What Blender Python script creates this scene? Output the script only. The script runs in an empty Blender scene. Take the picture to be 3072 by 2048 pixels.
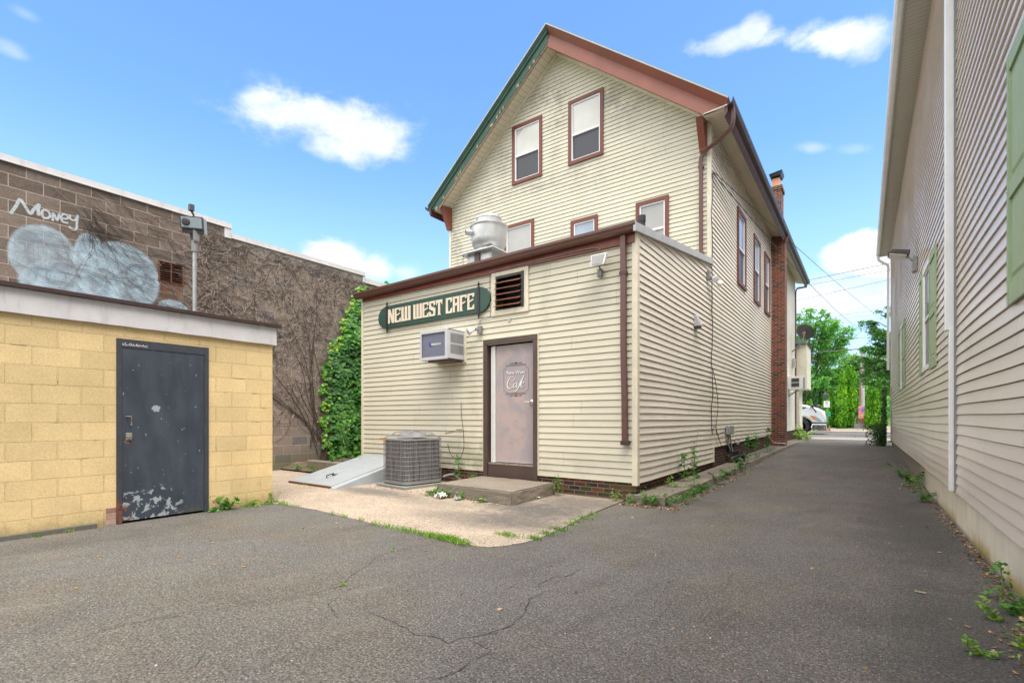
import bpy, bmesh, math, random
import numpy as np
from mathutils import Vector, noise as mnoise
random.seed(7); rng = np.random.default_rng(11)
C = bpy.context.scene.collection
sc = bpy.context.scene
R = math.radians
# ------------------------------------------------------------------ camera
cd = bpy.data.cameras.new('camera'); cam = bpy.data.objects.new('camera', cd); C.objects.link(cam)
cam.location = (0, 0, 1.22); cam.rotation_euler = (R(90), 0, math.atan(1056/1462.7))
cd.sensor_width = 36; cd.lens = 1462.7/3072*36; cd.shift_y = 231/3072
cd.clip_start = .05; cd.clip_end = 3000
sc.camera = cam
# ------------------------------------------------------------------ view / exposure
sc.view_settings.view_transform = 'Standard'; sc.view_settings.look = 'None'
sc.view_settings.exposure = 1.58; sc.view_settings.gamma = 1
# ------------------------------------------------------------------ world
SUN_EL, SUN_AZ = R(66), R(120)      # azimuth measured clockwise from +Y
w = bpy.data.worlds.new('World'); sc.world = w; w.use_nodes = True
# ------------------------------------------------------------------ node helper
class G:
    def __init__(s, nt): s.nt = nt
    def n(s, t, props=None, **ins):
        nd = s.nt.nodes.new(t)
        for k, v in (props or {}).items(): setattr(nd, k, v)
        for k, v in ins.items():
            k = k.replace('_', ' ')
            s.set(nd, k, v)
        return nd
    def set(s, nd, k, v):
        sock = nd.inputs[int(k[1:])] if (k[0] == 'i' and k[1:].isdigit()) else nd.inputs[k]
        if isinstance(v, bpy.types.NodeSocket): s.nt.links.new(v, sock)
        else: sock.default_value = v
    def m(s, op, a, b=0.0, c=None, clamp=False):
        nd = s.nt.nodes.new('ShaderNodeMath'); nd.operation = op; nd.use_clamp = clamp
        s.set(nd, 'i0', a); s.set(nd, 'i1', b)
        if c is not None: s.set(nd, 'i2', c)
        return nd.outputs[0]
    def pos(s): return s.n('ShaderNodeNewGeometry').outputs['Position']
    def sep(s, v):
        nd = s.n('ShaderNodeSeparateXYZ', i0=v); return nd.outputs[0], nd.outputs[1], nd.outputs[2]
    def comb(s, x=0., y=0., z=0.):
        return s.n('ShaderNodeCombineXYZ', i0=x, i1=y, i2=z).outputs[0]
    def scl(s, v, k):
        nd = s.nt.nodes.new('ShaderNodeVectorMath'); nd.operation = 'MULTIPLY'
        s.set(nd, 'i0', v); s.set(nd, 'i1', k if isinstance(k, (tuple, list)) else (k, k, k)); return nd.outputs[0]
    def noise(s, v, scale=1., detail=4., rough=.55, dist=0.):
        return s.n('ShaderNodeTexNoise', Vector=v, Scale=scale, Detail=detail, Roughness=rough, Distortion=dist).outputs['Fac']
    def vor(s, v, scale=1., feat='F1', out='Distance'):
        return s.n('ShaderNodeTexVoronoi', {'feature': feat}, Vector=v, Scale=scale).outputs[out]
    def ramp(s, f, stops, interp='LINEAR'):
        nd = s.nt.nodes.new('ShaderNodeValToRGB'); s.set(nd, 'i0', f)
        cr = nd.color_ramp; cr.interpolation = interp
        while len(cr.elements) < len(stops): cr.elements.new(.5)
        for e, (p, c) in zip(cr.elements, stops):
            e.position = p; e.color = (c, c, c, 1) if isinstance(c, (int, float)) else (*c[:3], 1)
        return nd.outputs[0]
    def sstep(s, x, a, b):
        nd = s.nt.nodes.new('ShaderNodeMapRange'); nd.interpolation_type = 'SMOOTHSTEP'
        s.set(nd, 'i0', x); s.set(nd, 'i1', a); s.set(nd, 'i2', b); s.set(nd, 'i3', 0.); s.set(nd, 'i4', 1.)
        return nd.outputs[0]
    def mix(s, f, a, b, mode='MIX'):
        nd = s.nt.nodes.new('ShaderNodeMix'); nd.data_type = 'RGBA'; nd.blend_type = mode
        s.set(nd, 'i0', f)
        for i, v in ((6, a), (7, b)):
            if not isinstance(v, bpy.types.NodeSocket):
                v = (v, v, v, 1) if isinstance(v, (int, float)) else (*v[:3], 1)
            s.set(nd, 'i%d' % i, v)
        return nd.outputs[2]
    def bump(s, h, dist=.01, strength=1.):
        return s.n('ShaderNodeBump', Height=h, Distance=dist, Strength=strength).outputs[0]
    def ellipse(s, a, b, ca, cb, ra, rb):
        x = s.m('DIVIDE', s.m('SUBTRACT', a, ca), ra); y = s.m('DIVIDE', s.m('SUBTRACT', b, cb), rb)
        return s.m('SQRT', s.m('ADD', s.m('MULTIPLY', x, x), s.m('MULTIPLY', y, y)))
# sky: nishita + clouds placed by azimuth and elevation
g = G(w.node_tree); w.node_tree.nodes.clear()
sky = g.n('ShaderNodeTexSky', {'sky_type': 'NISHITA', 'sun_disc': False, 'sun_elevation': SUN_EL, 'sun_rotation': SUN_AZ,
                               'altitude': 200, 'air_density': 1.0, 'dust_density': .6, 'ozone_density': 2.2}).outputs[0]
dvec = g.n('ShaderNodeTexCoord').outputs['Generated']
dx, dy, dz = g.sep(dvec)
az = g.m('ARCTAN2', dx, dy); el = g.m('ARCSINE', dz)
warp = g.m('SUBTRACT', g.noise(g.scl(dvec, (1, 1, 1.6)), 9, 8, .62, .3), .5)
warp2 = g.m('SUBTRACT', g.noise(g.scl(dvec, (1, 1, 1.8)), 26, 6, .6), .5)
cl = 0.0
#        az      el     raz   rel   noise  soft  opacity tilt
for (ca, ce, ra, re, k, soft, op, tl) in [
    (-1.00, .522, .135, .038, 1.5, .7, .9, .06), (-.915, .505, .105, .042, 1.4, .7, .92, .06), (-1.085, .520, .06, .024, 1.6, .8, .7, .0), (-.99, .485, .06, .026, 1.8, .9, .6, .0), (-1.0, .515, .15, .045, 2.2, 1., .45, .05),
    (-.2, .612, .085, .016, 1.9, .8, .72, -.1), (-.165, .615, .03, .02, 1.6, .7, .8, .0),
    (-.035, .572, .07, .024, 1.9, .8, .85, -.25), (.0, .562, .04, .024, 1.6, .8, .7, .0),
    (-.965, .297, .072, .038, 1.3, .55, 1., .0), (-.905, .288, .055, .034, 1.5, .8, .8, .0), (-1.02, .28, .07, .022, 1.5, .7, .8, .0), (-.84, .283, .035, .024, 1.6, .9, .45, 0.),
    (-.072, .441, .03, .010, 1.6, .9, .38, -.2), (-.015, .425, .03, .008, 1.6, .9, .2, -.2),
    (.0, .272, .062, .036, 1.0, .35, 1., .05), (.06, .262, .09, .045, 1.0, .35, 1., .05), (-.03, .2, .16, .05, 1.2, .9, .75, 0.),
    (-1.425, .485, .028, .012, 1.3, 1., .35, 0.), (-1.41, .53, .02, .008, 1.3, 1., .2, 0.),
    # clouds outside the picture, so the sky lights the place the way a partly cloudy sky does
    (1.2, .6, .5, .25, 2.2, .8, .9, 0.), (2.3, .5, .6, .2, 2.4, .8, .9, 0.), (-2.2, .55, .5, .2, 2.4, .8, .9, 0.), (-2.9, .9, .5, .25, 2.4, .8, .9, 0.), (.8, 1.0, .4, .2, 2.4, .8, .8, 0.)]:
    e2 = g.m('ADD', el, g.m('MULTIPLY', g.m('SUBTRACT', az, ca), -tl))
    d = g.ellipse(az, e2, ca, ce, ra, re)
    d = g.m('ADD', d, g.m('MULTIPLY', warp, k)); d = g.m('ADD', d, g.m('MULTIPLY', warp2, k*.55))
    f = g.m('MULTIPLY', g.sstep(d, 1.05+soft*.15, 1.05-soft), op)
    cl = g.m('MAXIMUM', cl, f)
haze = g.sstep(el, .50, .0)
skyc = g.mix(1., sky, (.79, 1.03, 1.18), 'MULTIPLY')
skyc = g.mix(g.m('MULTIPLY', haze, .62), skyc, (2.9, 3.7, 4.15))
shade = g.noise(g.scl(dvec, (1, 1, 2)), 14, 5, .6)
ccol = g.mix(g.sstep(shade, .40, .62), (3.5, 3.7, 4.05), (4.6, 4.6, 4.65))
skyc = g.mix(cl, skyc, ccol)
# unseen bright cloud deck overhead, added to light the ground and walls
skyc = g.mix(g.m('MULTIPLY', g.sstep(g.m('ADD', el, g.m('MULTIPLY', warp, .5)), .84, 1.12), .92), skyc, (8.6, 8.0, 7.2))
# unseen broken cloud at the sides and back, added to brighten the walls
away = g.m('ADD', g.sstep(az, .30, .75), g.sstep(az, -1.60, -1.95))
brk = g.sstep(g.m('ADD', g.noise(g.scl(dvec, (1, 1, 1.7)), 2.6, 6, .6), g.m('MULTIPLY', warp, .3)), .36, .52)
skyc = g.mix(g.m('MULTIPLY', g.m('MULTIPLY', away, brk), g.m('MULTIPLY', g.sstep(el, .03, .25), .9)), skyc, g.mix(g.sstep(az, -1.5, -1.7), (6.6, 6.2, 5.7), (11.5, 10.8, 9.9)))
bg = g.n('ShaderNodeBackground', Color=skyc, Strength=.1)
g.n('ShaderNodeOutputWorld', Surface=bg.outputs[0])
# one sun behind thin cloud
sd = bpy.data.lights.new('sun', 'SUN'); sd.energy = 2.0; sd.angle = R(50); sd.color = (1, .95, .87)
sun = bpy.data.objects.new('sun', sd); C.objects.link(sun); sun.location = (0, 0, 40)
sv = Vector((math.sin(SUN_AZ)*math.cos(SUN_EL), math.cos(SUN_AZ)*math.cos(SUN_EL), math.sin(SUN_EL)))
sun.rotation_euler = sv.to_track_quat('Z', 'Y').to_euler()

# ------------------------------------------------------------------ materials
def mat(name, fn):
    m = bpy.data.materials.new(name); m.use_nodes = True; nt = m.node_tree; nt.nodes.clear(); g = G(nt)
    out = nt.nodes.new('ShaderNodeOutputMaterial'); b = nt.nodes.new('ShaderNodeBsdfPrincipled')
    r = fn(g, b)
    nt.links.new((r or b.outputs[0]), out.inputs[0]); return m
def paint(name, col, rough=.5, var=.12, scale=6., metal=0., dirt=.0, dirtcol=(.08, .07, .06), fine=.0, spec=.5):
    def fn(g, b):
        p = g.pos(); n1 = g.noise(p, scale, 5, .6); n2 = g.noise(g.scl(p, (1, 1, .25)), scale*3, 4, .6)
        c = g.mix(1., col, g.ramp(n1, [(.3, 1-var), (.7, 1+var*.6)]), 'MULTIPLY')
        if dirt: c = g.mix(g.m('MULTIPLY', g.sstep(n2, .52, .72), dirt), c, dirtcol)
        g.set(b, 'Base Color', c); g.set(b, 'Roughness', g.ramp(n2, [(.3, max(rough-.08, .03)), (.7, min(rough+.1, 1))])); g.set(b, 'Metallic', metal)
        g.set(b, 'Specular IOR Level', spec)
        if fine: g.set(b, 'Normal', g.bump(g.noise(p, 220, 3), fine))
    return mat(name, fn)
M = {}
def siding_mat(name, col, ax, h, z0, seam=3.6, stains=(), mould=None, var=.07, rough=.5, dirtshade_lip=.45, spec=.35):
    """ax: 0 wall runs along x, 1 along y"""
    def fn(g, b):
        p = g.pos(); x, y, z = g.sep(p); u = x if ax == 0 else y
        row = g.m('FLOOR', g.m('DIVIDE', g.m('SUBTRACT', z, z0), h)); fr = g.m('FRACT', g.m('DIVIDE', g.m('SUBTRACT', z, z0), h))
        rnd = g.n('ShaderNodeTexWhiteNoise', {'noise_dimensions': '1D'}, W=g.m('FLOOR', g.m('DIVIDE', row, 2.))).outputs[0]
        uu = g.m('ADD', g.m('DIVIDE', u, seam), g.m('MULTIPLY', rnd, 7.3)); sf = g.m('FRACT', uu)
        seamm = g.m('LESS_THAN', sf, .006/seam)
        prn = g.n('ShaderNodeTexWhiteNoise', {'noise_dimensions': '2D'}, Vector=g.comb(g.m('FLOOR', uu), g.m('FLOOR', g.m('DIVIDE', row, 2.)))).outputs[0]
        n1 = g.noise(p, .7, 5, .6); n2 = g.noise(g.scl(p, (3, 3, 40) if ax else (3, 3, 40)), 1.2, 4, .6)
        c = g.mix(1., col, g.ramp(n1, [(.3, 1-var), (.7, 1+var*.4)]), 'MULTIPLY')
        c = g.mix(1., c, g.ramp(prn, [(0., 1-var*.55), (1., 1+var*.3)]), 'MULTIPLY')
        c = g.mix(g.m('MULTIPLY', g.sstep(n2, .5, .75), .10), c, (.30, .25, .19))
        # grime in the laps, plus the lap shadow line painted into the colour
        lip = g.m('MULTIPLY', g.sstep(fr, .90, .985), g.m('MULTIPLY', g.ramp(g.noise(p, 1.7, 4), [(.35, .45), (.7, 1.)]), dirtshade_lip))
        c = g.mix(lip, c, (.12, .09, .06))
        sc_ = g.m('ADD', g.m('MULTIPLY', g.noise(g.scl(p, (1, 1, 1.1)), 7., 6, .72), .6), g.m('MULTIPLY', g.noise(g.scl(p, (1, 1, .8)), 1.9, 4, .6), .4))
        for (cu, cz, ru, rz, st, scol) in stains:
            d = g.ellipse(u, z, cu, cz, ru, rz)
            f = g.m('MULTIPLY', g.sstep(g.m('ADD', d, g.m('MULTIPLY', g.m('SUBTRACT', sc_, .5), -1.6)), 1.15, .0), g.sstep(sc_, .36, .56)); f = g.m('MULTIPLY', f, g.ramp(fr, [(0, .95), (.5, .6), (1, .85)]))
            c = g.mix(g.m('MULTIPLY', f, st*.6), c, scol)
        c = g.mix(g.m('MULTIPLY', seamm, .6), c, (.15, .12, .09))
        g.set(b, 'Base Color', c); g.set(b, 'Roughness', rough); g.set(b, 'Specular IOR Level', spec)
        wood = g.noise(g.scl(p, (4, 4, 160)), 1.5, 4, .6)
        g.set(b, 'Normal', g.bump(wood, .0012, .5))
    return mat(name, fn)
CR = (.625, .585, .465); GRY = (.13, .13, .115); MLD = (.16, .16, .07)
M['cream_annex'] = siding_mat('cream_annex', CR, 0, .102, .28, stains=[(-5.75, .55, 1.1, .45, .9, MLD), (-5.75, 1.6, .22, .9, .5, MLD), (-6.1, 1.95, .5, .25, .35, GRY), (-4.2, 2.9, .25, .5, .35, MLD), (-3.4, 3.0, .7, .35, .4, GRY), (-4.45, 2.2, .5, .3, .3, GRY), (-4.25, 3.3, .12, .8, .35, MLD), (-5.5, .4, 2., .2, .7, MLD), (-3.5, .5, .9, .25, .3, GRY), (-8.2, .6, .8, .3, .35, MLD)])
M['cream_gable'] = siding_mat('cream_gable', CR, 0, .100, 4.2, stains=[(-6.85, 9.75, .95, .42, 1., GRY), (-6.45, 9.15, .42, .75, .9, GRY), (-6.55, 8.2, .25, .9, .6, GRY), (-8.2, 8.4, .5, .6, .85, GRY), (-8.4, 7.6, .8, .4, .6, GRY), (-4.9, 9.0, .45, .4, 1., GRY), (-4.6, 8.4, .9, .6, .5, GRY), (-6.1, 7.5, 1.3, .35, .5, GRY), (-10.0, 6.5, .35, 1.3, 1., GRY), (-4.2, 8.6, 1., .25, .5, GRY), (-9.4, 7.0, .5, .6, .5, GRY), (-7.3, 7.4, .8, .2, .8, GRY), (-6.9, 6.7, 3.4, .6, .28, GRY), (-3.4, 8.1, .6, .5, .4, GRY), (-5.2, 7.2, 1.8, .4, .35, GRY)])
M['cream_side_lifted'] = siding_mat('cream_side_lifted', (.74, .685, .59), 1, .102, .28, seam=3.1, stains=[(16, 7.4, 9, .35, .4, GRY), (12, 7.2, 1.6, .5, .6, GRY), (9, .45, 3, .2, .3, GRY), (14, .8, 4, .2, .3, GRY)], var=.07, dirtshade_lip=.25)  # same siding as the front, colour lightened to lift the shaded side
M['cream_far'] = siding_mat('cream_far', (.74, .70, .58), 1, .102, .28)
M['tan_siding'] = siding_mat('tan_siding', (.71, .635, .575), 1, .1075, .40, seam=3.66, stains=[], var=.05, rough=.27, dirtshade_lip=.0, spec=.9)
M['cream_trim'] = paint('cream_trim', (.70, .64, .50), .5, .08, dirt=.25, dirtcol=(.25, .22, .16))
M['brown_gutter'] = paint('brown_gutter', (.115, .052, .040), .38, .15, 4, dirt=.2)
M['redbrown'] = paint('redbrown', (.20, .045, .028), .45, .12, 3, dirt=.12, dirtcol=(.10, .04, .03))
M['copper_rake'] = paint('copper_rake', (.20, .055, .031), .4, .16, 1.6, dirt=.1, dirtcol=(.15, .05, .04))
M['window_trim'] = paint('window_trim', (.15, .036, .021), .45, .1, 5, dirt=.12)
M['maroon'] = paint('maroon', (.085, .03, .03), .5, .15, 3)
M['dark_brown'] = paint('dark_brown', (.085, .056, .047), .42, .15, 4, dirt=.15)
M['green_rake'] = paint('green_rake', (.012, .062, .036), .5, .25, 4, dirt=.35, dirtcol=(.02, .04, .03))
M['raw_wood'] = paint('raw_wood', (.32, .25, .18), .8, .25, 12)
M['white_vinyl'] = paint('white_vinyl', (.80, .81, .82), .4, .06, 4, dirt=.08, dirtcol=(.3, .28, .25))
M['white_drip'] = paint('white_drip', (.36, .37, .37), .5, .1, 4)
M['white_paint'] = paint('white_paint', (.57, .56, .565), .55, .12, 3, dirt=.3, dirtcol=(.30, .28, .27))
M['bulkhead_paint'] = paint('bulkhead_paint', (.30, .325, .35), .45, .08, 3, dirt=.15, dirtcol=(.34, .33, .31))
M['rust'] = paint('rust', (.16, .055, .025), .8, .4, 20, dirt=.4)
M['rust_blade'] = paint('rust_blade', (.22, .085, .055), .6, .35, 9, dirt=.4, dirtcol=(.06, .03, .02))
M['hoop'] = paint('hoop', (.27, .275, .29), .5, .2, 12, dirt=.3)
M['galv'] = paint('galv', (.40, .41, .41), .38, .15, 8, metal=.6, dirt=.2, dirtcol=(.2, .2, .19))
M['alu'] = paint('alu', (.52, .53, .52), .36, .16, 3.5, metal=.55, dirt=.3, dirtcol=(.27, .27, .25))
M['black_metal'] = paint('black_metal', (.02, .02, .024), .45, .2)
M['black'] = paint('black', (.008, .008, .008), .7, .1)
M['dark_grey'] = paint('dark_grey', (.06, .06, .065), .5, .2)
M['mid_grey'] = paint('mid_grey', (.22, .22, .22), .5, .15)
M['ac_case'] = paint('ac_case', (.50, .51, .545), .45, .06, dirt=.06)
M['light_grey'] = paint('light_grey', (.42, .42, .43), .5, .1, dirt=.1)
M['sign_green'] = paint('sign_green', (.022, .066, .049), .5, .14, 3, dirt=.15, dirtcol=(.02, .05, .04))
M['sign_cream'] = paint('sign_cream', (.72, .62, .49), .55, .08)
M['sign_edge'] = paint('sign_edge', (.33, .22, .12), .6, .1)
M['door_pink'] = None
M['strip_white'] = paint('strip_white', (.66, .66, .64), .4, .05)
M['steel'] = paint('steel', (.55, .55, .55), .28, .1, metal=.9)
M['lamp_glass'] = paint('lamp_glass', (.50, .47, .38), .15, .1)
M['shutter_green'] = paint('shutter_green', (.30, .40, .24), .5, .08, 5, fine=.0005)
M['soffit_grey'] = paint('soffit_grey', (.40, .38, .33), .6, .06)
M['roof_metal_brown'] = paint('roof_metal_brown', (.05, .028, .025), .4, .2)
M['shingle'] = paint('shingle', (.10, .10, .10), .9, .3, 30)
M['copper_flue'] = paint('copper_flue', (.62, .30, .17), .6, .1)
M['truck_white'] = paint('truck_white', (.62, .66, .68), .25, .04)
M['chrome'] = paint('chrome', (.62, .62, .62), .12, .05, metal=1.)
M['rubber'] = paint('rubber', (.02, .02, .02), .8, .2)
M['amber'] = paint('amber', (.75, .16, .02), .2, .05)
M['green_pole'] = paint('green_pole', (.02, .36, .14), .4, .12)
M['wood_pole'] = paint('wood_pole', (.40, .37, .35), .85, .2, 5)
M['terracotta'] = paint('terracotta', (.30, .12, .07), .7, .2)
M['bark'] = paint('bark', (.09, .07, .055), .9, .35, 12)
M['vine_stem'] = paint('vine_stem', (.062, .044, .036), .9, .45, 9)
M['vine_pale'] = paint('vine_pale', (.36, .30, .26), .9, .4, 9)
M['cable'] = paint('cable', (.03, .03, .03), .5, .1)
M['wire_grey'] = paint('wire_grey', (.25, .25, .25), .4, .2)
M['paper'] = paint('paper', (.75, .75, .74), .6, .08)
M['letter_white'] = paint('letter_white', (.75, .75, .76), .5, .04)
M['letter_dark'] = paint('letter_dark', (.03, .03, .04), .5, .04)
M['blue'] = paint('blue', (.02, .06, .35), .4, .05)
M['orange_wood'] = paint('orange_wood', (.42, .24, .07), .6, .3, 20)
M['crack'] = paint('crack', (.018, .017, .016), .95, .2)
M['stem_green'] = paint('stem_green', (.16, .24, .05), .7, .2)
M['brass'] = paint('brass', (.45, .40, .30), .35, .1, metal=.8)
def leafmat(name, lo, mid, hi, rough=.45, trans=.3):
    def fn(g, b):
        r = g.n('ShaderNodeNewGeometry').outputs['Random Per Island']; n1 = g.noise(g.pos(), 1.3, 3)
        f = g.m('ADD', g.m('MULTIPLY', r, .65), g.m('MULTIPLY', g.m('SUBTRACT', n1, .3), .9), clamp=True)
        c = g.ramp(f, [(.08, lo), (.5, mid), (.92, hi)])
        g.set(b, 'Base Color', c); g.set(b, 'Roughness', rough); g.set(b, 'Specular IOR Level', .3)
        t = g.n('ShaderNodeBsdfTranslucent', Color=g.mix(1., c, (1.2, 1.5, .6), 'MULTIPLY'))
        mx = g.n('ShaderNodeMixShader', i0=trans, i1=b.outputs[0], i2=t.outputs[0]); return mx.outputs[0]
    return mat(name, fn)
M['ivy'] = leafmat('ivy', (.012, .060, .012), (.032, .150, .018), (.10, .30, .03))
M['ivy_pale'] = leafmat('ivy_pale', (.12, .26, .02), (.22, .42, .04), (.34, .50, .06))
M['weed'] = leafmat('weed', (.03, .10, .02), (.065, .20, .03), (.14, .32, .06))
M['weed_pale'] = leafmat('weed_pale', (.16, .27, .07), (.25, .38, .10), (.35, .47, .15))
M['grass'] = leafmat('grass', (.06, .16, .02), (.15, .30, .03), (.30, .42, .06))
M['locust'] = leafmat('locust', (.045, .15, .04), (.12, .33, .075), (.32, .56, .13), trans=.45)
M['arbor'] = leafmat('arbor', (.015, .085, .004), (.08, .29, .008), (.27, .54, .015), trans=.2)
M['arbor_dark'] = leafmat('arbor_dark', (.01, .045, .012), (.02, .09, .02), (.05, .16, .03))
M['darkleaf'] = leafmat('darkleaf', (.018, .07, .016), (.055, .18, .03), (.16, .34, .06))
M['paleleaf'] = leafmat('paleleaf', (.07, .19, .06), (.16, .35, .10), (.32, .52, .18))
M['goldleaf'] = leafmat('goldleaf', (.12, .30, .02), (.22, .45, .03), (.34, .55, .05))
M['litter'] = leafmat('litter', (.10, .05, .025), (.28, .16, .08), (.55, .38, .24), trans=.1)
M['darksprig'] = leafmat('darksprig', (.02, .05, .015), (.05, .11, .03), (.10, .17, .05))
# asphalt
def asphalt_fn(base, warm=1.):
    def fn(g, b):
        p = g.pos(); x, y, z = g.sep(p)
        big = g.noise(p, .35, 4, .6); mid = g.noise(p, 2.3, 5, .6); fine = g.noise(p, 95, 3, .7)
        cellr = g.vor(p, 85, out='Color'); cr_, cg_, cb_ = g.sep(cellr)
        dist = g.vor(p, 85)
        grain = g.noise(p, 68, 5, .75)
        c = g.mix(g.sstep(grain, .36, .64), tuple(v*.50 for v in base), tuple(v*1.52 for v in base)); g2 = g.noise(p, 17, 4, .7); c = g.mix(1., c, g.ramp(g2, [(.35, .88), (.65, 1.11)]), 'MULTIPLY')
        tint = g.noise(p, .55, 5, .62, .8); c = g.mix(g.m('MULTIPLY', g.sstep(tint, .42, .64), .55), c, g.mix(1., c, (1.16, 1.02, .84), 'MULTIPLY'))
        scf = g.noise(g.scl(g.n('ShaderNodeVectorRotate', {'rotation_type': 'Z_AXIS'}, Vector=p, Angle=.25).outputs[0], (3.2, .55, 1)), 1.1, 5, .65); c = g.mix(g.m('MULTIPLY', g.sstep(scf, .54, .72), .38), c, (.055, .053, .052)); c = g.mix(g.m('MULTIPLY', g.sstep(scf, .44, .28), .30), c, (.19, .18, .165))
        c = g.mix(1., c, g.ramp(big, [(.3, .84), (.7, 1.16)]), 'MULTIPLY'); c = g.mix(1., c, g.ramp(mid, [(.25, .88), (.75, 1.10)]), 'MULTIPLY')
        agg = g.m('GREATER_THAN', cr_, .78); near = g.sstep(dist, .46, .30)
        col = g.ramp(cg_, [(0., (.34, .31, .27)), (.35, (.22, .20, .18)), (.6, (.40, .37, .33)), (.8, (.26, .17, .12)), (1., (.50, .48, .45))], 'CONSTANT')
        c = g.mix(g.m('MULTIPLY', g.m('MULTIPLY', agg, near), .65), c, col)
        dk = g.m('MULTIPLY', g.m('LESS_THAN', cr_, .16), near); c = g.mix(g.m('MULTIPLY', dk, .7), c, (.018, .018, .02))
        # darker worn patches: oil-dark edge next to the tan house and by the corner
        for (cx_, cy_, rx_, ry_, st) in [(.40, 7.5, .6, 3.4, .45), (.45, 3.6, .6, 1.4, .45), (-2.0, 9.5, .5, 4.5, .15), (-6.3, 1.3, .5, 1.2, .25), (-1.9, 7.3, .5, .8, .25)]:
            d = g.m('ADD', g.ellipse(x, y, cx_, cy_, rx_, ry_), g.m('MULTIPLY', g.m('SUBTRACT', mid, .5), .9))
            c = g.mix(g.m('MULTIPLY', g.sstep(d, 1.1, .2), st), c, (.028, .028, .03))
        g.set(b, 'Base Color', c); g.set(b, 'Roughness', .88); g.set(b, 'Specular IOR Level', .3)
        h = g.m('ADD', g.m('MULTIPLY', g.m('SUBTRACT', 1., dist), .6), g.m('MULTIPLY', fine, .5))
        g.set(b, 'Normal', g.bump(h, .006, .8))
    return fn
M['asphalt'] = mat('asphalt', asphalt_fn((.109, .105, .099)))
M['road'] = mat('road', asphalt_fn((.14, .145, .15)))
def concrete(name, col, peb=0., stains=(), scale=1., cracks=0., rough=.85):
    def fn(g, b):
        p = g.pos(); x, y, z = g.sep(p)
        n1 = g.noise(p, 1.6*scale, 6, .65); n2 = g.noise(p, 26, 5, .7); n3 = g.noise(p, 7, 5, .65)
        c = g.mix(1., col, g.ramp(n1, [(.28, .78), (.72, 1.12)]), 'MULTIPLY'); c = g.mix(1., c, g.ramp(n2, [(.25, .80), (.75, 1.12)]), 'MULTIPLY')
        v = g.vor(p, 48); vc = g.vor(p, 48, out='Color'); a_, b_, c_ = g.sep(vc)
        if peb:
            for (cx_, cy_, rx_, ry_, st) in stains:
                d = g.m('ADD', g.ellipse(x, y, cx_, cy_, rx_, ry_), g.m('MULTIPLY', g.m('SUBTRACT', n3, .5), 1.1)); dd = g.sstep(d, 1.25, .25)
                c = g.mix(g.m('MULTIPLY', dd, st), c, (.085, .08, .075))
            pm = g.m('MULTIPLY', g.sstep(v, .52, .36), g.m('GREATER_THAN', a_, .50)); pm = g.m('MULTIPLY', pm, g.sstep(n3, .30, .55))
            pc = g.ramp(b_, [(0, (.08, .075, .075)), (.5, (.17, .14, .12)), (.8, (.30, .27, .24))], 'CONSTANT')
            c = g.mix(g.m('MULTIPLY', pm, peb), c, pc)
        g.set(b, 'Base Color', c); g.set(b, 'Roughness', rough)
        g.set(b, 'Normal', g.bump(g.m('ADD', n2, g.m('MULTIPLY', v, .5)), .004, .8))
    return mat(name, fn)
M['slab'] = concrete('slab', (.40, .325, .25), 1., [(-3.5, 5.45, 1.1, .6, .9), (-3.3, 4.75, .8, .5, .75), (-3.9, 4.5, 1.0, .45, .55), (-6.6, 5.2, 1.3, .35, .75), (-3.3, 6.2, .9, .6, .75), (-5.2, 5.0, .9, .3, .35)])
M['step'] = concrete('step', (.235, .20, .158), .6, [(-4.7, 5.5, .8, .15, .3)], 2)
M['walk'] = concrete('walk', (.22, .185, .15), .4, [(-2.45, 10.5, .2, 1.8, .6), (-2.5, 17, .3, 3, .7)], 1.2)
M['walk_far'] = concrete('walk_far', (.30, .265, .225))
M['footing'] = concrete('footing', (.13, .12, .095), .3)
M['pad'] = concrete('pad', (.24, .25, .23), .3)
M['foundation_block'] = concrete('foundation_block', (.30, .28, .24), .2)
def found_fn(g, b):
    p = g.pos(); x, y, z = g.sep(p)
    n1 = g.noise(p, 2.2, 6, .65); n2 = g.noise(p, 34, 4, .7); st = g.noise(g.comb(0., g.m('MULTIPLY', y, 9.), g.m('MULTIPLY', z, .7)), 1.3, 4, .6)
    c = g.mix(1., (.64, .595, .50), g.ramp(n1, [(.28, .85), (.72, 1.1)]), 'MULTIPLY'); c = g.mix(g.m('MULTIPLY', g.sstep(st, .55, .72), .25), c, (.28, .25, .20))
    zz = g.m('ADD', z, g.m('MULTIPLY', g.m('SUBTRACT', st, .5), -.22))
    band = g.m('MULTIPLY', g.sstep(zz, .17, .05), g.sstep(g.noise(g.comb(0., y, 0.), .8, 3), .38, .55)); band = g.m('MULTIPLY', band, g.sstep(y, 10.5, 6.5))
    c = g.mix(g.m('MULTIPLY', band, .85), c, (.34, .25, .025))
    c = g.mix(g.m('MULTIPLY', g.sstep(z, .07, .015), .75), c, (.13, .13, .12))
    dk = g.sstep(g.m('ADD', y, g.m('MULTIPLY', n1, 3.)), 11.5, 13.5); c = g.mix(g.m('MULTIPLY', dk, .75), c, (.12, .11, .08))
    fy = g.m('FRACT', g.m('DIVIDE', y, .62)); c = g.mix(g.m('MULTIPLY', g.m('LESS_THAN', fy, .012), .4), c, (.2, .18, .15))
    g.set(b, 'Base Color', c); g.set(b, 'Roughness', .85); g.set(b, 'Normal', g.bump(n2, .003, .6))
M['foundation_pour'] = mat('foundation_pour', found_fn)
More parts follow.
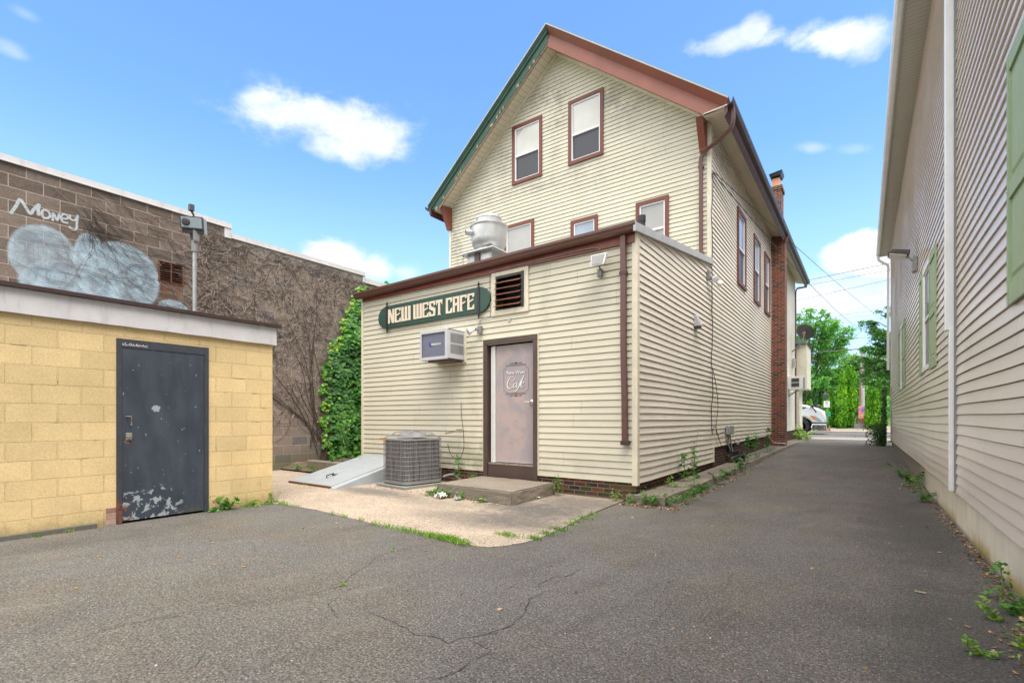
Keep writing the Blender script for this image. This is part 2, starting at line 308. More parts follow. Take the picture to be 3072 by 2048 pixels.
def blockwall(name, ax, bw, bh, u0, z0, cfn, mort, rough=.9, bumpd=.01, msize=.012, tex=.004, mortcol=None):
    def fn(g, b):
        p = g.pos(); x, y, z = g.sep(p); u = x if ax == 0 else y
        wob = g.m('MULTIPLY', g.m('SUBTRACT', g.noise(p, 3., 3), .5), .008)
        v = g.comb(g.m('SUBTRACT', u, u0), g.m('ADD', g.m('SUBTRACT', z, z0), wob), 0.)
        br = g.n('ShaderNodeTexBrick', {'offset': .5, 'offset_frequency': 2, 'squash': 1.}, Vector=v, Scale=1.)
        g.set(br, 'Brick Width', bw); g.set(br, 'Row Height', bh); g.set(br, 'Mortar Size', msize); g.set(br, 'Mortar Smooth', .25)
        g.set(br, 'Color1', (0, 0, 0, 1)); g.set(br, 'Color2', (1, 1, 1, 1)); g.set(br, 'Mortar', (.5, .5, .5, 1)); g.set(br, 'Bias', 0.)
        fac = br.outputs['Fac']
        # per-brick random
        row = g.m('FLOOR', g.m('DIVIDE', g.m('SUBTRACT', z, z0), bh)); par = g.m('MULTIPLY', g.m('SUBTRACT', 1., g.m('MODULO', g.m('ADD', row, 1000.), 2.)), .5)
        col = g.m('FLOOR', g.m('ADD', g.m('DIVIDE', g.m('SUBTRACT', u, u0), bw), par))
        rnd = g.n('ShaderNodeTexWhiteNoise', {'noise_dimensions': '2D'}, Vector=g.comb(col, row)).outputs[0]
        c, extra = cfn(g, p, x, y, z, fac, rnd)
        n2 = g.noise(p, 48, 5, .7)
        h = g.m('ADD', g.m('MULTIPLY', g.m('SUBTRACT', 1., fac), 1.), g.m('MULTIPLY', g.m('ADD', n2, g.m('MULTIPLY', g.noise(p, 150, 3, .7), .6)), tex/bumpd))
        if extra is not None: h = g.m('ADD', h, extra)
        g.set(b, 'Base Color', c); g.set(b, 'Roughness', rough); g.set(b, 'Specular IOR Level', .3); g.set(b, 'Normal', g.bump(h, bumpd, .9))
    return mat(name, fn)
def yel(g, p, x, y, z, fac, rnd):
    n1 = g.noise(p, 1.5, 5, .6); n3 = g.noise(p, 9, 6, .7)
    c = g.mix(1., (.71, .535, .275), g.ramp(n1, [(.3, .86), (.7, 1.08)]), 'MULTIPLY'); c = g.mix(1., c, g.ramp(rnd, [(0, .90), (1, 1.05)]), 'MULTIPLY')
    c = g.mix(g.m('MULTIPLY', fac, .10), c, (.40, .27, .12))
    # thin dark cracks along parts of the joints, pits, dirt at the foot
    c = g.mix(g.m('MULTIPLY', g.m('MULTIPLY', g.sstep(fac, .8, 1.), g.sstep(g.noise(p, 3.3, 4, .6), .58, .68)), .6), c, (.08, .055, .04))
    pit = g.sstep(g.noise(g.scl(p, (1, 1, 1.3)), 75, 3, .75), .335, .29); c = g.mix(g.m('MULTIPLY', pit, .75), c, (.14, .10, .05)); c = g.mix(1., c, g.ramp(g.noise(p, 60, 4, .75), [(.3, .80), (.65, 1.07)]), 'MULTIPLY')
    foot = g.m('MULTIPLY', g.sstep(g.m('ADD', z, g.m('MULTIPLY', n3, .35)), .38, .10), .72); c = g.mix(foot, c, (.15, .125, .06))
    c = g.mix(g.m('MULTIPLY', g.m('MULTIPLY', g.sstep(n3, .58, .72), g.sstep(z, .9, .1)), .35), c, (.22, .16, .07))
    return c, g.m('MULTIPLY', g.noise(p, 5, 4), .25)
M['yellow_block'] = blockwall('yellow_block', 1, .3925, .198, .989, -.212, yel, None, rough=.6, bumpd=.009, msize=.007, tex=.0035)
def cmu(g, p, x, y, z, fac, rnd):
    n1 = g.noise(p, 1.1, 5, .6); sp = g.noise(p, 55, 4, .8)
    c = g.mix(1., (.165, .130, .108), g.ramp(rnd, [(0, .72), (.5, 1.), (1, 1.22)]), 'MULTIPLY')
    c = g.mix(1., c, g.ramp(n1, [(.3, .85), (.7, 1.15)]), 'MULTIPLY')
    c = g.mix(1., c, g.ramp(sp, [(.3, .6), (.7, 1.45)]), 'MULTIPLY')
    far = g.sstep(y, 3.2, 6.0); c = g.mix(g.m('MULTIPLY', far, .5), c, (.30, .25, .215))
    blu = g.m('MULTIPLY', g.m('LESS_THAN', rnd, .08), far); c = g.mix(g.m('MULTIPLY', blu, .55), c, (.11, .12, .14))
    c = g.mix(g.m('MULTIPLY', fac, .85), c, (.50, .41, .34))
    # pale weathered course under the coping
    top = g.m('MULTIPLY', g.sstep(z, 4.86, 5.0), g.sstep(y, 4.9, 5.4)); c = g.mix(g.m('MULTIPLY', top, g.ramp(n1, [(.3, .2), (.7, .85)])), c, (.42, .40, .37))
    # mossy foot
    c = g.mix(g.m('MULTIPLY', g.sstep(g.m('ADD', z, g.m('MULTIPLY', n1, .5)), .85, .35), .6), c, (.10, .105, .045))
    # spray paint: one cloud of pale blue with dark outlines inside
    edge = g.m('MULTIPLY', g.m('SUBTRACT', g.noise(p, 5, 4, .6), .5), .16)
    pm = 0.; ol = 0.
    for (cy, cz, ry, rz, op) in [(2.03, 3.92, .44, .53, .62), (2.63, 3.95, .25, .57, .82), (3.08, 3.83, .62, .64, .88), (2.4, 3.5, .7, .45, .75), (3.9, 3.40, .26, .17, .8)]:
        d = g.m('ADD', g.ellipse(y, z, cy, cz, ry, rz), edge)
        pm = g.m('MAXIMUM', pm, g.m('MULTIPLY', g.sstep(d, 1.03, .93), op))
        ring = g.m('MULTIPLY', g.sstep(d, .80, .90), g.sstep(d, 1.0, .92)); ol = g.m('MAXIMUM', ol, ring)
    pn = g.noise(g.scl(p, (1, 1, 1)), 3.5, 5, .65)
    pm = g.m('MULTIPLY', pm, g.ramp(pn, [(.25, .55), (.6, 1.)]))
    pcol = g.mix(g.sstep(pn, .4, .7), (.33, .46, .56), (.46, .62, .73)); pcol = g.mix(g.m('MULTIPLY', g.sstep(g.noise(p, 2.2, 4, .7, 1.2), .57, .62), .4), pcol, (.20, .23, .28))
    pcol = g.mix(1., pcol, g.ramp(sp, [(.3, .8), (.7, 1.12)]), 'MULTIPLY')
    c = g.mix(pm, c, pcol)
    # inner darker strokes
    st = 0.
    for (a, b_, ra, rb) in [(1.93, 3.9, .035, .38), (2.08, 3.85, .03, .36), (2.02, 3.95, .22, .26), (2.18, 3.62, .14, .14), (3.3, 3.9, .17, .22)]:
        d = g.ellipse(y, z, a, b_, ra, rb); st = g.m('MAXIMUM', st, g.sstep(g.m('ABSOLUTE', g.m('SUBTRACT', d, .9)), .22, .02))
    c = g.mix(g.m('MULTIPLY', g.m('MULTIPLY', st, pm), .55), c, (.13, .15, .20)); c = g.mix(g.m('MULTIPLY', g.m('MULTIPLY', ol, pm), .3), c, (.55, .66, .74))
    ru = g.m('MULTIPLY', g.sstep(g.ellipse(y, z, 3.85, 3.74, .2, .22), 1.1, .5), g.sstep(g.noise(g.comb(0., g.m('MULTIPLY', y, 8.), z), 1.5, 3), .42, .55)); c = g.mix(g.m('MULTIPLY', ru, .9), c, (.22, .075, .03))
    return c, None
M['cmu'] = blockwall('cmu', 1, .4145, .207, 1.813-.207, 5.139-.207*26, cmu, None, bumpd=.008, msize=.006, tex=.006)
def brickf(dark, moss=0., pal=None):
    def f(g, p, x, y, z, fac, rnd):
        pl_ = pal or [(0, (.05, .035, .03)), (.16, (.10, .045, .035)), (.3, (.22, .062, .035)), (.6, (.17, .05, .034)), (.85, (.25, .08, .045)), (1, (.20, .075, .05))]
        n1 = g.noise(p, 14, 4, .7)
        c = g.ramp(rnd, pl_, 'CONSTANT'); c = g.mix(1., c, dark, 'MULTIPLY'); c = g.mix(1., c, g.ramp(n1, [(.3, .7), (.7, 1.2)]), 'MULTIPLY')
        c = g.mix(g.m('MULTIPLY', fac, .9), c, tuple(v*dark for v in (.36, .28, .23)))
        if moss: c = g.mix(g.m('MULTIPLY', g.sstep(g.noise(p, 4, 4), .42, .62), moss), c, (.07, .085, .03))
        return c, None
    return f
M['brick_chimney'] = blockwall('brick_chimney', 0, .21, .068, .0, .0, brickf(1.), None, bumpd=.008, msize=.008)
M['brick_chimney_side'] = blockwall('brick_chimney_side', 1, .21, .068, .0, .0, brickf(1.), None, bumpd=.008, msize=.008)
M['brick_front'] = blockwall('brick_front', 0, .20, .066, .0, .035, brickf(.55, .45), None, bumpd=.01, msize=.009)
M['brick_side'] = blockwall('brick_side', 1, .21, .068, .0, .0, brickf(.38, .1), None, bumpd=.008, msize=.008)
M['brick_pillar'] = blockwall('brick_pillar', 0, .20, .068, .0, .0, brickf(1., 0, [(0, (.30, .16, .13)), (.5, (.36, .22, .17)), (.8, (.42, .27, .22))]), None, msize=.008)
# glass
def glass(name, base, rough=.06, blinds=0., spec=.8, coat=1.):
    def fn(g, b):
        p = g.pos(); x, y, z = g.sep(p); c = g.mix(1., base, g.ramp(g.noise(p, 1.5, 3), [(.3, .85), (.7, 1.1)]), 'MULTIPLY')
        if blinds:
            f = g.m('FRACT', g.m('MULTIPLY', z, 1/blinds)); c = g.mix(g.m('MULTIPLY', g.m('LESS_THAN', f, .3), .25), c, (.1, .1, .1))
        g.set(b, 'Base Color', c); g.set(b, 'Roughness', .5); g.set(b, 'Coat Weight', coat); g.set(b, 'Coat Roughness', rough); g.set(b, 'Coat IOR', 1.6)
    return mat(name, fn)
M['pane_shade'] = glass('pane_shade', (.50, .50, .47))
M['pane_screen'] = glass('pane_screen', (.028, .032, .042), .3, coat=.25)
M['pane_blinds'] = glass('pane_blinds', (.30, .305, .30), .08, .05)
M['pane_sky'] = glass('pane_sky', (.30, .36, .42), .03)
M['pane_dark'] = glass('pane_dark', (.03, .035, .05), .04, coat=.35)
def door_pink_fn(g, b):
    p = g.pos(); x, y, z = g.sep(p); n1 = g.noise(p, 2.6, 5, .6, .6); n2 = g.noise(p, 7, 5, .6, .8)
    c = g.mix(g.sstep(n1, .42, .62), (.42, .335, .325), (.33, .295, .315))
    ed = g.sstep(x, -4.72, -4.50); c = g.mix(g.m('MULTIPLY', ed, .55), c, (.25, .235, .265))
    c = g.mix(g.m('MULTIPLY', g.m('MULTIPLY', g.sstep(n2, .55, .66), g.sstep(g.ellipse(x, z, -4.85, .95, .35, .55), 1.1, .3)), .6), c, (.22, .21, .25))
    g.set(b, 'Base Color', c); g.set(b, 'Roughness', .45)
M['door_pink'] = mat('door_pink', door_pink_fn)
def door_grey_fn(g, b):
    p = g.pos(); x, y, z = g.sep(p); n1 = g.noise(g.scl(p, (1, 1, .35)), 6, 5, .6); n2 = g.noise(p, 7.5, 5, .55, .5)
    c = g.mix(1., (.040, .050, .066), g.ramp(n1, [(.3, .75), (.7, 1.4)]), 'MULTIPLY')
    n4 = g.noise(p, 15, 4, .6, .4); chip = g.m('MULTIPLY', g.sstep(n4, .545, .56), g.sstep(g.m('ADD', g.ellipse(y, z, 2.2, .14, .36, .30), g.m('MULTIPLY', g.m('SUBTRACT', n2, .5), 1.2)), 1.0, .8))
    c2 = g.sstep(g.m('ADD', g.ellipse(y, z, 2.275, 1.345, .05, .04), g.m('MULTIPLY', g.m('SUBTRACT', g.noise(p, 30, 3), .5), 1.6)), .9, .8)
    sm = g.m('MULTIPLY', g.sstep(g.noise(p, 26, 2, .5), .73, .745), 1.)
    c = g.mix(g.m('MAXIMUM', g.m('MAXIMUM', chip, c2), sm), c, (.30, .34, .37))
    ru = g.m('MULTIPLY', g.sstep(g.noise(p, 11, 5, .6), .45, .55), g.sstep(g.ellipse(y, z, 1.96, .10, .09, .13), 1.1, .5)); c = g.mix(ru, c, (.14, .045, .02))
    ru2 = g.m('MULTIPLY', g.sstep(g.noise(p, 19, 5, .6), .46, .56), g.sstep(g.ellipse(y, z, 2.0, .955, .05, .03), 1.1, .6)); c = g.mix(ru2, c, (.22, .09, .04))
    ft = g.m('MULTIPLY', g.sstep(g.m('ADD', z, g.m('MULTIPLY', n2, .2)), .22, .08), g.sstep(y, 2.3, 2.7)); c = g.mix(g.m('MULTIPLY', ft, .5), c, (.11, .10, .05))
    g.set(b, 'Base Color', c); g.set(b, 'Roughness', .38)
M['door_grey'] = mat('door_grey', door_grey_fn)
def frame_grey_fn(g, b):
    p = g.pos(); x, y, z = g.sep(p); n = g.noise(p, 16, 5, .6)
    c = g.mix(1., (.042, .047, .058), g.ramp(n, [(.3, .85), (.7, 1.2)]), 'MULTIPLY')
    c = g.mix(g.m('MULTIPLY', g.sstep(n, .4, .5), g.sstep(g.m('ADD', z, g.m('MULTIPLY', y, .35)), .98, .88)), c, (.17, .06, .03))
    g.set(b, 'Base Color', c); g.set(b, 'Roughness', .42)
M['frame_grey'] = mat('frame_grey', frame_grey_fn)
def fins_fn(g, b):
    p = g.n('ShaderNodeTexCoord').outputs['Object']; x, y, z = g.sep(p)
    st = g.noise(g.comb(g.m('MULTIPLY', x, 40.), g.m('MULTIPLY', y, 40.), g.m('MULTIPLY', z, 1.2)), 1.6, 4, .7); n = g.noise(p, 6, 4)
    c = g.mix(g.sstep(st, .35, .7), (.045, .043, .045), (.20, .195, .20)); c = g.mix(g.m('MULTIPLY', g.sstep(n, .5, .7), .4), c, (.13, .11, .085))
    g.set(b, 'Base Color', c); g.set(b, 'Roughness', .6)
M['fins'] = mat('fins', fins_fn)
def grille_fn(g, b):
    p = g.pos(); x, y, z = g.sep(p)
    a = g.m('SINE', g.m('MULTIPLY', g.m('ADD', x, z), 420.)); c_ = g.m('SINE', g.m('MULTIPLY', g.m('SUBTRACT', x, z), 420.))
    c = g.mix(g.m('GREATER_THAN', g.m('MULTIPLY', a, c_), .1), (.24, .25, .32), (.02, .025, .06))
    g.set(b, 'Base Color', c); g.set(b, 'Roughness', .45)
M['grille'] = mat('grille', grille_fn)
def soffit_fn(ax, w_, col):
    def fn(g, b):
        p = g.pos(); x, y, z = g.sep(p); u = (x, y, z)[ax]; f = g.m('FRACT', g.m('DIVIDE', u, w_))
        c = g.mix(g.sstep(f, .1, .02), col, tuple(v*.35 for v in col)); c = g.mix(g.m('MULTIPLY', g.sstep(g.noise(p, 3, 4), .5, .7), .15), c, (.2, .18, .14))
        g.set(b, 'Base Color', c); g.set(b, 'Roughness', .6)
    return fn
M['soffit_side'] = mat('soffit_side', soffit_fn(1, .12, (.66, .60, .46)))
M['soffit_rake'] = mat('soffit_rake', soffit_fn(0, .11, (.64, .58, .45)))
M['soffit_tan'] = mat('soffit_tan', soffit_fn(1, .10, (.42, .40, .35)))
def soil_fn(g, b):
    p = g.pos(); n = g.noise(p, 9, 6, .7); c = g.ramp(n, [(.3, (.05, .035, .025)), (.55, (.13, .095, .065)), (.75, (.23, .17, .12))])
    g.set(b, 'Base Color', c); g.set(b, 'Roughness', .95); g.set(b, 'Normal', g.bump(g.noise(p, 30, 5, .7), .02))
M['soil'] = mat('soil', soil_fn)
def grassland_fn(g, b):
    p = g.pos(); n = g.noise(p, 1.3, 6, .7); c = g.ramp(n, [(.3, (.04, .09, .02)), (.6, (.08, .14, .03)), (.8, (.16, .15, .07))])
    g.set(b, 'Base Color', c); g.set(b, 'Roughness', .95)
M['grassland'] = mat('grassland', grassland_fn)
def pinkbox_fn(g, b):
    p = g.pos(); x, y, z = g.sep(p); n = g.noise(g.scl(p, (3, 3, 9)), 1.6, 3, .6, 1.5)
    c = g.mix(g.sstep(n, .40, .60), (.78, .11, .26), (.82, .42, .50)); g.set(b, 'Base Color', c); g.set(b, 'Roughness', .4)
M['pink'] = mat('pink', pinkbox_fn)
def roofgrit_fn(g, b):
    p = g.pos(); n = g.noise(p, 24, 5, .7); c = g.ramp(n, [(.35, (.05, .05, .05)), (.5, (.28, .27, .26)), (.7, (.45, .44, .42))]); g.set(b, 'Base Color', c); g.set(b, 'Roughness', .9)
M['roof_grit'] = mat('roof_grit', roofgrit_fn)
# ------------------------------------------------------------------ mesh helpers
class MB:
    def __init__(s): s.v = []; s.f = []
    def add(s, vs, fs):
        k = len(s.v); s.v += [tuple(v) for v in vs]; s.f += [tuple(i+k for i in f) for f in fs]; return s
    def quad(s, *p): return s.add(p, [tuple(range(len(p)))])
    def box(s, a, b):
        x0, y0, z0 = a; x1, y1, z1 = b
        return s.hexa([(x0, y0, z0), (x1, y0, z0), (x1, y1, z0), (x0, y1, z0), (x0, y0, z1), (x1, y0, z1), (x1, y1, z1), (x0, y1, z1)])
    def hexa(s, p): return s.add(p, [(0, 3, 2, 1), (4, 5, 6, 7), (0, 1, 5, 4), (1, 2, 6, 5), (2, 3, 7, 6), (3, 0, 4, 7)])
    def pb(s, P, u0, u1, z0, z1, n0, n1):          # box in a wall plane
        return s.hexa([P(u0, z0, n0), P(u1, z0, n0), P(u1, z0, n1), P(u0, z0, n1), P(u0, z1, n0), P(u1, z1, n0), P(u1, z1, n1), P(u0, z1, n1)])
    def pq(s, P, u0, u1, z0, z1, n): return s.quad(P(u0, z0, n), P(u1, z0, n), P(u1, z1, n), P(u0, z1, n))
    def prism(s, poly, P, n0, n1):                  # polygon (u,z) in plane P extruded n0..n1
        k = len(poly); vs = [P(u, z, n0) for u, z in poly]+[P(u, z, n1) for u, z in poly]
        return s.add(vs, [tuple(range(k))[::-1], tuple(range(k, 2*k))]+[(i, (i+1) % k, (i+1) % k+k, i+k) for i in range(k)])
    def tube(s, pts, r, n=8, caps=True):
        pts = [Vector(p) for p in pts]; k = len(pts); rs = r if isinstance(r, (list, tuple)) else [r]*k
        base = len(s.v); up = None
        for i, p in enumerate(pts):
            t = (pts[min(i+1, k-1)]-pts[max(i-1, 0)])
            if t.length < 1e-9: t = Vector((0, 0, 1))
            t.normalize()
            if up is None: up = Vector((0, 0, 1)) if abs(t.z) < .9 else Vector((1, 0, 0))
            a = t.cross(up); 
            if a.length < 1e-6: a = t.cross(Vector((0, 1, .01)))
            a.normalize(); b = t.cross(a); up = -b if False else up
            for j in range(n):
                th = 2*math.pi*j/n; q = p+(a*math.cos(th)+b*math.sin(th))*rs[i]; s.v.append(tuple(q))
        for i in range(k-1):
            for j in range(n):
                s.f.append((base+i*n+j, base+i*n+(j+1) % n, base+(i+1)*n+(j+1) % n, base+(i+1)*n+j))
        if caps: s.f.append(tuple(base+j for j in range(n))[::-1]); s.f.append(tuple(base+(k-1)*n+j for j in range(n)))
        return s
    def lathe(s, c, prof, n=32, axis=None):         # prof [(r,z)]
        base = len(s.v); q = axis.to_track_quat('Z', 'Y') if axis is not None else None
        for r, z in prof:
            for j in range(n):
                th = 2*math.pi*j/n; v = Vector((r*math.cos(th), r*math.sin(th), z))
                if q: v = q @ v
                s.v.append((c[0]+v.x, c[1]+v.y, c[2]+v.z))
        for i in range(len(prof)-1):
            for j in range(n): s.f.append((base+i*n+j, base+i*n+(j+1) % n, base+(i+1)*n+(j+1) % n, base+(i+1)*n+j))
        s.f.append(tuple(base+j for j in range(n))[::-1]); s.f.append(tuple(base+(len(prof)-1)*n+j for j in range(n))); return s
    def strip(s, prof, a, b):                       # sweep 3-D offsets prof from point a to b
        a = Vector(a); b = Vector(b); k = len(prof); vs = [tuple(a+Vector(p)) for p in prof]+[tuple(b+Vector(p)) for p in prof]
        return s.add(vs, [tuple(range(k))[::-1], tuple(range(k, 2*k))]+[(i, (i+1) % k, (i+1) % k+k, i+k) for i in range(k)])
    def build(s, name, m, parent=None, smooth=False, loc=None, bevel=0., recalc=True):
        if parent is not None: o3 = parent_world(parent)
        else: o3 = Vector(loc) if loc is not None else Vector((0, 0, 0))
        if parent is not None and parent.get('_local'): o3 = Vector((0, 0, 0))
        me = bpy.data.meshes.new(name); me.from_pydata([(v[0]-o3.x, v[1]-o3.y, v[2]-o3.z) for v in s.v], [], s.f)
        if recalc and len(s.f) < 30000:
            bm = bmesh.new(); bm.from_mesh(me); bmesh.ops.recalc_face_normals(bm, faces=bm.faces); bm.to_mesh(me); bm.free()
        if smooth:
            for p in me.polygons: p.use_smooth = True
            try: me.set_sharp_from_angle(angle=R(38))
            except Exception: pass
        o = bpy.data.objects.new(name, me); C.objects.link(o); o.parent = parent
        if parent is None: o.location = o3
        if isinstance(m, (list, tuple)): [me.materials.append(x) for x in m]
        else: me.materials.append(m)
        if bevel:
            bv = o.modifiers.new('bevel', 'BEVEL'); bv.width = bevel; bv.segments = 2; bv.limit_method = 'ANGLE'; bv.angle_limit = R(40)
        return o
def parent_world(o):
    v = Vector(o.location)
    while o.parent is not None: o = o.parent; v = v+Vector(o.location)
    return v
def tag(o, label=None, cat=None, group=None, kind=None):
    if label: o['label'] = label
    if cat: o['category'] = cat
    if group: o['group'] = group
    if kind: o['kind'] = kind
    return o
def thing(name, label, cat, loc=(0, 0, 0), group=None, rz=0.):
    o = bpy.data.objects.new(name, None); C.objects.link(o); o.location = loc; o.rotation_euler.z = rz; o.empty_display_size = .2
    return tag(o, label, cat, group)
FR = lambda Y: (lambda u, z, n: (u, Y-n, z))
SD = lambda X: (lambda u, z, n: (X+n, u, z))
RT = lambda X: (lambda u, z, n: (X-n, u, z))
def rise(y): t = min(max((y-8)/14, 0), 1); return .185*t*t*(3-2*t)+(.015 if y > 26 else 0.)
def siding(mb, P, u0, u1, z0, z1, h, holes=(), lim=None, step=.45, wav=0., amp=.0135, seed=0., zoff=0.):
    k = 0; z = z0
    while z < z1-1e-4:
        za, zb = z, min(z+h, z1); zm = (za+zb)/2
        a0, a1 = (u0, u1) if lim is None else lim(za); b0, b1 = (u0, u1) if lim is None else lim(zb)
        if a1-a0 < .02: z = zb; continue
        segs = [(a0, a1, b0, b1)]
        for (h0, h1, q0, q1) in holes:
            if q0 < zm < q1:
                ns = []
                for (s0, s1, t0, t1) in segs:
                    if h1 <= s0 or h0 >= s1: ns.append((s0, s1, t0, t1)); continue
                    if h0 > s0: ns.append((s0, h0, t0, h0))
                    if h1 < s1: ns.append((h1, s1, h1, t1))
                segs = ns
        for (s0, s1, t0, t1) in segs:
            if s1-s0 < .01: continue
            n = max(1, int(math.ceil((s1-s0)/step))) if wav else 1
            lo = []; hi = []; bk = []; tk_ = []; ce_ = []
            for i in range(n+1):
                f = i/n; u = s0+(s1-s0)*f; ub = t0+(t1-t0)*f
                dn = dz = dz2 = 0.
                if wav:
                    dn = wav*mnoise.noise(Vector((u*.55+seed, za*1.1, 3.1+seed)))
                    dz = wav*1.2*mnoise.noise(Vector((u*.6+seed, za*.9, 9.7))); dz2 = wav*1.2*mnoise.noise(Vector((u*.6+seed, zb*.9, 9.7)))
                    if i in (0, n): dz *= .3; dz2 *= .3
                sl_ = .0075 if zb-za > .05 else .002; fz = 1-sl_/(zb-za); um = u+(ub-u)*fz
                lo.append(P(u, za+dz, amp+dn)); hi.append(P(um, zb+dz2-sl_, .001+dn*.5)); bk.append(P(u, za+dz, -.022)); tk_.append(P(um, zb+dz2-sl_, -.022)); ce_.append(P(um, zb+dz2+.006, -.023))
            m = n+1; vs = lo+hi+bk+tk_+ce_
            fs = [(i, i+1, m+i+1, m+i) for i in range(n)]+[(2*m+i, 2*m+i+1, i+1, i) for i in range(n)]+[(m+i, m+i+1, 3*m+i+1, 3*m+i) for i in range(n)]+[(3*m+i, 3*m+i+1, 4*m+i+1, 4*m+i) for i in range(n)]
            mb.add(vs, fs)
        z = zb
    return mb
def window(parent, P, u0, u1, z0, z1, trim, t=.09, panes='double', rail=None, lit='pane_shade', low='pane_screen', depth=.045, name='window', sash='white_vinyl', d2=.022):
    mb = MB(); d = depth
    mb.pb(P, u0, u1, z1-t, z1, -.02, d); mb.pb(P, u0, u1, z0, z0+t, -.02, d+.008)
    mb.pb(P, u0, u0+t, z0+t, z1-t, -.02, d-.002); mb.pb(P, u1-t, u1, z0+t, z1-t, -.02, d-.002)
    win = mb.build(name, trim, parent)
    s = MB(); a, b, c, e = u0+t, u1-t, z0+t, z1-t; q = .032
    s.pb(P, a, a+q, c, e, -.03, d2); s.pb(P, b-q, b, c, e, -.03, d2); s.pb(P, a+q, b-q, c, c+q, -.03, d2); s.pb(P, a+q, b-q, e-q, e, -.03, d2)
    rail = rail if rail is not None else (c+e)/2
    if panes == 'double': s.pb(P, a+q, b-q, rail-.022, rail+.022, -.03, d2+.004)
    s.build('sash', M[sash], win)
    if panes == 'double':
        MB().pq(P, a+q, b-q, rail+.022, e-q, -.006).build('upper_pane', M[lit], win); MB().pq(P, a+q, b-q, c+q, rail-.022, -.016).build('lower_pane', M[low], win)
    else: MB().pq(P, a+q, b-q, c+q, e-q, -.006).build('pane', M[lit], win)
    return win
def ptext(s, P, u, z, h, n, ext, shear=0., width=None, align='CENTER', mirror=False, spacing=1., bold=0.):
    cu = bpy.data.curves.new('txt', 'FONT'); cu.body = s; cu.size = 1; cu.extrude = .0; cu.align_x = 'LEFT'; cu.shear = shear; cu.space_character = spacing; cu.offset = bold
    ob = bpy.data.objects.new('txt', cu); C.objects.link(ob); dg = bpy.context.evaluated_depsgraph_get(); dg.update()
    me = bpy.data.meshes.new_from_object(ob.evaluated_get(dg)); vs = [v.co.copy() for v in me.vertices]; fs = [tuple(p.vertices) for p in me.polygons]
    bpy.data.objects.remove(ob); bpy.data.curves.remove(cu); bpy.data.meshes.remove(me)
    x0 = min(v.x for v in vs); x1 = max(v.x for v in vs); y0 = min(v.y for v in vs); y1 = max(v.y for v in vs)
    k = h/(y1-y0); kx = width/(x1-x0) if width else k
    mb = MB(); m = -1 if mirror else 1
    def q(v, nn): return P(u+m*((v.x-x0)*kx-(x1-x0)*kx*(.5 if align == 'CENTER' else 0)), z+(v.y-y0)*k, nn)
    mb.add([q(v, n) for v in vs], fs); return mb
def ribbon(mb, P, pts, w, n0, th=.0, taper=False):
    k = len(pts)
    L = []; Rr = []
    for i, (u, z) in enumerate(pts):
        a = pts[max(i-1, 0)]; b = pts[min(i+1, k-1)]; t = Vector((b[0]-a[0], b[1]-a[1])); 
        if t.length < 1e-9: t = Vector((1, 0))
        t.normalize(); ww = w[i] if isinstance(w, (list, tuple)) else w; nx, nz = -t.y*ww/2, t.x*ww/2
        L.append(P(u+nx, z+nz, n0+i*1e-5)); Rr.append(P(u-nx, z-nz, n0+i*1e-5))
    mb.add(L+Rr, [(i, i+1, k+i+1, k+i) for i in range(k-1)]); return mb
def smoothpts(pts, n=8):
    out = []
    P_ = [Vector(p) for p in pts]
    for i in range(len(P_)-1):
        p0 = P_[max(i-1, 0)]; p1 = P_[i]; p2 = P_[i+1]; p3 = P_[min(i+2, len(P_)-1)]
        for j in range(n):
            t = j/n; out.append(tuple(.5*((2*p1)+(p2-p0)*t+(2*p0-5*p1+4*p2-p3)*t*t+(-p0+3*p1-3*p2+p3)*t**3)))
    out.append(tuple(P_[-1])); return out
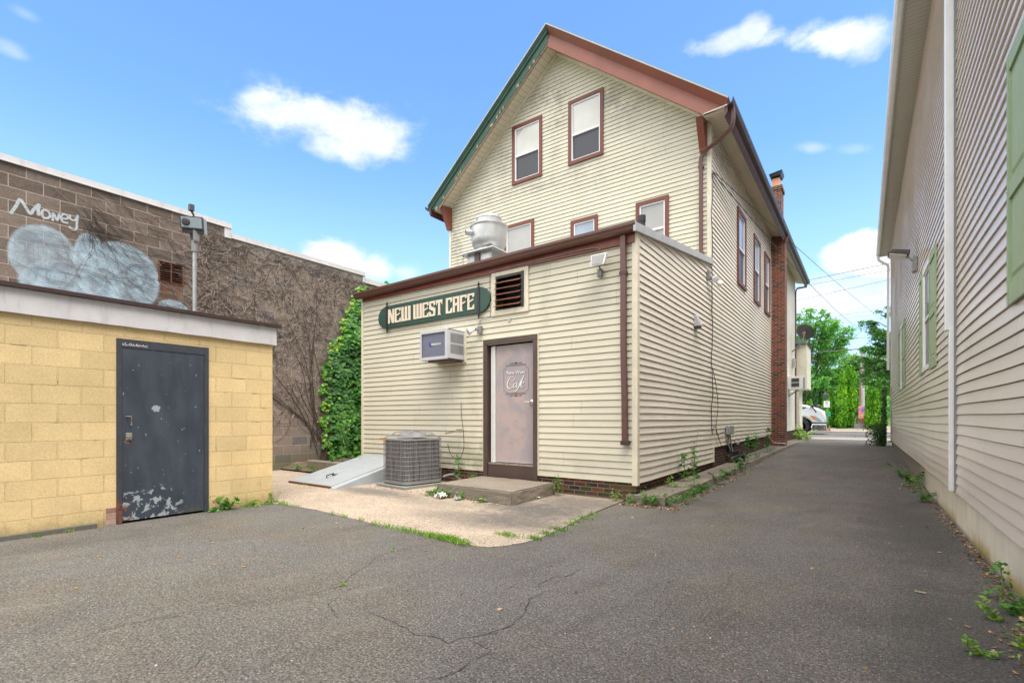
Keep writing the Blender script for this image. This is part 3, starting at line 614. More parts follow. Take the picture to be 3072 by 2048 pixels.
# leaves: (N,3) points -> diamond leaves in one mesh
def leaves(name, pts, size, m, parent=None, nrm=None, spread=1., loc=None, aspect=.55, droop=0., shape='diamond', up=None, jit=.35):
    pts = np.asarray(pts, float); N = len(pts)
    if nrm is None: nm = rng.normal(size=(N, 3))
    else: nm = np.asarray(nrm, float)+rng.normal(size=(N, 3))*spread
    nm /= np.linalg.norm(nm, axis=1)[:, None]+1e-9
    if up is None: t = rng.normal(size=(N, 3))
    else: t = np.tile(np.array(up, float), (N, 1))+rng.normal(size=(N, 3))*jit
    t[:, 2] -= droop
    t -= (t*nm).sum(1)[:, None]*nm; t /= np.linalg.norm(t, axis=1)[:, None]+1e-9; b = np.cross(nm, t)
    sz = (size*rng.uniform(.6, 1.35, N))[:, None]
    if shape == 'ivy': sh = [(0, 1), (.22, .52), (.62, .62), (.42, .12), (.62, -.30), (0., -.42), (-.62, -.30), (-.42, .12), (-.62, .62), (-.22, .52)]; sh = [(x*.8, -y*.75) for x, y in sh][::-1]
    elif shape == 'frond': sh = [(0, 1.), (.12, .35), (.40, .45), (.16, .0), (.34, -.25), (0, -.5), (-.34, -.25), (-.16, 0.), (-.40, .45), (-.12, .35)]
    elif shape == 'blade': sh = [(0, 1), (.07, .2), (.06, -.5), (-.06, -.5), (-.07, .2)]
    else: sh = [(0, .62), (aspect/2, .08), (aspect*.3, -.3), (0, -.42), (-aspect*.3, -.3), (-aspect/2, .08)]
    k = len(sh); V = np.empty((N, k, 3))
    for i, (a, c) in enumerate(sh): V[:, i] = pts+(b*a+t*c)*sz+nm*(sz*(-.18*abs(a)-.10*abs(c)))
    if parent is not None: o3 = np.array(parent_world(parent))*(0 if parent.get('_local') else 1)
    else: o3 = np.array(loc if loc is not None else (0, 0, 0), float)
    V = (V-o3).reshape(-1, 3)
    me = bpy.data.meshes.new(name); me.vertices.add(N*k); me.vertices.foreach_set('co', V.ravel().astype(np.float32))
    me.loops.add(N*k); me.loops.foreach_set('vertex_index', np.arange(N*k, dtype=np.int32)); me.polygons.add(N)
    me.polygons.foreach_set('loop_start', (np.arange(N)*k).astype(np.int32)); me.polygons.foreach_set('loop_total', np.full(N, k, np.int32))
    me.update(calc_edges=True); me.materials.append(m)
    o = bpy.data.objects.new(name, me); C.objects.link(o); o.parent = parent
    if parent is None: o.location = tuple(o3)
    return o
# ================================================================== GROUND
def grid(xs, ys, zf):
    mb = MB(); nx, ny = len(xs), len(ys)
    vs = [(x, y, zf(x, y)) for y in ys for x in xs]; fs = [(j*nx+i, j*nx+i+1, (j+1)*nx+i+1, (j+1)*nx+i) for j in range(ny-1) for i in range(nx-1)]
    return mb.add(vs, fs)
def hz(x, y):
    v = rise(y)-.03
    if y > 43: v += .45*min((y-43)/5, 1)+max(0, min((y-50), 60))*.02
    return v
ys = [-400, -60, -20, -8, -4, 0, 3, 6, 8, 10, 12, 14, 16, 18, 20, 22, 24, 26, 28, 31, 36, 42, 43, 44, 45, 46, 47, 48, 50, 55, 60, 70, 90, 110, 200, 900]
tag(grid([-600, -100, -40, -20, -12, -6, -3, 0, 2, 6, 12, 20, 40, 100, 600], ys, lambda x, y: hz(x, y)-.02).build('ground', M['grassland']), kind='structure')
# asphalt lot and driveway
ysd = [-14, -8, -4, 0, 2, 4, 6, 7, 8, 9, 10, 11, 12, 13, 14, 16, 18, 20, 22, 24, 26, 27.9]
lot = grid([-16, -12, -8, -5, -2.9, -1, .87], [-14, -8, -4, 0, 2, 4, 6, 6.9], lambda x, y: rise(y))
lot.add(*(lambda q: (q.v, q.f))(grid([-2.55, -2.2, -1, 0, .87], [6.9]+[y for y in ysd if y > 6.9], lambda x, y: rise(y))))
tag(lot.build('asphalt_driveway', M['asphalt']), kind='structure')
tag(grid([-60, -20, -9, -4, 0, 4, 20, 60], [31.1, 36, 42], lambda x, y: .19).build('road', M['road']), kind='structure')
# near pavement, with a dropped kerb at the driveway; far kerb, far pavement
tag(grid([-60, -20, -9, -4, 0, 4, 20, 60], [27.9, 30.0, 31.1], lambda x, y: .212).build('pavement', M['walk_far']), kind='structure')
kb = MB(); kb.box((-60, 42, .1), (60, 42.16, .30)); tag(kb.build('kerb', M['walk_far'], bevel=.02), kind='structure')
def fw(x, y): return hz(x, y)+.012+.028
tag(grid([-60, -20, -9, -4, -2, 0, 4, 20, 60], [42.16, 43, 44, 45, 46, 47], lambda x, y: .215+.085+max(0, (y-43))*.085).build('far_pavement', M['walk_far']), kind='structure')
# concrete slab in front of the annex
SL = [(-6.95, 3.66), (-6.6, 3.72), (-5.885, 3.743), (-5.139, 3.681), (-4.345, 3.626), (-3.712, 3.647), (-3.25, 3.63), (-3.05, 3.56), (-2.90, 3.60), (-2.78, 3.75), (-2.70, 3.98), (-2.685, 4.25), (-2.72, 4.8), (-2.79, 5.27), (-2.83, 5.9), (-2.86, 6.56), (-2.87, 6.84)]
def slz(x, y): return .006+.012*min(max((y-3.9)/2.9, 0), 1)
xs_ = sorted(set([-11.1, -9.5, -8, -6.98]+[p[0] for p in SL]))
sb = MB()
# fan of strips: column by column between the outline and the wall
def edge_y(x):
    if x <= -6.95: return 3.62
    for (a, b) in zip(SL, SL[1:]):
        if a[0] <= x <= b[0] and b[0] > a[0]: return a[1]+(b[1]-a[1])*(x-a[0])/(b[0]-a[0])
    return 3.6
xs2 = [-11.1+i*.2 for i in range(21)]+[-6.95+i*.14 for i in range(1, 30)]+[-2.88]; xs2 = [x for x in xs2 if x <= -2.87]
for xa, xb in zip(xs2, xs2[1:]):
    n = 8
    for j in range(n):
        def Y(x, t): e = edge_y(x); return e+(6.84-e)*t
        q = [(xa, Y(xa, j/n)), (xb, Y(xb, j/n)), (xb, Y(xb, (j+1)/n)), (xa, Y(xa, (j+1)/n))]
        sb.quad(*[(x, y, slz(x, y)) for x, y in q])
# the rounded right-hand end
rt = [p for p in SL if p[0] > -2.905][0:]
for a, b in zip(rt, rt[1:]): sb.quad((-2.88, a[1], slz(0, a[1])), (a[0], a[1], slz(0, a[1])), (b[0], b[1], slz(0, b[1])), (-2.88, b[1], slz(0, b[1])))
for a, b in zip(SL, SL[1:]): sb.quad((a[0], a[1], -.01), (b[0], b[1], -.01), (b[0], b[1], slz(0, b[1])), (a[0], a[1], slz(0, a[1])))
tag(sb.build('concrete_slab', M['slab']), kind='structure')
sk = MB()   # strip between the blocks wall and the annex, further back
tag(grid([-11.1, -10, -9.0], [6.84, 9, 14], lambda x, y: .05).build('back_strip', M['soil']), kind='structure')
# side walk / raised ledge along the house
lg = MB()
def ledge(y0, y1, xa0, xb0, xa1, xb1, t0=.12, t1=.12, mb=None):
    r0, r1 = rise(y0), rise(y1)
    (mb or lg).hexa([(xa0, y0, r0-.05), (xb0, y0, r0-.05), (xb1, y1, r1-.05), (xa1, y1, r1-.05), (xa0, y0, r0+t0), (xb0-.02, y0+.02, r0+t0), (xb1-.02, y1, r1+t1), (xa1, y1, r1+t1)])
ledge(6.70, 7.98, -2.80, -2.23, -2.68, -2.22); ledge(8.0, 9.6, -2.68, -2.21, -2.68, -2.23); ledge(9.62, 12.4, -2.68, -2.23, -2.68, -2.20, .12, .115)
ledge(12.41, 16.0, -2.68, -2.2, -2.68, -2.17, .115, .11); ledge(16.02, 21.0, -2.68, -2.17, -2.68, -2.12, .11, .09); ledge(21.02, 27.9, -2.68, -2.12, -2.68, -2.1, .09, .04)
lo = lg.build('side_walk', M['walk']); tag(lo, kind='structure')
bm = bmesh.new(); bm.from_mesh(lo.data); bmesh.ops.subdivide_edges(bm, edges=[e for e in bm.edges if e.calc_length() > .4], cuts=9, use_grid_fill=True)
for v in bm.verts:
    if v.co.x > -2.4: v.co.x += .030*mnoise.noise(Vector((0, v.co.y*3.1, v.co.z*4))); v.co.z += .012*mnoise.noise(Vector((1, v.co.y*4.3, 3)))
bm.to_mesh(lo.data); bm.free()
# planting bed beside the grey block wall
def bedz(x, y): return .05+.16*min(1, max(0, (y-6.15)/.35))*(0.75+.5*mnoise.noise(Vector((x*2.1, y*2.3, 0))))
tag(grid([-11.1+i*.12 for i in range(18)], [6.1+i*.13 for i in range(24)], bedz).build('planting_bed', M['soil'], smooth=True), kind='structure')
kbx = MB(); kbx.box((-10.35, 6.30, .02), (-9.0, 6.48, .27)); kbo = kbx.build('kerb_stone', M['walk'], bevel=.02); tag(kbo, kind='structure')
# cracks in the asphalt
ck = MB(); PG = lambda u, z, n: (u, z, n)
for pl, w0 in [([(-3.479, .56), (-3.523, .728), (-3.547, .913), (-3.514, 1.126), (-3.449, 1.339), (-3.401, 1.556), (-3.431, 1.87)], .006),
               ([(-3.182, 1.69), (-3.117, 1.884), (-3.081, 2.152), (-3.249, 2.367), (-3.339, 2.581), (-3.499, 2.822), (-3.516, 2.985)], .008),
               ([(-2.998, 2.298), (-2.972, 2.093), (-2.844, 1.888), (-2.548, 1.764)], .007),
               ([(-2.584, 1.964), (-2.307, 1.958), (-2.037, 1.916), (-1.947, 1.964), (-1.838, 1.945), (-1.811, 2.029), (-1.717, 2.164), (-1.663, 2.256)], .011),
               ([(-1.876, 3.638), (-1.848, 3.346), (-1.931, 3.222), (-1.946, 3.029), (-1.824, 2.895), (-1.829, 2.739), (-1.724, 2.52), (-1.683, 2.313), (-1.746, 2.109), (-1.793, 2.052)], .010),
               ([(-1.793, 2.052), (-1.596, 2.012), (-1.588, 1.796), (-1.61, 1.681), (-1.645, 1.588)], .008),
               ([(-2.83, 1.151), (-2.674, 1.038), (-2.601, .919)], .006), ([(-2.431, 1.469), (-2.39, 1.27), (-2.373, 1.155)], .006),
               ([(-3.60, .95), (-3.50, 1.12), (-3.36, 1.33), (-3.30, 1.62), (-3.20, 1.72)], .005), ([(-1.2, 2.6), (-1.0, 2.9), (-1.05, 3.3), (-.8, 3.7), (-.85, 4.2)], .004), ([(-5.9, 2.3), (-5.4, 2.2), (-4.9, 2.4), (-4.4, 2.2), (-4.0, 2.35)], .004), ([(-.6, 1.9), (-.9, 2.15), (-1.15, 2.1), (-1.5, 2.3)], .004), ([(-4.6, 3.4), (-5.1, 2.7), (-5.3, 2.0), (-5.9, 1.4)], .005)]:
    pts = []
    for a, b in zip(pl, pl[1:]):
        n = max(2, int(math.hypot(b[0]-a[0], b[1]-a[1])/.022))
        for i in range(n):
            t = i/n; x = a[0]+(b[0]-a[0])*t; y = a[1]+(b[1]-a[1])*t
            pts.append((x+.016*mnoise.noise(Vector((x*16, y*16, 0)))+.006*mnoise.noise(Vector((x*60, y*60, 5))), y+.016*mnoise.noise(Vector((x*16, y*16, 7)))+.006*mnoise.noise(Vector((x*60, y*60, 9)))))
    ws = [max(.0004, .75*w0*(.30+1.0*abs(mnoise.noise(Vector((i*.23, w0*900, 0)))))*min(1, i/5, (len(pts)-i)/5)) for i in range(len(pts))]
    ribbon(ck, PG, pts, ws, .0025)
tag(ck.build('pavement_crack', M['crack'], recalc=False), kind='structure')
# ================================================================== CAFE BUILDING (gabled house + rear annex)
SX, AY, HY, HL, YE = -2.677, 6.8, 10.98, -10.26, 26.85
AF, SS, HF = FR(AY), SD(SX), FR(HY)
cafe = thing('cafe_building', 'cream clapboard gabled house with low rear annex and brown door, centre of the lot', 'building', (-6.4, 14., 0))
def roofz(y): return .012*(y-HY)
def annex_top(y): return 3.98+.145*(y-6.68)
# annex rear wall with openings
DOOR = (-5.44, -4.43, 0., 2.56); LV = (-5.25, -4.655, 3.115, 3.70)
mb = MB(); siding(mb, AF, -8.93, SX-.062, .28, 3.79, .102, holes=[DOOR, LV])
mb.build('annex_wall', M['cream_annex'], cafe)
MB().pb(AF, -8.93, -2.70, 3.775, 3.93, -.01, .045).build('frieze_board', M['redbrown'], cafe)
mb = MB(); mb.pb(AF, -8.96, SX-.01, .02, .285, -.12, -.006); mb.build('annex_foundation', M['brick_front'], cafe)
# corner boards
mb = MB(); mb.pb(AF, SX-.062, SX+.022, .245, 3.93, -.0, .024); mb.pb(SS, AY-.0, AY+.062, .245, 4.02, .0, .022); mb.build('corner_board', M['cream_trim'], cafe)
mb = MB(); mb.pb(AF, -8.99, -8.93, .26, 3.80, -.02, .026); mb.build('corner_board', M['cream_trim'], cafe)
# left wall of the annex (seen from other positions) and of the house
siding(MB(), RT(-8.98), AY+.0, HY, .28, 4.0, .102).build('annex_side_wall', M['cream_far'], cafe)
# long side wall: annex part then house part, one plane
WS = [(13.66, 14.72), (15.96, 17.0), (17.88, 18.94)]
mb = MB()
def lim_side(z):
    # the annex roof slopes up to the house
    y0 = AY+.05
    if z > 3.96: y0 = min(max(AY+.05, 6.68+(z-3.98+.04)/.145), HY+.06)
    return (y0, 11.2) if z < .63 else (y0, YE)
siding(mb, SS, AY, YE, .28, 7.95, .102, holes=[(a+.03, b-.03, 4.76, 6.68) for a, b in WS]+[(19.45, 20.0, .5, 8.)], lim=lim_side, wav=.014, amp=.018)
mb.build('side_wall', M['cream_side_lifted'], cafe)
mb = MB(); mb.pb(SS, 11.17, 11.22, .27, .70, 0, .03); mb.build('end_trim', M['cream_trim'], cafe)
# brick foundation under the side wall with two basement openings
mb = MB()
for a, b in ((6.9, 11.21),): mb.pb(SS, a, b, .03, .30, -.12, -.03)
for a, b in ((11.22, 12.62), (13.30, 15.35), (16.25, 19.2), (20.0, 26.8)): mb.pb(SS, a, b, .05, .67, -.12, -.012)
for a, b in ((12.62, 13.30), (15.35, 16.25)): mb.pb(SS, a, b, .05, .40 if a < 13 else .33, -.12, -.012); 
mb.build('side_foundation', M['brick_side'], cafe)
mb = MB()
for a, b in ((12.62, 13.30), (15.35, 16.25)): MB().pb(SS, a-.02, b+.02, .30, .68, -.40, -.22).build('basement_opening', M['black'], cafe)
# rear gable wall of the house
APX = (-6.47, 10.72)
def lim_gable(z):
    if z < 7.70: return (HL+.055, SX-.062)
    f = (z-7.70)/(10.72-7.70); return (HL+f*(APX[0]-HL), SX-f*(SX-APX[0]))
mb = MB(); GW = [(-7.90, -6.93, 7.66, 9.27), (-6.13, -5.16, 7.67, 9.30), (-4.33, -3.56, 4.9, 6.25), (-6.06, -5.31, 5.2, 6.24), (-8.19, -7.19, 4.6, 6.59)]
siding(mb, HF, HL, SX, 4.2, 10.70, .100, holes=[(a+.03, b-.03, c+.03, d-.03) for a, b, c, d in GW], lim=lim_gable, wav=.004, step=.7)
mb.build('gable_wall', M['cream_gable'], cafe)
mb = MB(); mb.pb(HF, SX-.062, SX+.022, 4.5, 7.62, 0, .024); mb.pb(SS, HY, HY+.075, 4.55, 7.75, 0, .022); mb.build('corner_board', M['cream_trim'], cafe)
mb = MB(); mb.pb(HF, HL-.02, HL+.055, 4.2, 7.6, 0, .024); mb.build('corner_board', M['cream_trim'], cafe)
siding(MB(), RT(HL), HY, YE, .5, 7.7, .102).build('side_wall', M['cream_far'], cafe)
siding(MB(), (lambda u, z, n: (u, YE+n, z)), HL, SX, .6, 10.7, .102, lim=lambda z: (HL, SX) if z < 7.9 else lim_gable(z-.2)).build('front_wall', M['cream_far'], cafe)
# gable trim strips under the soffit
mb = MB()
for s, xe, ze in ((1, SX+.02, 7.64), (-1, HL-.02, 7.64)):
    a = (APX[0], HY-.02, 10.72); b = (xe, HY-.02, ze)
    mb.hexa([(a[0], a[1]-.015, a[2]-.07), (a[0], a[1]+.02, a[2]-.07), (b[0], b[1]+.02, b[2]-.07), (b[0], b[1]-.015, b[2]-.07), (a[0], a[1]-.015, a[2]), (a[0], a[1]+.02, a[2]), (b[0], b[1]+.02, b[2]), (b[0], b[1]-.015, b[2])])
mb.build('gable_trim', M['cream_trim'], cafe)
# roof: two slopes, rake edge at y 10.44
RX, RZ, EXR, EXL, EZ, RY, FY = -6.47, 11.15, -2.20, -10.66, 7.66, 10.44, 27.42
def slab_roof(ex):
    d = .05
    m_ = MB(); za, zb = RZ, EZ
    A = [(RX, RY-.02, za), (ex, RY-.02, zb), (ex, FY, zb+roofz(FY)), (RX, FY, za+roofz(FY))]
    m_.hexa([(x, y, z-d) for x, y, z in A]+A); return m_
sr = slab_roof(EXR); r2 = slab_roof(EXL); sr.add(r2.v, r2.f); roof = sr.build('roof', M['shingle'], cafe)
mb = MB(); mb.lathe((-4.55, 14.3, 9.3), [(.055, 0), (.055, .75)], 14); mb.lathe((-4.55, 14.3, 10.05), [(.075, -.05), (.075, .03)], 14); mb.build('vent_pipe', M['black_metal'], roof)
# rake profile: (drop perpendicular to slope, out) -> white drip, recessed upper facet, leaning lower board
def rake(ex, board, split=False):
    dx_, dz_ = ex-RX, EZ-RZ; L = math.hypot(dx_, dz_); px, pz = (dz_/L, -dx_/L) if dx_ > 0 else (-dz_/L, dx_/L)
    def sweep(prof, e0=0., e1=1., z_apex=0.):
        a = []; b = []
        for d, o in prof:
            # mitre at the ridge: the cut is vertical
            za_ = RZ-.05-d*L/abs(dx_); s_ = abs(dz_/dx_); xx = min(abs(dx_), (za_-7.50)/s_); sg_ = 1 if dx_ > 0 else -1
            a.append((RX, RY+o, za_)); b.append((RX+sg_*xx, RY+o, za_-xx*s_))
        k = len(prof); m_ = MB(); m_.add(a+b, [tuple(range(k))[::-1], tuple(range(k, 2*k))]+[(i, (i+1) % k, (i+1) % k+k, i+k) for i in range(k)]); return m_
    drip = sweep([(-.030, -.035), (.0, -.035), (.0, .02), (-.030, .02)])
    drip.build('drip_edge', M['white_drip'], cafe)
    if not split:
        sweep([(.002, -.025), (.135, .095), (.40, .045), (.40, .10), (.14, .16), (.002, .16)]).build('rake_board', board, cafe)
    else:
        sweep([(.002, -.012), (.05, .005), (.052, .03), (.002, .14)]).build('rake_board', board, cafe)
        sweep([(.053, .018), (.11, .03), (.14, .075), (.054, .14)]).build('rake_moulding', M['green_rake'], cafe)
        sweep([(.142, .062), (.30, .062), (.30, .12), (.142, .14)]).build('rake_board', M['green_rake'], cafe)
        sweep([(.302, .075), (.345, .075), (.345, .12), (.302, .12)]).build('rake_batten', M['raw_wood'], cafe)
rake(EXR, M['copper_rake']); rake(EXL, M['green_rake'], True)
# bare wood patches and knots on the green rake
mb = MB(); px_ = random.Random(3)
for f, w_ in ((.10, .05), (.13, .04), (.22, .07), (.335, .035), (.36, .03), (.385, .05), (.43, .10), (.55, .05), (.70, .04), (.715, .03), (.74, .04), (.86, .05), (.93, .09)):
    cx_ = RX+(EXL-RX)*f; cz_ = RZ+(EZ-RZ)*f-.05-.36
    mb = MB(); mb.hexa([(cx_-w_/2, RY+.050, cz_-.05), (cx_+w_/2, RY+.050, cz_-.02), (cx_+w_/2, RY+.07, cz_-.02), (cx_-w_/2, RY+.07, cz_-.05), (cx_-w_/2, RY+.050, cz_+.02), (cx_+w_/2, RY+.050, cz_+.06), (cx_+w_/2, RY+.07, cz_+.06), (cx_-w_/2, RY+.07, cz_+.02)]); mb.build('wood_patch', M['raw_wood'], cafe)
# rake soffits (slope with the roof), from rake bottom to the wall
mb = MB()
for ex in (SX+.03, HL-.03):
    mb.quad((RX, RY+.06, 10.66), (ex, RY+.06, 7.53), (ex, HY+.02, 7.60), (RX, HY+.02, 10.74))
mb.build('rake_soffit', M['soffit_rake'], cafe)
# eaves both sides: soffit + fascia + gutter
def eave(s, ex, wx):
    y0, y1 = RY+.08, FY
    mb = MB(); mb.quad((wx, y0, 7.55+roofz(y0)), (ex-s*.06, y0, 7.50), (ex-s*.06, y1, 7.50+roofz(y1)), (wx, y1, 7.60+roofz(y1)))
    mb.build('eave_soffit', M['soffit_side'], cafe)
    mb = MB(); mb.hexa([(ex-s*.08, y0-.05, 7.30), (ex-s*.02, y0-.05, 7.38), (ex-s*.02, y1, 7.38+roofz(y1)), (ex-s*.08, y1, 7.30+roofz(y1)), (ex-s*.08, y0-.05, EZ-.06), (ex-s*.02, y0-.05, EZ-.05), (ex-s*.02, y1, EZ-.05+roofz(y1)), (ex-s*.08, y1, EZ-.06+roofz(y1))])
    mb.build('eave_fascia', M['maroon'], cafe)
    prof = [(0, 0, 0), (s*.085, 0, .01), (s*.115, 0, .07), (s*.12, 0, .115), (s*.105, 0, .115), (s*.10, 0, .075), (s*.075, 0, .02), (s*.01, 0, .01)]
    MB().strip([(p[0], 0, p[2]) for p in prof], (ex-s*.018, RY-.03, EZ-.17), (ex-s*.018, y1+.02, EZ-.17+roofz(y1))).build('gutter', M['roof_metal_brown'], cafe)
eave(1, EXR, SX); eave(-1, EXL, HL)
# return of the copper rake board at the lower right
mb = MB(); mb.hexa([(-2.72, RY+.05, 7.50), (EXR+.0, RY-.0, 7.50), (EXR, HY-.35, 7.50), (-2.70, HY-.35, 7.50), (-2.72, RY+.05, 7.515), (EXR, RY-.0, 7.515), (EXR, HY-.35, 7.515), (-2.70, HY-.35, 7.515)]); mb.build('soffit_return', M['cream_trim'], cafe)
# brackets under the rakes
for x0 in (-2.88, HL-.06):
    mb = MB(); poly = [(HY-.005, 6.95), (HY-.10, 6.95), (HY-.12, 7.02), (HY-.40, 7.55), (HY-.005, 7.62)]
    mb.prism([(y, z) for y, z in poly], lambda u, z, n: (n, u, z), x0, x0+.15); mb.build('bracket', M['copper_rake'], cafe, bevel=.01)
# annex roof + gutter + verge
mb = MB(); x0, x1 = -9.02, SX+.05
A = [(x0, 6.66, annex_top(6.66)-.095), (x1, 6.66, annex_top(6.66)+.015), (x1, HY, annex_top(HY)), (x0, HY, annex_top(HY)-.02)]
mb.hexa([(x, y, z-.04) for x, y, z in A]+[(x, y, z+.015) for x, y, z in A]); ar = mb.build('annex_roof', M['roof_grit'], cafe)
mb = MB(); mb.hexa([(SX+.02, 6.62, annex_top(6.62)-.09), (SX+.065, 6.62, annex_top(6.62)-.09), (SX+.065, HY+.0, annex_top(HY)-.09), (SX+.02, HY, annex_top(HY)-.09), (SX+.02, 6.62, annex_top(6.62)+.03), (SX+.065, 6.62, annex_top(6.62)+.03), (SX+.065, HY, annex_top(HY)+.03), (SX+.02, HY, annex_top(HY)+.03)]); mb.build('roof_verge', M['light_grey'], cafe)
# lumpy tar and grit along the roof edge
mb = MB()
for i in range(90):
    x = -2.75-abs(random.gauss(0, 1.1)); 
    if x < -5.6: continue
    r = random.uniform(.015, .045); mb.lathe((x, 6.67+random.uniform(0, .08), annex_top(6.66)+.025+(x+2.63)*.0175), [(r, 0), (r*.8, r*.6), (r*.3, r)], 6)
tag(mb.build('roof_grit_edge', M['roof_grit'], cafe), kind='stuff')
vp = MB(); vp.lathe((-3.25, 8.5, 4.2), [(.063, 0), (.063, .62)], 18); vp.lathe((-3.25, 8.5, 4.76), [(.07, 0), (.07, .11)], 18); vp.build('vent_pipe', M['black_metal'], cafe, smooth=True)
pf = [(0, 0), (0, -.115), (-.02, -.125), (-.07, -.122), (-.10, -.10), (-.112, -.06), (-.125, -.04), (-.127, 0), (-.117, 0), (-.115, -.03), (-.10, -.05), (-.09, -.09), (-.065, -.112), (-.012, -.112), (-.012, 0)]
MB().strip([(0, y, z) for y, z in pf], (-9.06, 6.735, 3.955), (-2.63, 6.735, 4.025)).build('gutter', M['brown_gutter'], cafe)
def downspout(name, pts, w_, d_, m_, par, ax):
    # rectangular pipe through pts, ax = wall-parallel direction (unit vector)
    mb = MB(); pts = [Vector(p) for p in pts]; a = Vector(ax)
    rings = []
    for i, p in enumerate(pts):
        t = (pts[min(i+1, len(pts)-1)]-pts[max(i-1, 0)]).normalized(); n = t.cross(a).normalized(); a2 = n.cross(t).normalized()
        rings.append([p-a2*w_/2-n*d_/2, p+a2*w_/2-n*d_/2, p+a2*w_/2+n*d_/2, p-a2*w_/2+n*d_/2])
    k = 4; vs = [v for r_ in rings for v in r_]; fs = [(0, 1, 2, 3), tuple(len(vs)-4+j for j in range(4))]
    for i in range(len(rings)-1): fs += [(i*4+j, i*4+(j+1) % 4, (i+1)*4+(j+1) % 4, (i+1)*4+j) for j in range(4)]
    mb.add(vs, fs); return mb.build(name, m_, par, bevel=.006)
ds = downspout('downspout', [(-2.855, AY-.065, 3.90), (-2.85, AY-.065, 3.3), (-2.85, AY-.065, 2.2), (-2.835, AY-.065, 1.6), (-2.828, AY-.065, .88)], .082, .06, M['brown_gutter'], cafe, (1, 0, 0))
MB().box((-2.905, AY-.10, 3.32), (-2.80, AY-.022, 3.37)).build('strap', M['roof_metal_brown'], ds); MB().box((-2.885, AY-.105, .835), (-2.765, AY-.02, .895)).build('outlet', M['roof_metal_brown'], ds)
ds = downspout('downspout', smoothpts([(-2.16, 10.60, 7.52), (-2.14, 10.60, 7.30), (-2.20, 10.65, 7.13), (-2.45, 10.75, 7.02), (-2.75, 10.87, 6.93), (-2.85, 10.90, 6.80), (-2.85, 10.91, 6.5)], 4)+[(-2.85, 10.91, 4.72)], .075, .055, M['brown_gutter'], cafe, (1, 0, 0))
MB().box((-2.905, HY-.10, 6.62), (-2.795, HY-.02, 6.66)).build('strap', M['brown_gutter'], ds); MB().box((-2.905, HY-.115, 4.70), (-2.795, HY-.02, 4.80)).build('outlet', M['brown_gutter'], ds)
ds = downspout('downspout', smoothpts([(-2.22, 27.2, 7.66), (-2.3, 27.1, 7.5), (-2.58, 26.8, 7.4), (-2.63, 26.7, 7.2)], 3)+[(-2.63, 26.7, .4)], .075, .055, M['dark_brown'], cafe, (0, 1, 0))
# windows of the gable and the side
window(cafe, HF, *GW[0], M['window_trim'], .085, rail=8.425); window(cafe, HF, *GW[1], M['window_trim'], .085, rail=8.415)
window(cafe, HF, *GW[2], M['window_trim'], .085, rail=5.55, lit='pane_blinds', low='pane_blinds'); window(cafe, HF, *GW[3], M['window_trim'], .085, panes='single', lit='pane_sky')
window(cafe, HF, *GW[4], M['window_trim'], .085, rail=5.5, lit='pane_blinds', low='pane_blinds')
for a, b in WS: window(cafe, SS, a, b, 4.73, 6.72, M['window_trim'], .09, rail=5.72, lit='pane_sky', low='pane_dark', depth=.05)
# louvre
mb = MB(); x0, x1, z0, z1 = -5.335, -4.552, 3.02, 3.795; t = .088
mb.pb(AF, x0, x1, z1-t, z1, 0, .034); mb.pb(AF, x0, x1, z0, z0+t, 0, .034); mb.pb(AF, x0, x0+t, z0+t, z1-t, 0, .032); mb.pb(AF, x1-t, x1, z0+t, z1-t, 0, .032)
lv = mb.build('louvre_vent', M['cream_trim'], cafe)
mb = MB(); mb.pb(AF, x1-t-.05, x1-t, z0+t, z1-t, -.06, .05); mb.pb(AF, x0+t, x1-t-.05, z1-t-.045, z1-t, -.06, .03); mb.pb(AF, x0+t, x1-t-.05, z0+t, z0+t+.025, -.06, .02); mb.build('vent_frame', M['black_metal'], lv)
MB().pb(AF, LV[0]-.05, LV[1]+.05, LV[2]-.05, LV[3]+.05, -.30, -.28).build('vent_backing', M['black'], lv)
for i in range(5):
    zc = 3.145+i*.1; m_ = MB(); m_.hexa([AF(x0+t+.005, zc+.015, .10), AF(x1-t-.055, zc+.005, .10), AF(x1-t-.055, zc+.062, .0), AF(x0+t+.005, zc+.062, .0), AF(x0+t+.005, zc+.019, .102), AF(x1-t-.055, zc+.010, .102), AF(x1-t-.055, zc+.068, .002), AF(x0+t+.005, zc+.068, .002)])
    m_.build('slat', M['rust_blade'], lv)
# door
mb = MB(); x0, x1, z0, z1 = -5.52, -4.37, .18, 2.62; t = .085
mb.pb(AF, x0, x1, z1-t, z1, -.09, .04); mb.pb(AF, x0, x0+t, z0, z1-t, -.09, .038); mb.pb(AF, x1-t, x1, z0, z1-t, -.09, .038)
mb.pb(AF, x0+t, x1-t, z0, .41, -.12, .005)
dr = mb.build('door', M['dark_brown'], cafe, bevel=.004)
mb = MB(); q = .016; mb.pb(AF, x0-q, x0, .28, z1+q, 0, .028); mb.pb(AF, x1, x1+q, .28, z1+q, 0, .028); mb.pb(AF, x0, x1, z1, z1+q, 0, .028); mb.build('door_trim', M['cream_trim'], dr)
MB().pb(AF, -5.292, -4.462, .455, 2.50, -.10, -.055).build('door_leaf', M['door_pink'], dr)
mb = MB(); mb.pb(AF, -5.395, -5.352, .45, 2.49, -.10, -.035); mb.pb(AF, -5.344, -5.298, .45, 2.50, -.10, -.028); mb.build('weather_strip', M['strip_white'], dr)
MB().pb(AF, -5.43, -4.46, .415, .445, -.11, .012).build('threshold', M['steel'], dr)
MB().pb(AF, -5.435, -4.455, .40, 2.54, -.16, -.14).build('door_backing', M['black'], dr)
mb = MB(); mb.lathe((-4.535, AY+.055, 1.497), [(.045, 0), (.045, .012), (.03, .022), (.014, .026), (.014, .06)], 20, axis=Vector((0, -1, 0)))
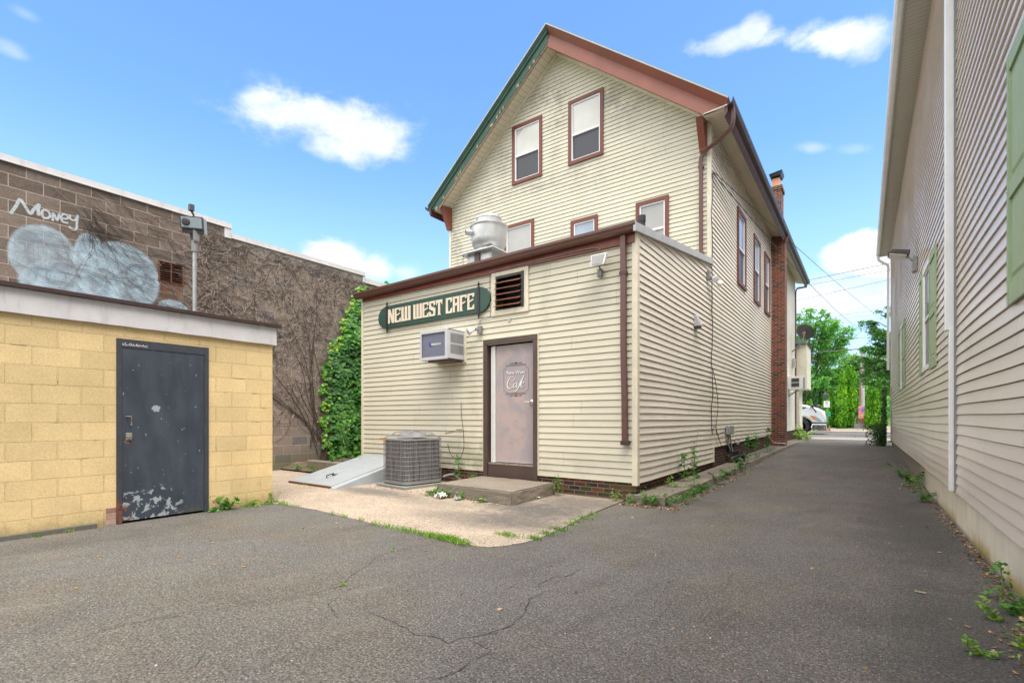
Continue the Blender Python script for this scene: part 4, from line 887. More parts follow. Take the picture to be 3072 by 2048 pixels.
mb.tube([(-4.535, AY-.005, 1.497), (-4.60, AY-.010, 1.50), (-4.665, AY-.004, 1.497)], [.012, .011, .008], 8); mb.build('handle', M['steel'], dr, smooth=True)
# lettering and frame on the door
PD = FR(AY+.0535)
ar_ = MB(); xa, xb, za, zb, c_ = -5.125, -4.605, 1.66, 2.13, .05
def arc(cx_, cz_, r, a0, a1, n=8): return [(cx_+r*math.cos(R(a0+(a1-a0)*i/n)), cz_+r*math.sin(R(a0+(a1-a0)*i/n))) for i in range(n+1)]
loop = arc(xa, zb, c_, 270, 360)+[(xa+c_, zb+.0)]
loop = arc(xa, za, c_, 0, 90)[::1]; 
fr_ = arc(xa, za, c_, 0, 90)+arc(xa, zb, c_, 270, 360)+arc(xb, zb, c_, 180, 270)+arc(xb, za, c_, 90, 180)
fr_ += [fr_[0]]; ribbon(ar_, PD, fr_, .006, 0)
ribbon(ar_, PD, [(xa+c_, zb+.018), (xb-c_, zb+.018)], .006, .0001); ribbon(ar_, PD, [(xa+c_, za-.018), (xb-c_, za-.018)], .006, .0001)
for zc, sg in ((zb+.03, 1), (za-.03, -1)):
    for k, (ox, r) in enumerate([(-.11, .016), (-.07, .012), (-.025, .018), (.025, .018), (.07, .012), (.11, .016)]):
        cx_ = (xa+xb)/2+ox; ribbon(ar_, PD, [(cx_+r*(1-i/26)*math.cos(sg*i*.55+(0 if ox < 0 else math.pi)), zc+sg*.012+sg*r*(1-i/26)*math.sin(i*.55)) for i in range(18)], .005, .0002+k*.0001)
    ribbon(ar_, PD, [((xa+xb)/2, zc-sg*.005), ((xa+xb)/2, zc+sg*.05)], [.014, .002], .0012)
ar_.build('door_ornament', M['letter_dark'], dr, recalc=False)
m1 = ptext('New West', PD, -4.865, 1.985, .062, .0034, 0, width=.385, bold=.014); m1.build('door_lettering', M['letter_white'], dr, recalc=False)
ptext('New West', PD, -4.860, 1.980, .064, .0022, 0, width=.39, bold=.022).build('lettering_shadow', M['letter_dark'], dr, recalc=False)
def cafe_script(dx, dz, n0, k=1.):
    mb = MB(); S = []
    S.append(([(.42, .86), (.36, .95), (.26, .93), (.14, .78), (.06, .52), (.05, .30), (.12, .17), (.24, .16), (.36, .28), (.42, .38)], [.3, .5, .5, .8, 1., 1.1, .9, .6, .4, .3]))   # C
    S.append(([(.42, .86), (.44, .74), (.36, .64), (.26, .60), (.22, .68), (.27, .74), (.33, .70)], [.3, .6, .5, .3, .4, .4, .2]))
    S.append(([(.56, .50), (.48, .52), (.40, .40), (.38, .26), (.44, .20), (.53, .34), (.58, .50), (.54, .30), (.55, .20), (.62, .26)], [.4, .5, .8, .8, .5, .4, .7, .8, .5, .3]))  # a
    S.append(([(.62, .26), (.74, .52), (.86, .84), (.93, 1.), (.95, .93), (.84, .66), (.72, .36), (.60, .08), (.48, -.06), (.40, -.04), (.42, .03)], [.3, .4, .4, .4, .6, .9, 1., .9, .6, .4, .2]))  # f
    S.append(([(.64, .44), (.80, .46)], [.3, .4]))
    S.append(([(.78, .34), (.90, .40), (.94, .52), (.88, .56), (.80, .44), (.78, .30), (.84, .22), (.93, .28), (.99, .36)], [.4, .4, .6, .5, .8, .9, .6, .4, .2]))  # e
    for j, (p, ws) in enumerate(S):
        pp = smoothpts([(x, z, w_) for (x, z), w_ in zip(p, ws)], 6)
        ribbon(mb, PD, [(-5.065+dx+q[0]*.39, 1.70+dz+q[1]*.26) for q in pp], [q[2]*.019*k for q in pp], n0+j*.0002)
    return mb
cafe_script(0, 0, .0036).build('door_lettering', M['letter_white'], dr, recalc=False); cafe_script(.004, -.004, .0022, 1.2).build('lettering_shadow', M['letter_dark'], dr, recalc=False)
# small round sticker below the louvre
MB().prism([(-4.955+.032*math.cos(i*.39), 2.915+.032*math.sin(i*.39)) for i in range(16)], AF, .02, .022).build('sticker', M['light_grey'], cafe)
# chimney
mb = MB(); y0, y1, xf = 19.42, 20.05, -2.25
mb.box((SX-.05, y0, .2), (xf, y1, 7.55)); ch = mb.build('chimney', [M['brick_chimney'], M['brick_chimney_side']], cafe)
mb = MB(); mb.box((SX-.05, y0, 7.55), (-2.36, y1, 9.30)); mb.box((SX-.09, y0-.03, 9.30), (-2.32, y1+.03, 9.42)); up = mb.build('chimney_stack', [M['brick_chimney'], M['brick_chimney_side']], ch)
for o_ in (ch, up):
    for p in o_.data.polygons:
        if abs(p.normal.x) > .7: p.material_index = 1
mb = MB(); mb.box((-2.66, y0+.12, 9.42), (-2.42, y1-.15, 9.75)); mb.build('flue', M['copper_flue'], ch)
mb = MB(); mb.hexa([(-2.70, y0+.04, 9.80), (-2.38, y0+.04, 9.80), (-2.38, y1-.08, 9.80), (-2.70, y1-.08, 9.80), (-2.75, y0+.0, 9.90), (-2.33, y0, 9.96), (-2.33, y1, 9.96), (-2.75, y1, 9.90)]); mb.box((-2.68, y0+.1, 9.74), (-2.66, y0+.14, 9.81)); mb.box((-2.42, y0+.1, 9.74), (-2.40, y0+.14, 9.81)); mb.build('chimney_cap', M['black_metal'], ch)
# front porch: upper room and the wall below it
mb = MB(); siding(mb, FR(26.86), -2.677+.0, -2.20, 2.66, 4.75, .102); siding(mb, SD(-2.20), 26.86, 29.0, 2.66, 4.75, .102); mb.pb(FR(26.87), -2.25, -2.18, 2.6, 4.85, 0, .03); mb.quad((-2.7, 26.86, 2.66), (-2.2, 26.86, 2.66), (-2.2, 29, 2.66), (-2.7, 29, 2.66)); mb.build('porch_room', M['cream_far'], cafe)
mb = MB(); siding(mb, FR(26.9), -2.66, -2.50, .7, 2.66, .102); siding(mb, SD(-2.50), 26.9, 28.2, .7, 2.66, .102); mb.build('porch_wall', M['cream_far'], cafe)
mb = MB(); mb.hexa([(-2.75, 26.6, 4.76), (-2.12, 26.75, 4.76), (-2.12, 29.1, 4.76), (-2.75, 29.1, 4.76), (-2.75, 26.6, 5.2), (-2.6, 26.75, 5.1), (-2.6, 29.1, 5.1), (-2.75, 29.1, 5.2)]); mb.build('porch_roof', M['green_rake'], cafe)
MB().box((-8.6, 27., .2), (-2.52, 27.6, .7)).build('porch_base', M['brick_front'], cafe)
# red soffit nail-block where the cables meet the chimney head
MB().box((-2.24, 19.40, 7.40), (-2.16, 19.48, 7.62)).build('mount_block', M['terracotta'], cafe)

# ================================================================== FIXTURES ON THE CAFE
# sign
sg = thing('cafe_sign', 'green rounded board sign reading NEW WEST CAFE in cream letters', 'sign', (-6.86, AY-.03, 3.34))
poly = [(-8.094+.28*math.cos(R(t_)), 3.335+.232*math.sin(R(t_))) for t_ in range(90, 271, 10)]+[(-5.61+.263*math.cos(R(t_)), 3.345+.232*math.sin(R(t_))) for t_ in range(-90, 91, 10)]
MB().prism(poly, AF, .022, .062).build('board', M['sign_green'], sg, bevel=.006)
LET = {
 'N': [[(0, 0), (.26, 0), (.30, .06), (.26, 1), (0, 1)], [(0, 1), (.34, 1), (1, .06), (1, 0), (.66, 0)], [(.74, 0), (1, 0), (1, 1), (.72, 1)]],
 'E': [[(0, 0), (.28, 0), (.28, 1), (0, 1)], [(.2, .88), (1, .88), (1, 1), (.2, 1)], [(.76, .9), (1, .9), (1, .80), (.76, .74)], [(.25, .44), (.86, .56), (.90, .66), (.25, .54)], [(.2, 0), (1, 0), (1, .12), (.2, .12)], [(.76, .10), (1, .10), (1, .30), (.76, .22)]],
 'W': [[(0, 0), (.25, 0), (.25, 1), (0, 1)], [(.375, 0), (.625, 0), (.625, 1), (.375, 1)], [(.75, 0), (1, 0), (1, 1), (.75, 1)], [(.1, 0), (.9, 0), (.9, .12), (.1, .12)]],
 'S': [[(0, .86), (1, .86), (1, 1), (0, 1)], [(0, .52), (.3, .52), (.3, .92), (0, .92)], [(.7, .9), (1, .9), (1, .78), (.72, .66)], [(0, .68), (0, .5), (.68, .32), (1, .46), (1, .52), (.3, .66)], [(.68, 0), (1, 0), (1, .5), (.68, .46)], [(0, 0), (1, 0), (1, .13), (0, .13)], [(0, .1), (.28, .1), (.28, .24), (0, .34)]],
 'T': [[(0, .82), (1, .82), (1, 1), (0, 1)], [(0, .84), (.26, .84), (.02, .64)], [(1, .84), (.74, .84), (.98, .64)], [(.34, 0), (.64, 0), (.64, .84), (.34, .84)], [(.24, 0), (.76, 0), (.68, .07), (.32, .07)]],
 'C': [[(0, 0), (.32, 0), (.32, 1), (0, 1)], [(.2, .87), (1, .87), (1, 1), (.2, 1)], [(.72, .9), (1, .9), (1, .76), (.74, .66)], [(.2, 0), (1, 0), (1, .13), (.2, .13)], [(.72, .1), (1, .1), (1, .34), (.74, .26)]],
 'A': [[(0, 0), (.30, 0), (.30, 1), (0, 1)], [(.68, 0), (1, 0), (1, 1), (.68, 1)], [(.2, .87), (.8, .87), (.8, 1), (.2, 1)], [(.25, .42), (.5, .40), (.75, .52), (.75, .62), (.25, .54)]],
 'F': [[(0, 0), (.30, 0), (.30, 1), (0, 1)], [(.2, .87), (1, .87), (1, 1), (.2, 1)], [(.78, .88), (1, .88), (1, .80), (.78, .76)], [(.25, .40), (.78, .50), (.82, .60), (.25, .51)], [(-.04, 0), (.4, 0), (.36, .05), (0, .05)]]}
lm = MB(); le = MB(); k = 0
for word, a, b in (('NEW', -8.046, -7.37), ('WEST', -7.285, -6.491), ('CAFE', -6.398, -5.70)):
    ws = [1.45 if c == 'W' else 1. for c in word]; gap = .020; unit = (b-a-gap*(len(word)-1))/sum(ws); x = a
    for ch_, wq in zip(word, ws):
        for pl in LET[ch_]:
            k += 1; lm.prism([(x+p[0]*unit*wq, 3.195+p[1]*.290) for p in pl], AF, .060, .0705+k*.00008)
            cx_ = sum(p[0] for p in pl)/len(pl); cz_ = sum(p[1] for p in pl)/len(pl)
            q_ = []
            for p in pl:
                d = Vector(((p[0]-cx_)*unit*wq, (p[1]-cz_)*.29)); q_.append((x+p[0]*unit*wq+.003*(1 if d.x > 0 else -1), 3.195+p[1]*.29+.003*(1 if d.y > 0 else -1)))
            le.prism(q_, AF, .060, .0632+k*.00005)
        x += unit*wq+gap
lm.build('lettering', M['sign_cream'], sg); le.build('lettering_edge', M['sign_edge'], sg)
for xs in (-8.09, -5.605):
    mb = MB(); zc = 3.335 if xs < -7 else 3.345
    mb.pb(AF, xs-.028, xs+.028, zc-.238, zc+.238, .060, .074)
    for s in (1, -1): mb.lathe((xs, AY-.06, zc+s*.235), [(.012, 0), (.012, .015), (.026, .03), (.012, .045), (.02, .06), (.001, .10)], 10, axis=Vector((0, 0, s)))
    for q in (-.15, 0, .15): mb.lathe((xs, AY-.074, zc+q), [(.009, 0), (.004, .005)], 8, axis=Vector((0, -1, 0)))
    mb.build('strap', M['black_metal'], sg)
# wall air conditioner
ac = thing('air_conditioner', 'grey box air conditioner through the annex wall under the green sign', 'air conditioner', (-6.3, AY, 2.30))
x0, x1, z0, z1, p_ = -6.655, -5.962, 2.285, 2.815, .48
mb = MB(); q = .012; mb.pb(AF, x0, x1, z0, z0+q, .01, p_); mb.pb(AF, x0, x1, z1-q, z1, .01, p_); mb.pb(AF, x0, x0+q, z0, z1, .01, p_); mb.pb(AF, x1-q, x1, z0, z1, .01, p_)
mb.pb(AF, x0, x1, z1-.05, z1-.0005, p_, p_+.012); mb.pb(AF, x0, x1, z0+.0005, z0+.05, p_, p_+.012); mb.pb(AF, x0, x0+.045, z0+.05, z1-.05, p_, p_+.012); mb.pb(AF, x1-.06, x1, z0+.05, z1-.05, p_, p_+.012)
mb.build('case', M['ac_case'], ac)
MB().pb(AF, x0+.02, x1-.02, z0+.02, z1-.02, p_-.06, p_-.012).build('grille', M['grille'], ac)
for i, (za, zb) in enumerate(((2.58, 2.75), (2.385, 2.55))):
    mb = MB(); n = 22
    for j in range(n):
        yy = AY-.07-j*.016; mb.box((x1-.001, yy-.005, za), (x1+.004, yy+.004, zb))
    mb.build('side_vent', M['mid_grey'], ac)
ptext('FRIEDRICH', FR(AY-p_+.0), -6.26, 2.542, .038, -.004, 0, width=.235, bold=.02).build('lettering', M['letter_white'], ac, recalc=False)
MB().prism([(-6.425, 2.535), (-6.40, 2.52), (-6.385, 2.545), (-6.39, 2.59), (-6.415, 2.60), (-6.43, 2.575)], AF, p_-.011, p_-.006).build('emblem', M['blue'], ac)
mb = MB(); mb.pb(AF, x0-.02, x1+.03, z0-.03, z0, 0, .035); mb.pb(AF, x0-.02, x1+.03, z1, z1+.03, 0, .035); mb.pb(AF, x1, x1+.03, z0, z1, 0, .035); mb.pb(AF, x0-.02, x0, z0, z1, 0, .035); mb.build('trim', M['cream_trim'], ac)
MB().pb(AF, x0+.1, x1-.05, z0-.03, z0, .036, .38).build('bracket', M['dark_brown'], ac)
# flood light on the annex wall
fl = thing('flood_light', 'square white flood light high on the annex wall beside the downspout', 'light', (-3.23, AY, 3.4))
mb = MB(); P0 = AF; a = [P0(-3.30, 3.645, .22), P0(-3.05, 3.645, .22), P0(-3.06, 3.46, .30), P0(-3.27, 3.46, .30)]; b = [P0(-3.26, 3.66, .10), P0(-3.08, 3.66, .10), P0(-3.09, 3.50, .14), P0(-3.24, 3.50, .14)]
mb.hexa(a+b); mb.build('housing', M['white_vinyl'], fl, bevel=.008)
mb = MB(); mb.hexa([P0(-3.285, 3.635, .228), P0(-3.065, 3.635, .228), P0(-3.075, 3.475, .302), P0(-3.255, 3.475, .302), P0(-3.285, 3.635, .224), P0(-3.065, 3.635, .224), P0(-3.075, 3.475, .297), P0(-3.255, 3.475, .297)]); mb.build('lens', M['mid_grey'], fl)
mb = MB(); mb.pb(AF, -3.27, -3.20, 3.36, 3.475, .018, .075); mb.tube([P0(-3.225, 3.45, .06), P0(-3.20, 3.50, .14)], .014); mb.build('junction_box', M['mid_grey'], fl, bevel=.004)
mb = MB(); mb.tube([P0(-3.235, 3.72, .05), P0(-3.22, 3.66, .08), P0(-3.21, 3.62, .12)], .007); mb.build('conduit', M['wire_grey'], fl)
# spot lamp
sl = thing('spot_lamp', 'small swivel spot lamp on a grey box above the annex door', 'light', (-5.58, AY, 2.78))
mb = MB(); mb.pb(AF, -5.625, -5.545, 2.74, 2.875, .018, .075); mb.tube([P0(-5.60, 2.80, .08), P0(-5.63, 2.83, .11), P0(-5.66, 2.79, .15)], .018); mb.build('junction_box', M['mid_grey'], sl, bevel=.004)
ax_ = Vector((-.45, -.75, -.42)).normalized(); mb = MB(); mb.lathe((-5.66, AY-.15, 2.80), [(.02, -.03), (.032, .0), (.04, .03), (.062, .085), (.066, .10)], 20, axis=ax_); mb.build('lamp_head', M['white_vinyl'], sl, smooth=True)
mb = MB(); mb.lathe(tuple(Vector((-5.66, AY-.15, 2.80))+ax_*.097), [(.060, 0), (.045, .008), (.01, .012)], 20, axis=ax_); mb.build('lens', M['lamp_glass'], sl, smooth=True)
mb = MB(); mb.tube(smoothpts([P0(-3.235, 3.72, .05), P0(-3.27, 3.80, .06), P0(-3.6, 3.82, .06), P0(-4.6, 3.815, .055), P0(-5.30, 3.80, .05), P0(-5.365, 3.76, .035), P0(-5.365, 3.4, .035), P0(-5.355, 3.06, .03), P0(-5.40, 3.0, .03), P0(-5.55, 2.99, .03), P0(-5.615, 2.95, .03), P0(-5.60, 2.87, .05)], 6), .0065, 6); tag(mb.build('cable', M['wire_grey'], loc=P0(-5.3, 3.8, 0)), 'thin grey cable running under the annex gutter down to the door lamp', 'cable')
# twin lamp on the side wall
tl = thing('twin_lamp', 'twin white floodlight bulbs on the cream side wall under the roof slope', 'light', (SX, 10.75, 4.15))
mb = MB(); mb.pb(SS, 10.62, 10.74, 4.12, 4.30, .02, .07); mb.tube([SS(10.70, 4.18, .07), SS(10.78, 4.15, .12)], .02); mb.tube([SS(10.70, 4.15, .07), SS(10.90, 4.12, .14)], .02); mb.build('junction_box', M['mid_grey'], tl)
for c_, a_ in ((SS(10.76, 4.16, .12), Vector((.5, -.6, -.4))), (SS(10.92, 4.12, .14), Vector((.7, .35, -.5)))):
    a_ = a_.normalized(); mb = MB(); mb.lathe(c_, [(.025, -.02), (.045, .03), (.072, .10), (.07, .115), (.03, .125)], 18, axis=a_); mb.build('bulb', M['white_vinyl'], tl, smooth=True)
vh = thing('dryer_vent', 'small white vent hood on the cream side wall', 'vent', (SX, 9.75, 3.1))
mb = MB(); mb.prism([(0, 3.0), (.0, 3.24), (.03, 3.24), (.12, 3.03), (.12, 3.0)], lambda u, z, n: (SX+.015+u, n, z), 9.66, 9.86); mb.build('hood', M['light_grey'], vh); MB().box((SX+.02, 9.68, 2.96), (SX+.11, 9.84, 3.0)).build('flap', M['dark_grey'], vh)
# cables on the side wall
mb = MB(); mb.tube([(SX+.05+.008*math.sin(i*.9), 10.93+.035*math.sin(i*.7)+.02*math.sin(i*1.9), 6.45-i*.155) for i in range(37)], .009, 6); mb.tube(smoothpts([(SX+.05, 10.98, 2.3), (SX+.06, 11.25, 1.9), (SX+.05, 11.45, 1.5), (SX+.05, 11.30, 1.1), (SX+.05, 11.35, .85), (SX+.05, 11.75, .90), (SX+.05, 12.2, .93)], 5), .007, 6); mb.tube(smoothpts([(SX+.05, 10.95, .95), (SX+.05, 11.2, 1.05), (SX+.05, 11.5, .8), (SX+.06, 12.0, .45), (SX+.10, 12.6, .33)], 5), .007, 6)
tag(mb.build('cable', M['cable'], loc=(SX, 10.93, 3)), 'black cable hanging down the cream side wall', 'cable')
eb = thing('meter_box', 'small grey utility box low on the cream side wall', 'utility box', (SX, 12.5, .9))
MB().pb(SS, 12.30, 12.78, .84, 1.05, .02, .12).build('box', M['galv'], eb, bevel=.015); mb = MB(); mb.tube([SS(12.5, .84, .06), SS(12.45, .6, .05), SS(12.55, .45, .08)], .02); mb.tube([SS(12.6, .84, .06), SS(12.7, .65, .06), SS(12.7, .42, .10)], .014); mb.build('conduit', M['wire_grey'], eb); MB().tube(smoothpts([SS(13.2, .66, .03), SS(13.5, .56, .05), SS(13.9, .66, .03)], 5), .012).build('cable', M['wire_grey'], eb)
mb = MB(); mb.tube(smoothpts([(SX+.06, 18.6, .60), (SX+.15, 18.9, .40), (SX+.35, 19.3, .36), (-2.2, 19.36, .34)], 6), .02); tag(mb.build('hose', M['light_grey'], loc=(SX, 18.8, .5)), 'pale pipe looping across the foot of the brick chimney', 'pipe')
# tangle of old pipe and black cable by the foundation
tg = thing('pipe_scrap', 'tangle of old pipe and black cable lying by the side foundation', 'scrap', (-2.55, 13.0, rise(13)+.12)); z_ = rise(13)+.12
mb = MB(); mb.tube([(-2.60, 12.5, z_+.06), (-2.52, 12.9, z_+.10), (-2.45, 13.3, z_+.13)], [.06, .055, .05], 10); mb.build('pipe', M['dark_brown'], tg, smooth=True)
mb = MB(); rr = random.Random(5)
for i in range(9):
    mb.tube(smoothpts([(-2.5+rr.uniform(-.12, .14), 12.5+rr.uniform(0, 1.), z_+rr.uniform(.0, .26)) for _ in range(5)], 5), .011, 5)
mb.build('cable', M['cable'], tg)
mb = MB(); rr = random.Random(9)
for i in range(5): mb.tube(smoothpts([(SX+.03, 12.6+i*.09, .62), (SX+.06, 12.65+rr.uniform(-.1, .2), .5), (SX+.10, 12.8+rr.uniform(-.1, .3), .4), (-2.5, 12.9, z_+.1)], 5), .009, 5)
mb.build('cable', M['cable'], tg)
# second air conditioner, far along the side
a2 = thing('air_conditioner', 'pale air conditioner sticking out of the side wall beyond the brick chimney', 'air conditioner', (SX, 24.3, 2.45))
mb = MB(); mb.box((SX+.02, 24.0, 2.47), (-2.10, 24.65, 3.03)); mb.build('case', M['white_vinyl'], a2, bevel=.01)
mb = MB(); mb.box((-2.53, 23.985, 2.78), (-2.24, 23.999, 2.94)); mb.box((-2.53, 23.985, 2.58), (-2.24, 23.999, 2.74)); mb.build('side_vent', M['dark_grey'], a2)
mb = MB(); mb.box((-2.099, 24.06, 2.52), (-2.08, 24.60, 2.98)); mb.build('grille', M['mid_grey'], a2)
mb = MB(); mb.tube([(SX, 24.1, 2.2), (-2.3, 24.1, 2.46)], .015); mb.tube([(SX, 24.55, 2.2), (-2.3, 24.55, 2.46)], .015); mb.build('bracket', M['mid_grey'], a2)
# satellite dish
sdh = thing('satellite_dish', 'grey satellite dish on an arm near the front corner of the house', 'satellite dish', (SX, 25.6, 4.2))
mb = MB(); cx_, cy_, cz_ = -2.16, 25.3, 5.05; pts = []; n = 32
ax_ = Vector((.35, .75, .55)).normalized(); mb.lathe((cx_, cy_, cz_), [(.001, 0), (.15, .012), (.28, .042), (.37, .075), (.375, .08), (.37, .085), (.28, .052), (.15, .022), (.001, .010)], n, axis=ax_); mb.build('dish', M['dark_grey'], sdh, smooth=True)
mb = MB(); mb.tube([(cx_-.0, cy_-.02, cz_-.02), (cx_-.0, cy_-.10, cz_-.12), (cx_-.05, cy_-.12, cz_-.35), (-2.4, cy_, 4.45), (SX+.03, cy_+.1, 4.25)], .03, 10); mb.lathe((cx_, cy_-.05, cz_-.02), [(.07, -.05), (.07, .03)], 12, axis=ax_); mb.build('arm', M['mid_grey'], sdh)
MB().box((SX+.03, 25.5, 3.55), (SX+.14, 25.75, 3.95)).build('junction_box', M['light_grey'], sdh)
# exhaust fan on the annex roof
ef = thing('exhaust_fan', 'round spun aluminium exhaust fan on the annex roof', 'roof fan', (-5.93, 7.45, 4.09)); cx_, cy_ = -5.93, 7.45
mb = MB(); mb.box((cx_-.30, cy_-.30, 4.05), (cx_+.30, cy_+.30, 4.40)); mb.build('curb', M['galv'], ef)
mb = MB(); mb.hexa([(cx_-.42, cy_-.42, 4.37), (cx_+.42, cy_-.42, 4.37), (cx_+.42, cy_+.42, 4.37), (cx_-.42, cy_+.42, 4.37), (cx_-.40, cy_-.40, 4.40), (cx_+.40, cy_-.40, 4.40), (cx_+.40, cy_+.40, 4.40), (cx_-.40, cy_+.40, 4.40)]); mb.build('flange', M['alu'], ef)
mb = MB(); mb.lathe((cx_, cy_, 0), [(.24, 4.40), (.25, 4.49), (.30, 4.54), (.335, 4.60), (.345, 4.68), (.35, 4.90), (.375, 4.925), (.375, 4.94), (.34, 4.935), (.30, 4.92), (.25, 4.92)], 48); mb.build('bowl', M['alu'], ef, smooth=True)
mb = MB(); mb.lathe((cx_, cy_, 0), [(.245, 4.9), (.245, 5.08), (.252, 5.082), (.252, 5.10), (.235, 5.125), (.18, 5.14), (.001, 5.145)], 48); mb.build('motor_cover', M['alu'], ef, smooth=True)
mb = MB(); dr_ = Vector((-.55, -.83, -.02)).normalized(); mb.lathe(tuple(Vector((cx_, cy_, 4.80))+dr_*.30), [(.055, 0), (.055, .17), (.045, .17), (.045, .02)], 20, axis=dr_); mb.build('conduit_stub', M['alu'], ef, smooth=True)
mb = MB(); mb.box((cx_-.10, cy_-.325, 4.08), (cx_+.02, cy_-.30, 4.36)); mb.build('hinge_plate', M['dark_brown'], ef)
mb = MB(); mb.tube([(cx_-.36, cy_-.35, 4.37), (cx_-.36, cy_-.36, 4.25), (cx_-.35, cy_-.35, 4.12)], .006, 5); mb.build('chain', M['mid_grey'], ef)
# condenser unit
cu = thing('condenser_unit', 'dirty grey caged condenser unit on a pad between cellar doors and step', 'air conditioner', (-6.63, 6.11, .03), rz=R(-7)); cu['_local'] = 1
def rrect(hx, hy, r, n=5):
    out = []
    for cx_, cy_, a0 in ((hx-r, -hy+r, -90), (hx-r, hy-r, 0), (-hx+r, hy-r, 90), (-hx+r, -hy+r, 180)):
        for i in range(n+1): t_ = R(a0+90*i/n); out.append((cx_+r*math.cos(t_), cy_+r*math.sin(t_)))
    return out
def ring_prism(pts, z0, z1): k = len(pts); return [(x, y, z0) for x, y in pts]+[(x, y, z1) for x, y in pts], [tuple(range(k))[::-1], tuple(range(k, 2*k))]+[(i, (i+1) % k, (i+1) % k+k, i+k) for i in range(k)]
mb = MB(); mb.box((-.44, -.48, -.03), (.42, .46, .035)); mb.build('pad', M['pad'], cu, bevel=.01)
HX, HYc, RC = .375, .42, .13
mb = MB(); mb.add(*ring_prism(rrect(HX-.02, HYc-.02, RC), .07, .80)); mb.build('coil', M['fins'], cu)
mb = MB(); mb.add(*ring_prism(rrect(HX+.003, HYc+.003, RC), .055, .10)); mb.add(*ring_prism(rrect(HX+.003, HYc+.003, RC), .805, .83)); mb.build('base_pan', M['mid_grey'], cu)
mb = MB(); rp = rrect(HX, HYc, RC, 8)
for i in range(9):
    z = .145+i*.077; mb.tube([(x, y, z) for x, y in rp]+[(rp[0][0], rp[0][1], z)], .0034, 5, False)
mb.build('wire_hoop', M['hoop'], cu); mb = MB()
# vertical wires evenly along the perimeter
per = rp+[rp[0]]; L = [0]
for a, b in zip(per, per[1:]): L.append(L[-1]+math.dist(a, b))
nv = 130
for j in range(nv):
    s = L[-1]*j/nv
    for i in range(len(L)-1):
        if L[i] <= s < L[i+1]: f = (s-L[i])/(L[i+1]-L[i]); x = per[i][0]+(per[i+1][0]-per[i][0])*f; y = per[i][1]+(per[i+1][1]-per[i][1])*f; break
    r_ = .005 if j % 13 == 0 else .0013
    mb.tube([(x*1.005, y*1.005, .09), (x*1.005, y*1.005, .815)], r_, 4, False)
mb.build('wire_guard', M['mid_grey'], cu)
mb = MB(); top = [(1.0, .83), (.93, .875), (.80, .895), (.62, .945), (.40, .965), (.12, .972)]
for f, z in top: mb.tube([(x*f, y*f, z) for x, y in rp]+[(rp[0][0]*f, rp[0][1]*f, z)], .004, 5, False)
for j in range(0, len(rp), 1): mb.tube([(rp[j][0]*f, rp[j][1]*f, z) for f, z in top], .003, 5, False)
for t_ in range(0, 360, 6): pass
mb.build('fan_guard', M['mid_grey'], cu); mb = MB(); mb.lathe((0, 0, .86), [(.28, 0), (.24, .06), (.10, .09), (.001, .095)], 30); mb.build('fan_cover', M['mid_grey'], cu, smooth=True)
mb = MB(); mb.box((-.40, -.435, .81), (-.18, -.40, .845)); mb.build('wood_strip', M['orange_wood'], cu)
wp = MB(); wp.hexa([(-6.35, 6.66, .93), (-5.95, 6.55, .985), (-5.95, 6.58, .985), (-6.35, 6.69, .93), (-6.35, 6.66, .955), (-5.95, 6.55, 1.01), (-5.95, 6.58, 1.01), (-6.35, 6.69, .955)]); wp.box((-5.97, 6.54, .97), (-5.86, 6.59, 1.03)); tag(wp.build('wood_stick', M['raw_wood'], loc=(-6.1, 6.6, .97)), 'pale wooden stick poking out behind the condenser unit', 'stick')
mb = MB(); mb.tube(smoothpts([(-6.05, 6.77, 1.52), (-6.0, 6.72, 1.3), (-5.93, 6.70, .95), (-5.93, 6.70, .65), (-6.06, 6.70, .46), (-6.20, 6.66, .55), (-6.23, 6.6, .75)], 6), .006, 5); tag(mb.build('cable', M['cable'], loc=(-6.05, 6.77, 1.5)), 'thin black wire looping down the wall to the condenser unit', 'cable')
mb = MB(); mb.tube(smoothpts([(-6.25, 6.5, .16), (-6.1, 6.6, .2), (-5.95, 6.62, .12), (-5.98, 6.7, .05)], 5), .02, 8); tag(mb.build('hose', M['mid_grey'], loc=(-6.1, 6.6, .05)), 'grey hose behind the condenser unit at the brick footing', 'hose')
# cellar doors
bk = thing('cellar_bulkhead', 'sloping pale grey metal cellar doors against the annex wall', 'cellar door', (-8.15, 5.9, .0))
xL, xM, xR, y0, y1, zb_, zt = -8.80, -8.14, -7.50, 5.02, 6.78, .05, .455
def sz(y): return zb_+(zt-zb_)*(y-y0)/(y1-y0)
for a, b in ((xL, xM-.012), (xM+.012, xR)):
    mb = MB(); mb.hexa([(a, y0, sz(y0)-.03), (b, y0, sz(y0)-.03), (b, y1, zt-.03), (a, y1, zt-.03), (a, y0, sz(y0)), (b, y0, sz(y0)), (b, y1, zt), (a, y1, zt)]); mb.build('door_leaf', M['bulkhead_paint'], bk, bevel=.006)
mb = MB(); mb.hexa([(xM-.03, y0, sz(y0)-.02), (xM+.03, y0, sz(y0)-.02), (xM+.03, y1, zt-.02), (xM-.03, y1, zt-.02), (xM-.012, y0, sz(y0)-.005), (xM+.012, y0, sz(y0)-.005), (xM+.012, y1, zt-.005), (xM-.012, y1, zt-.005)]); mb.build('seam', M['mid_grey'], bk)
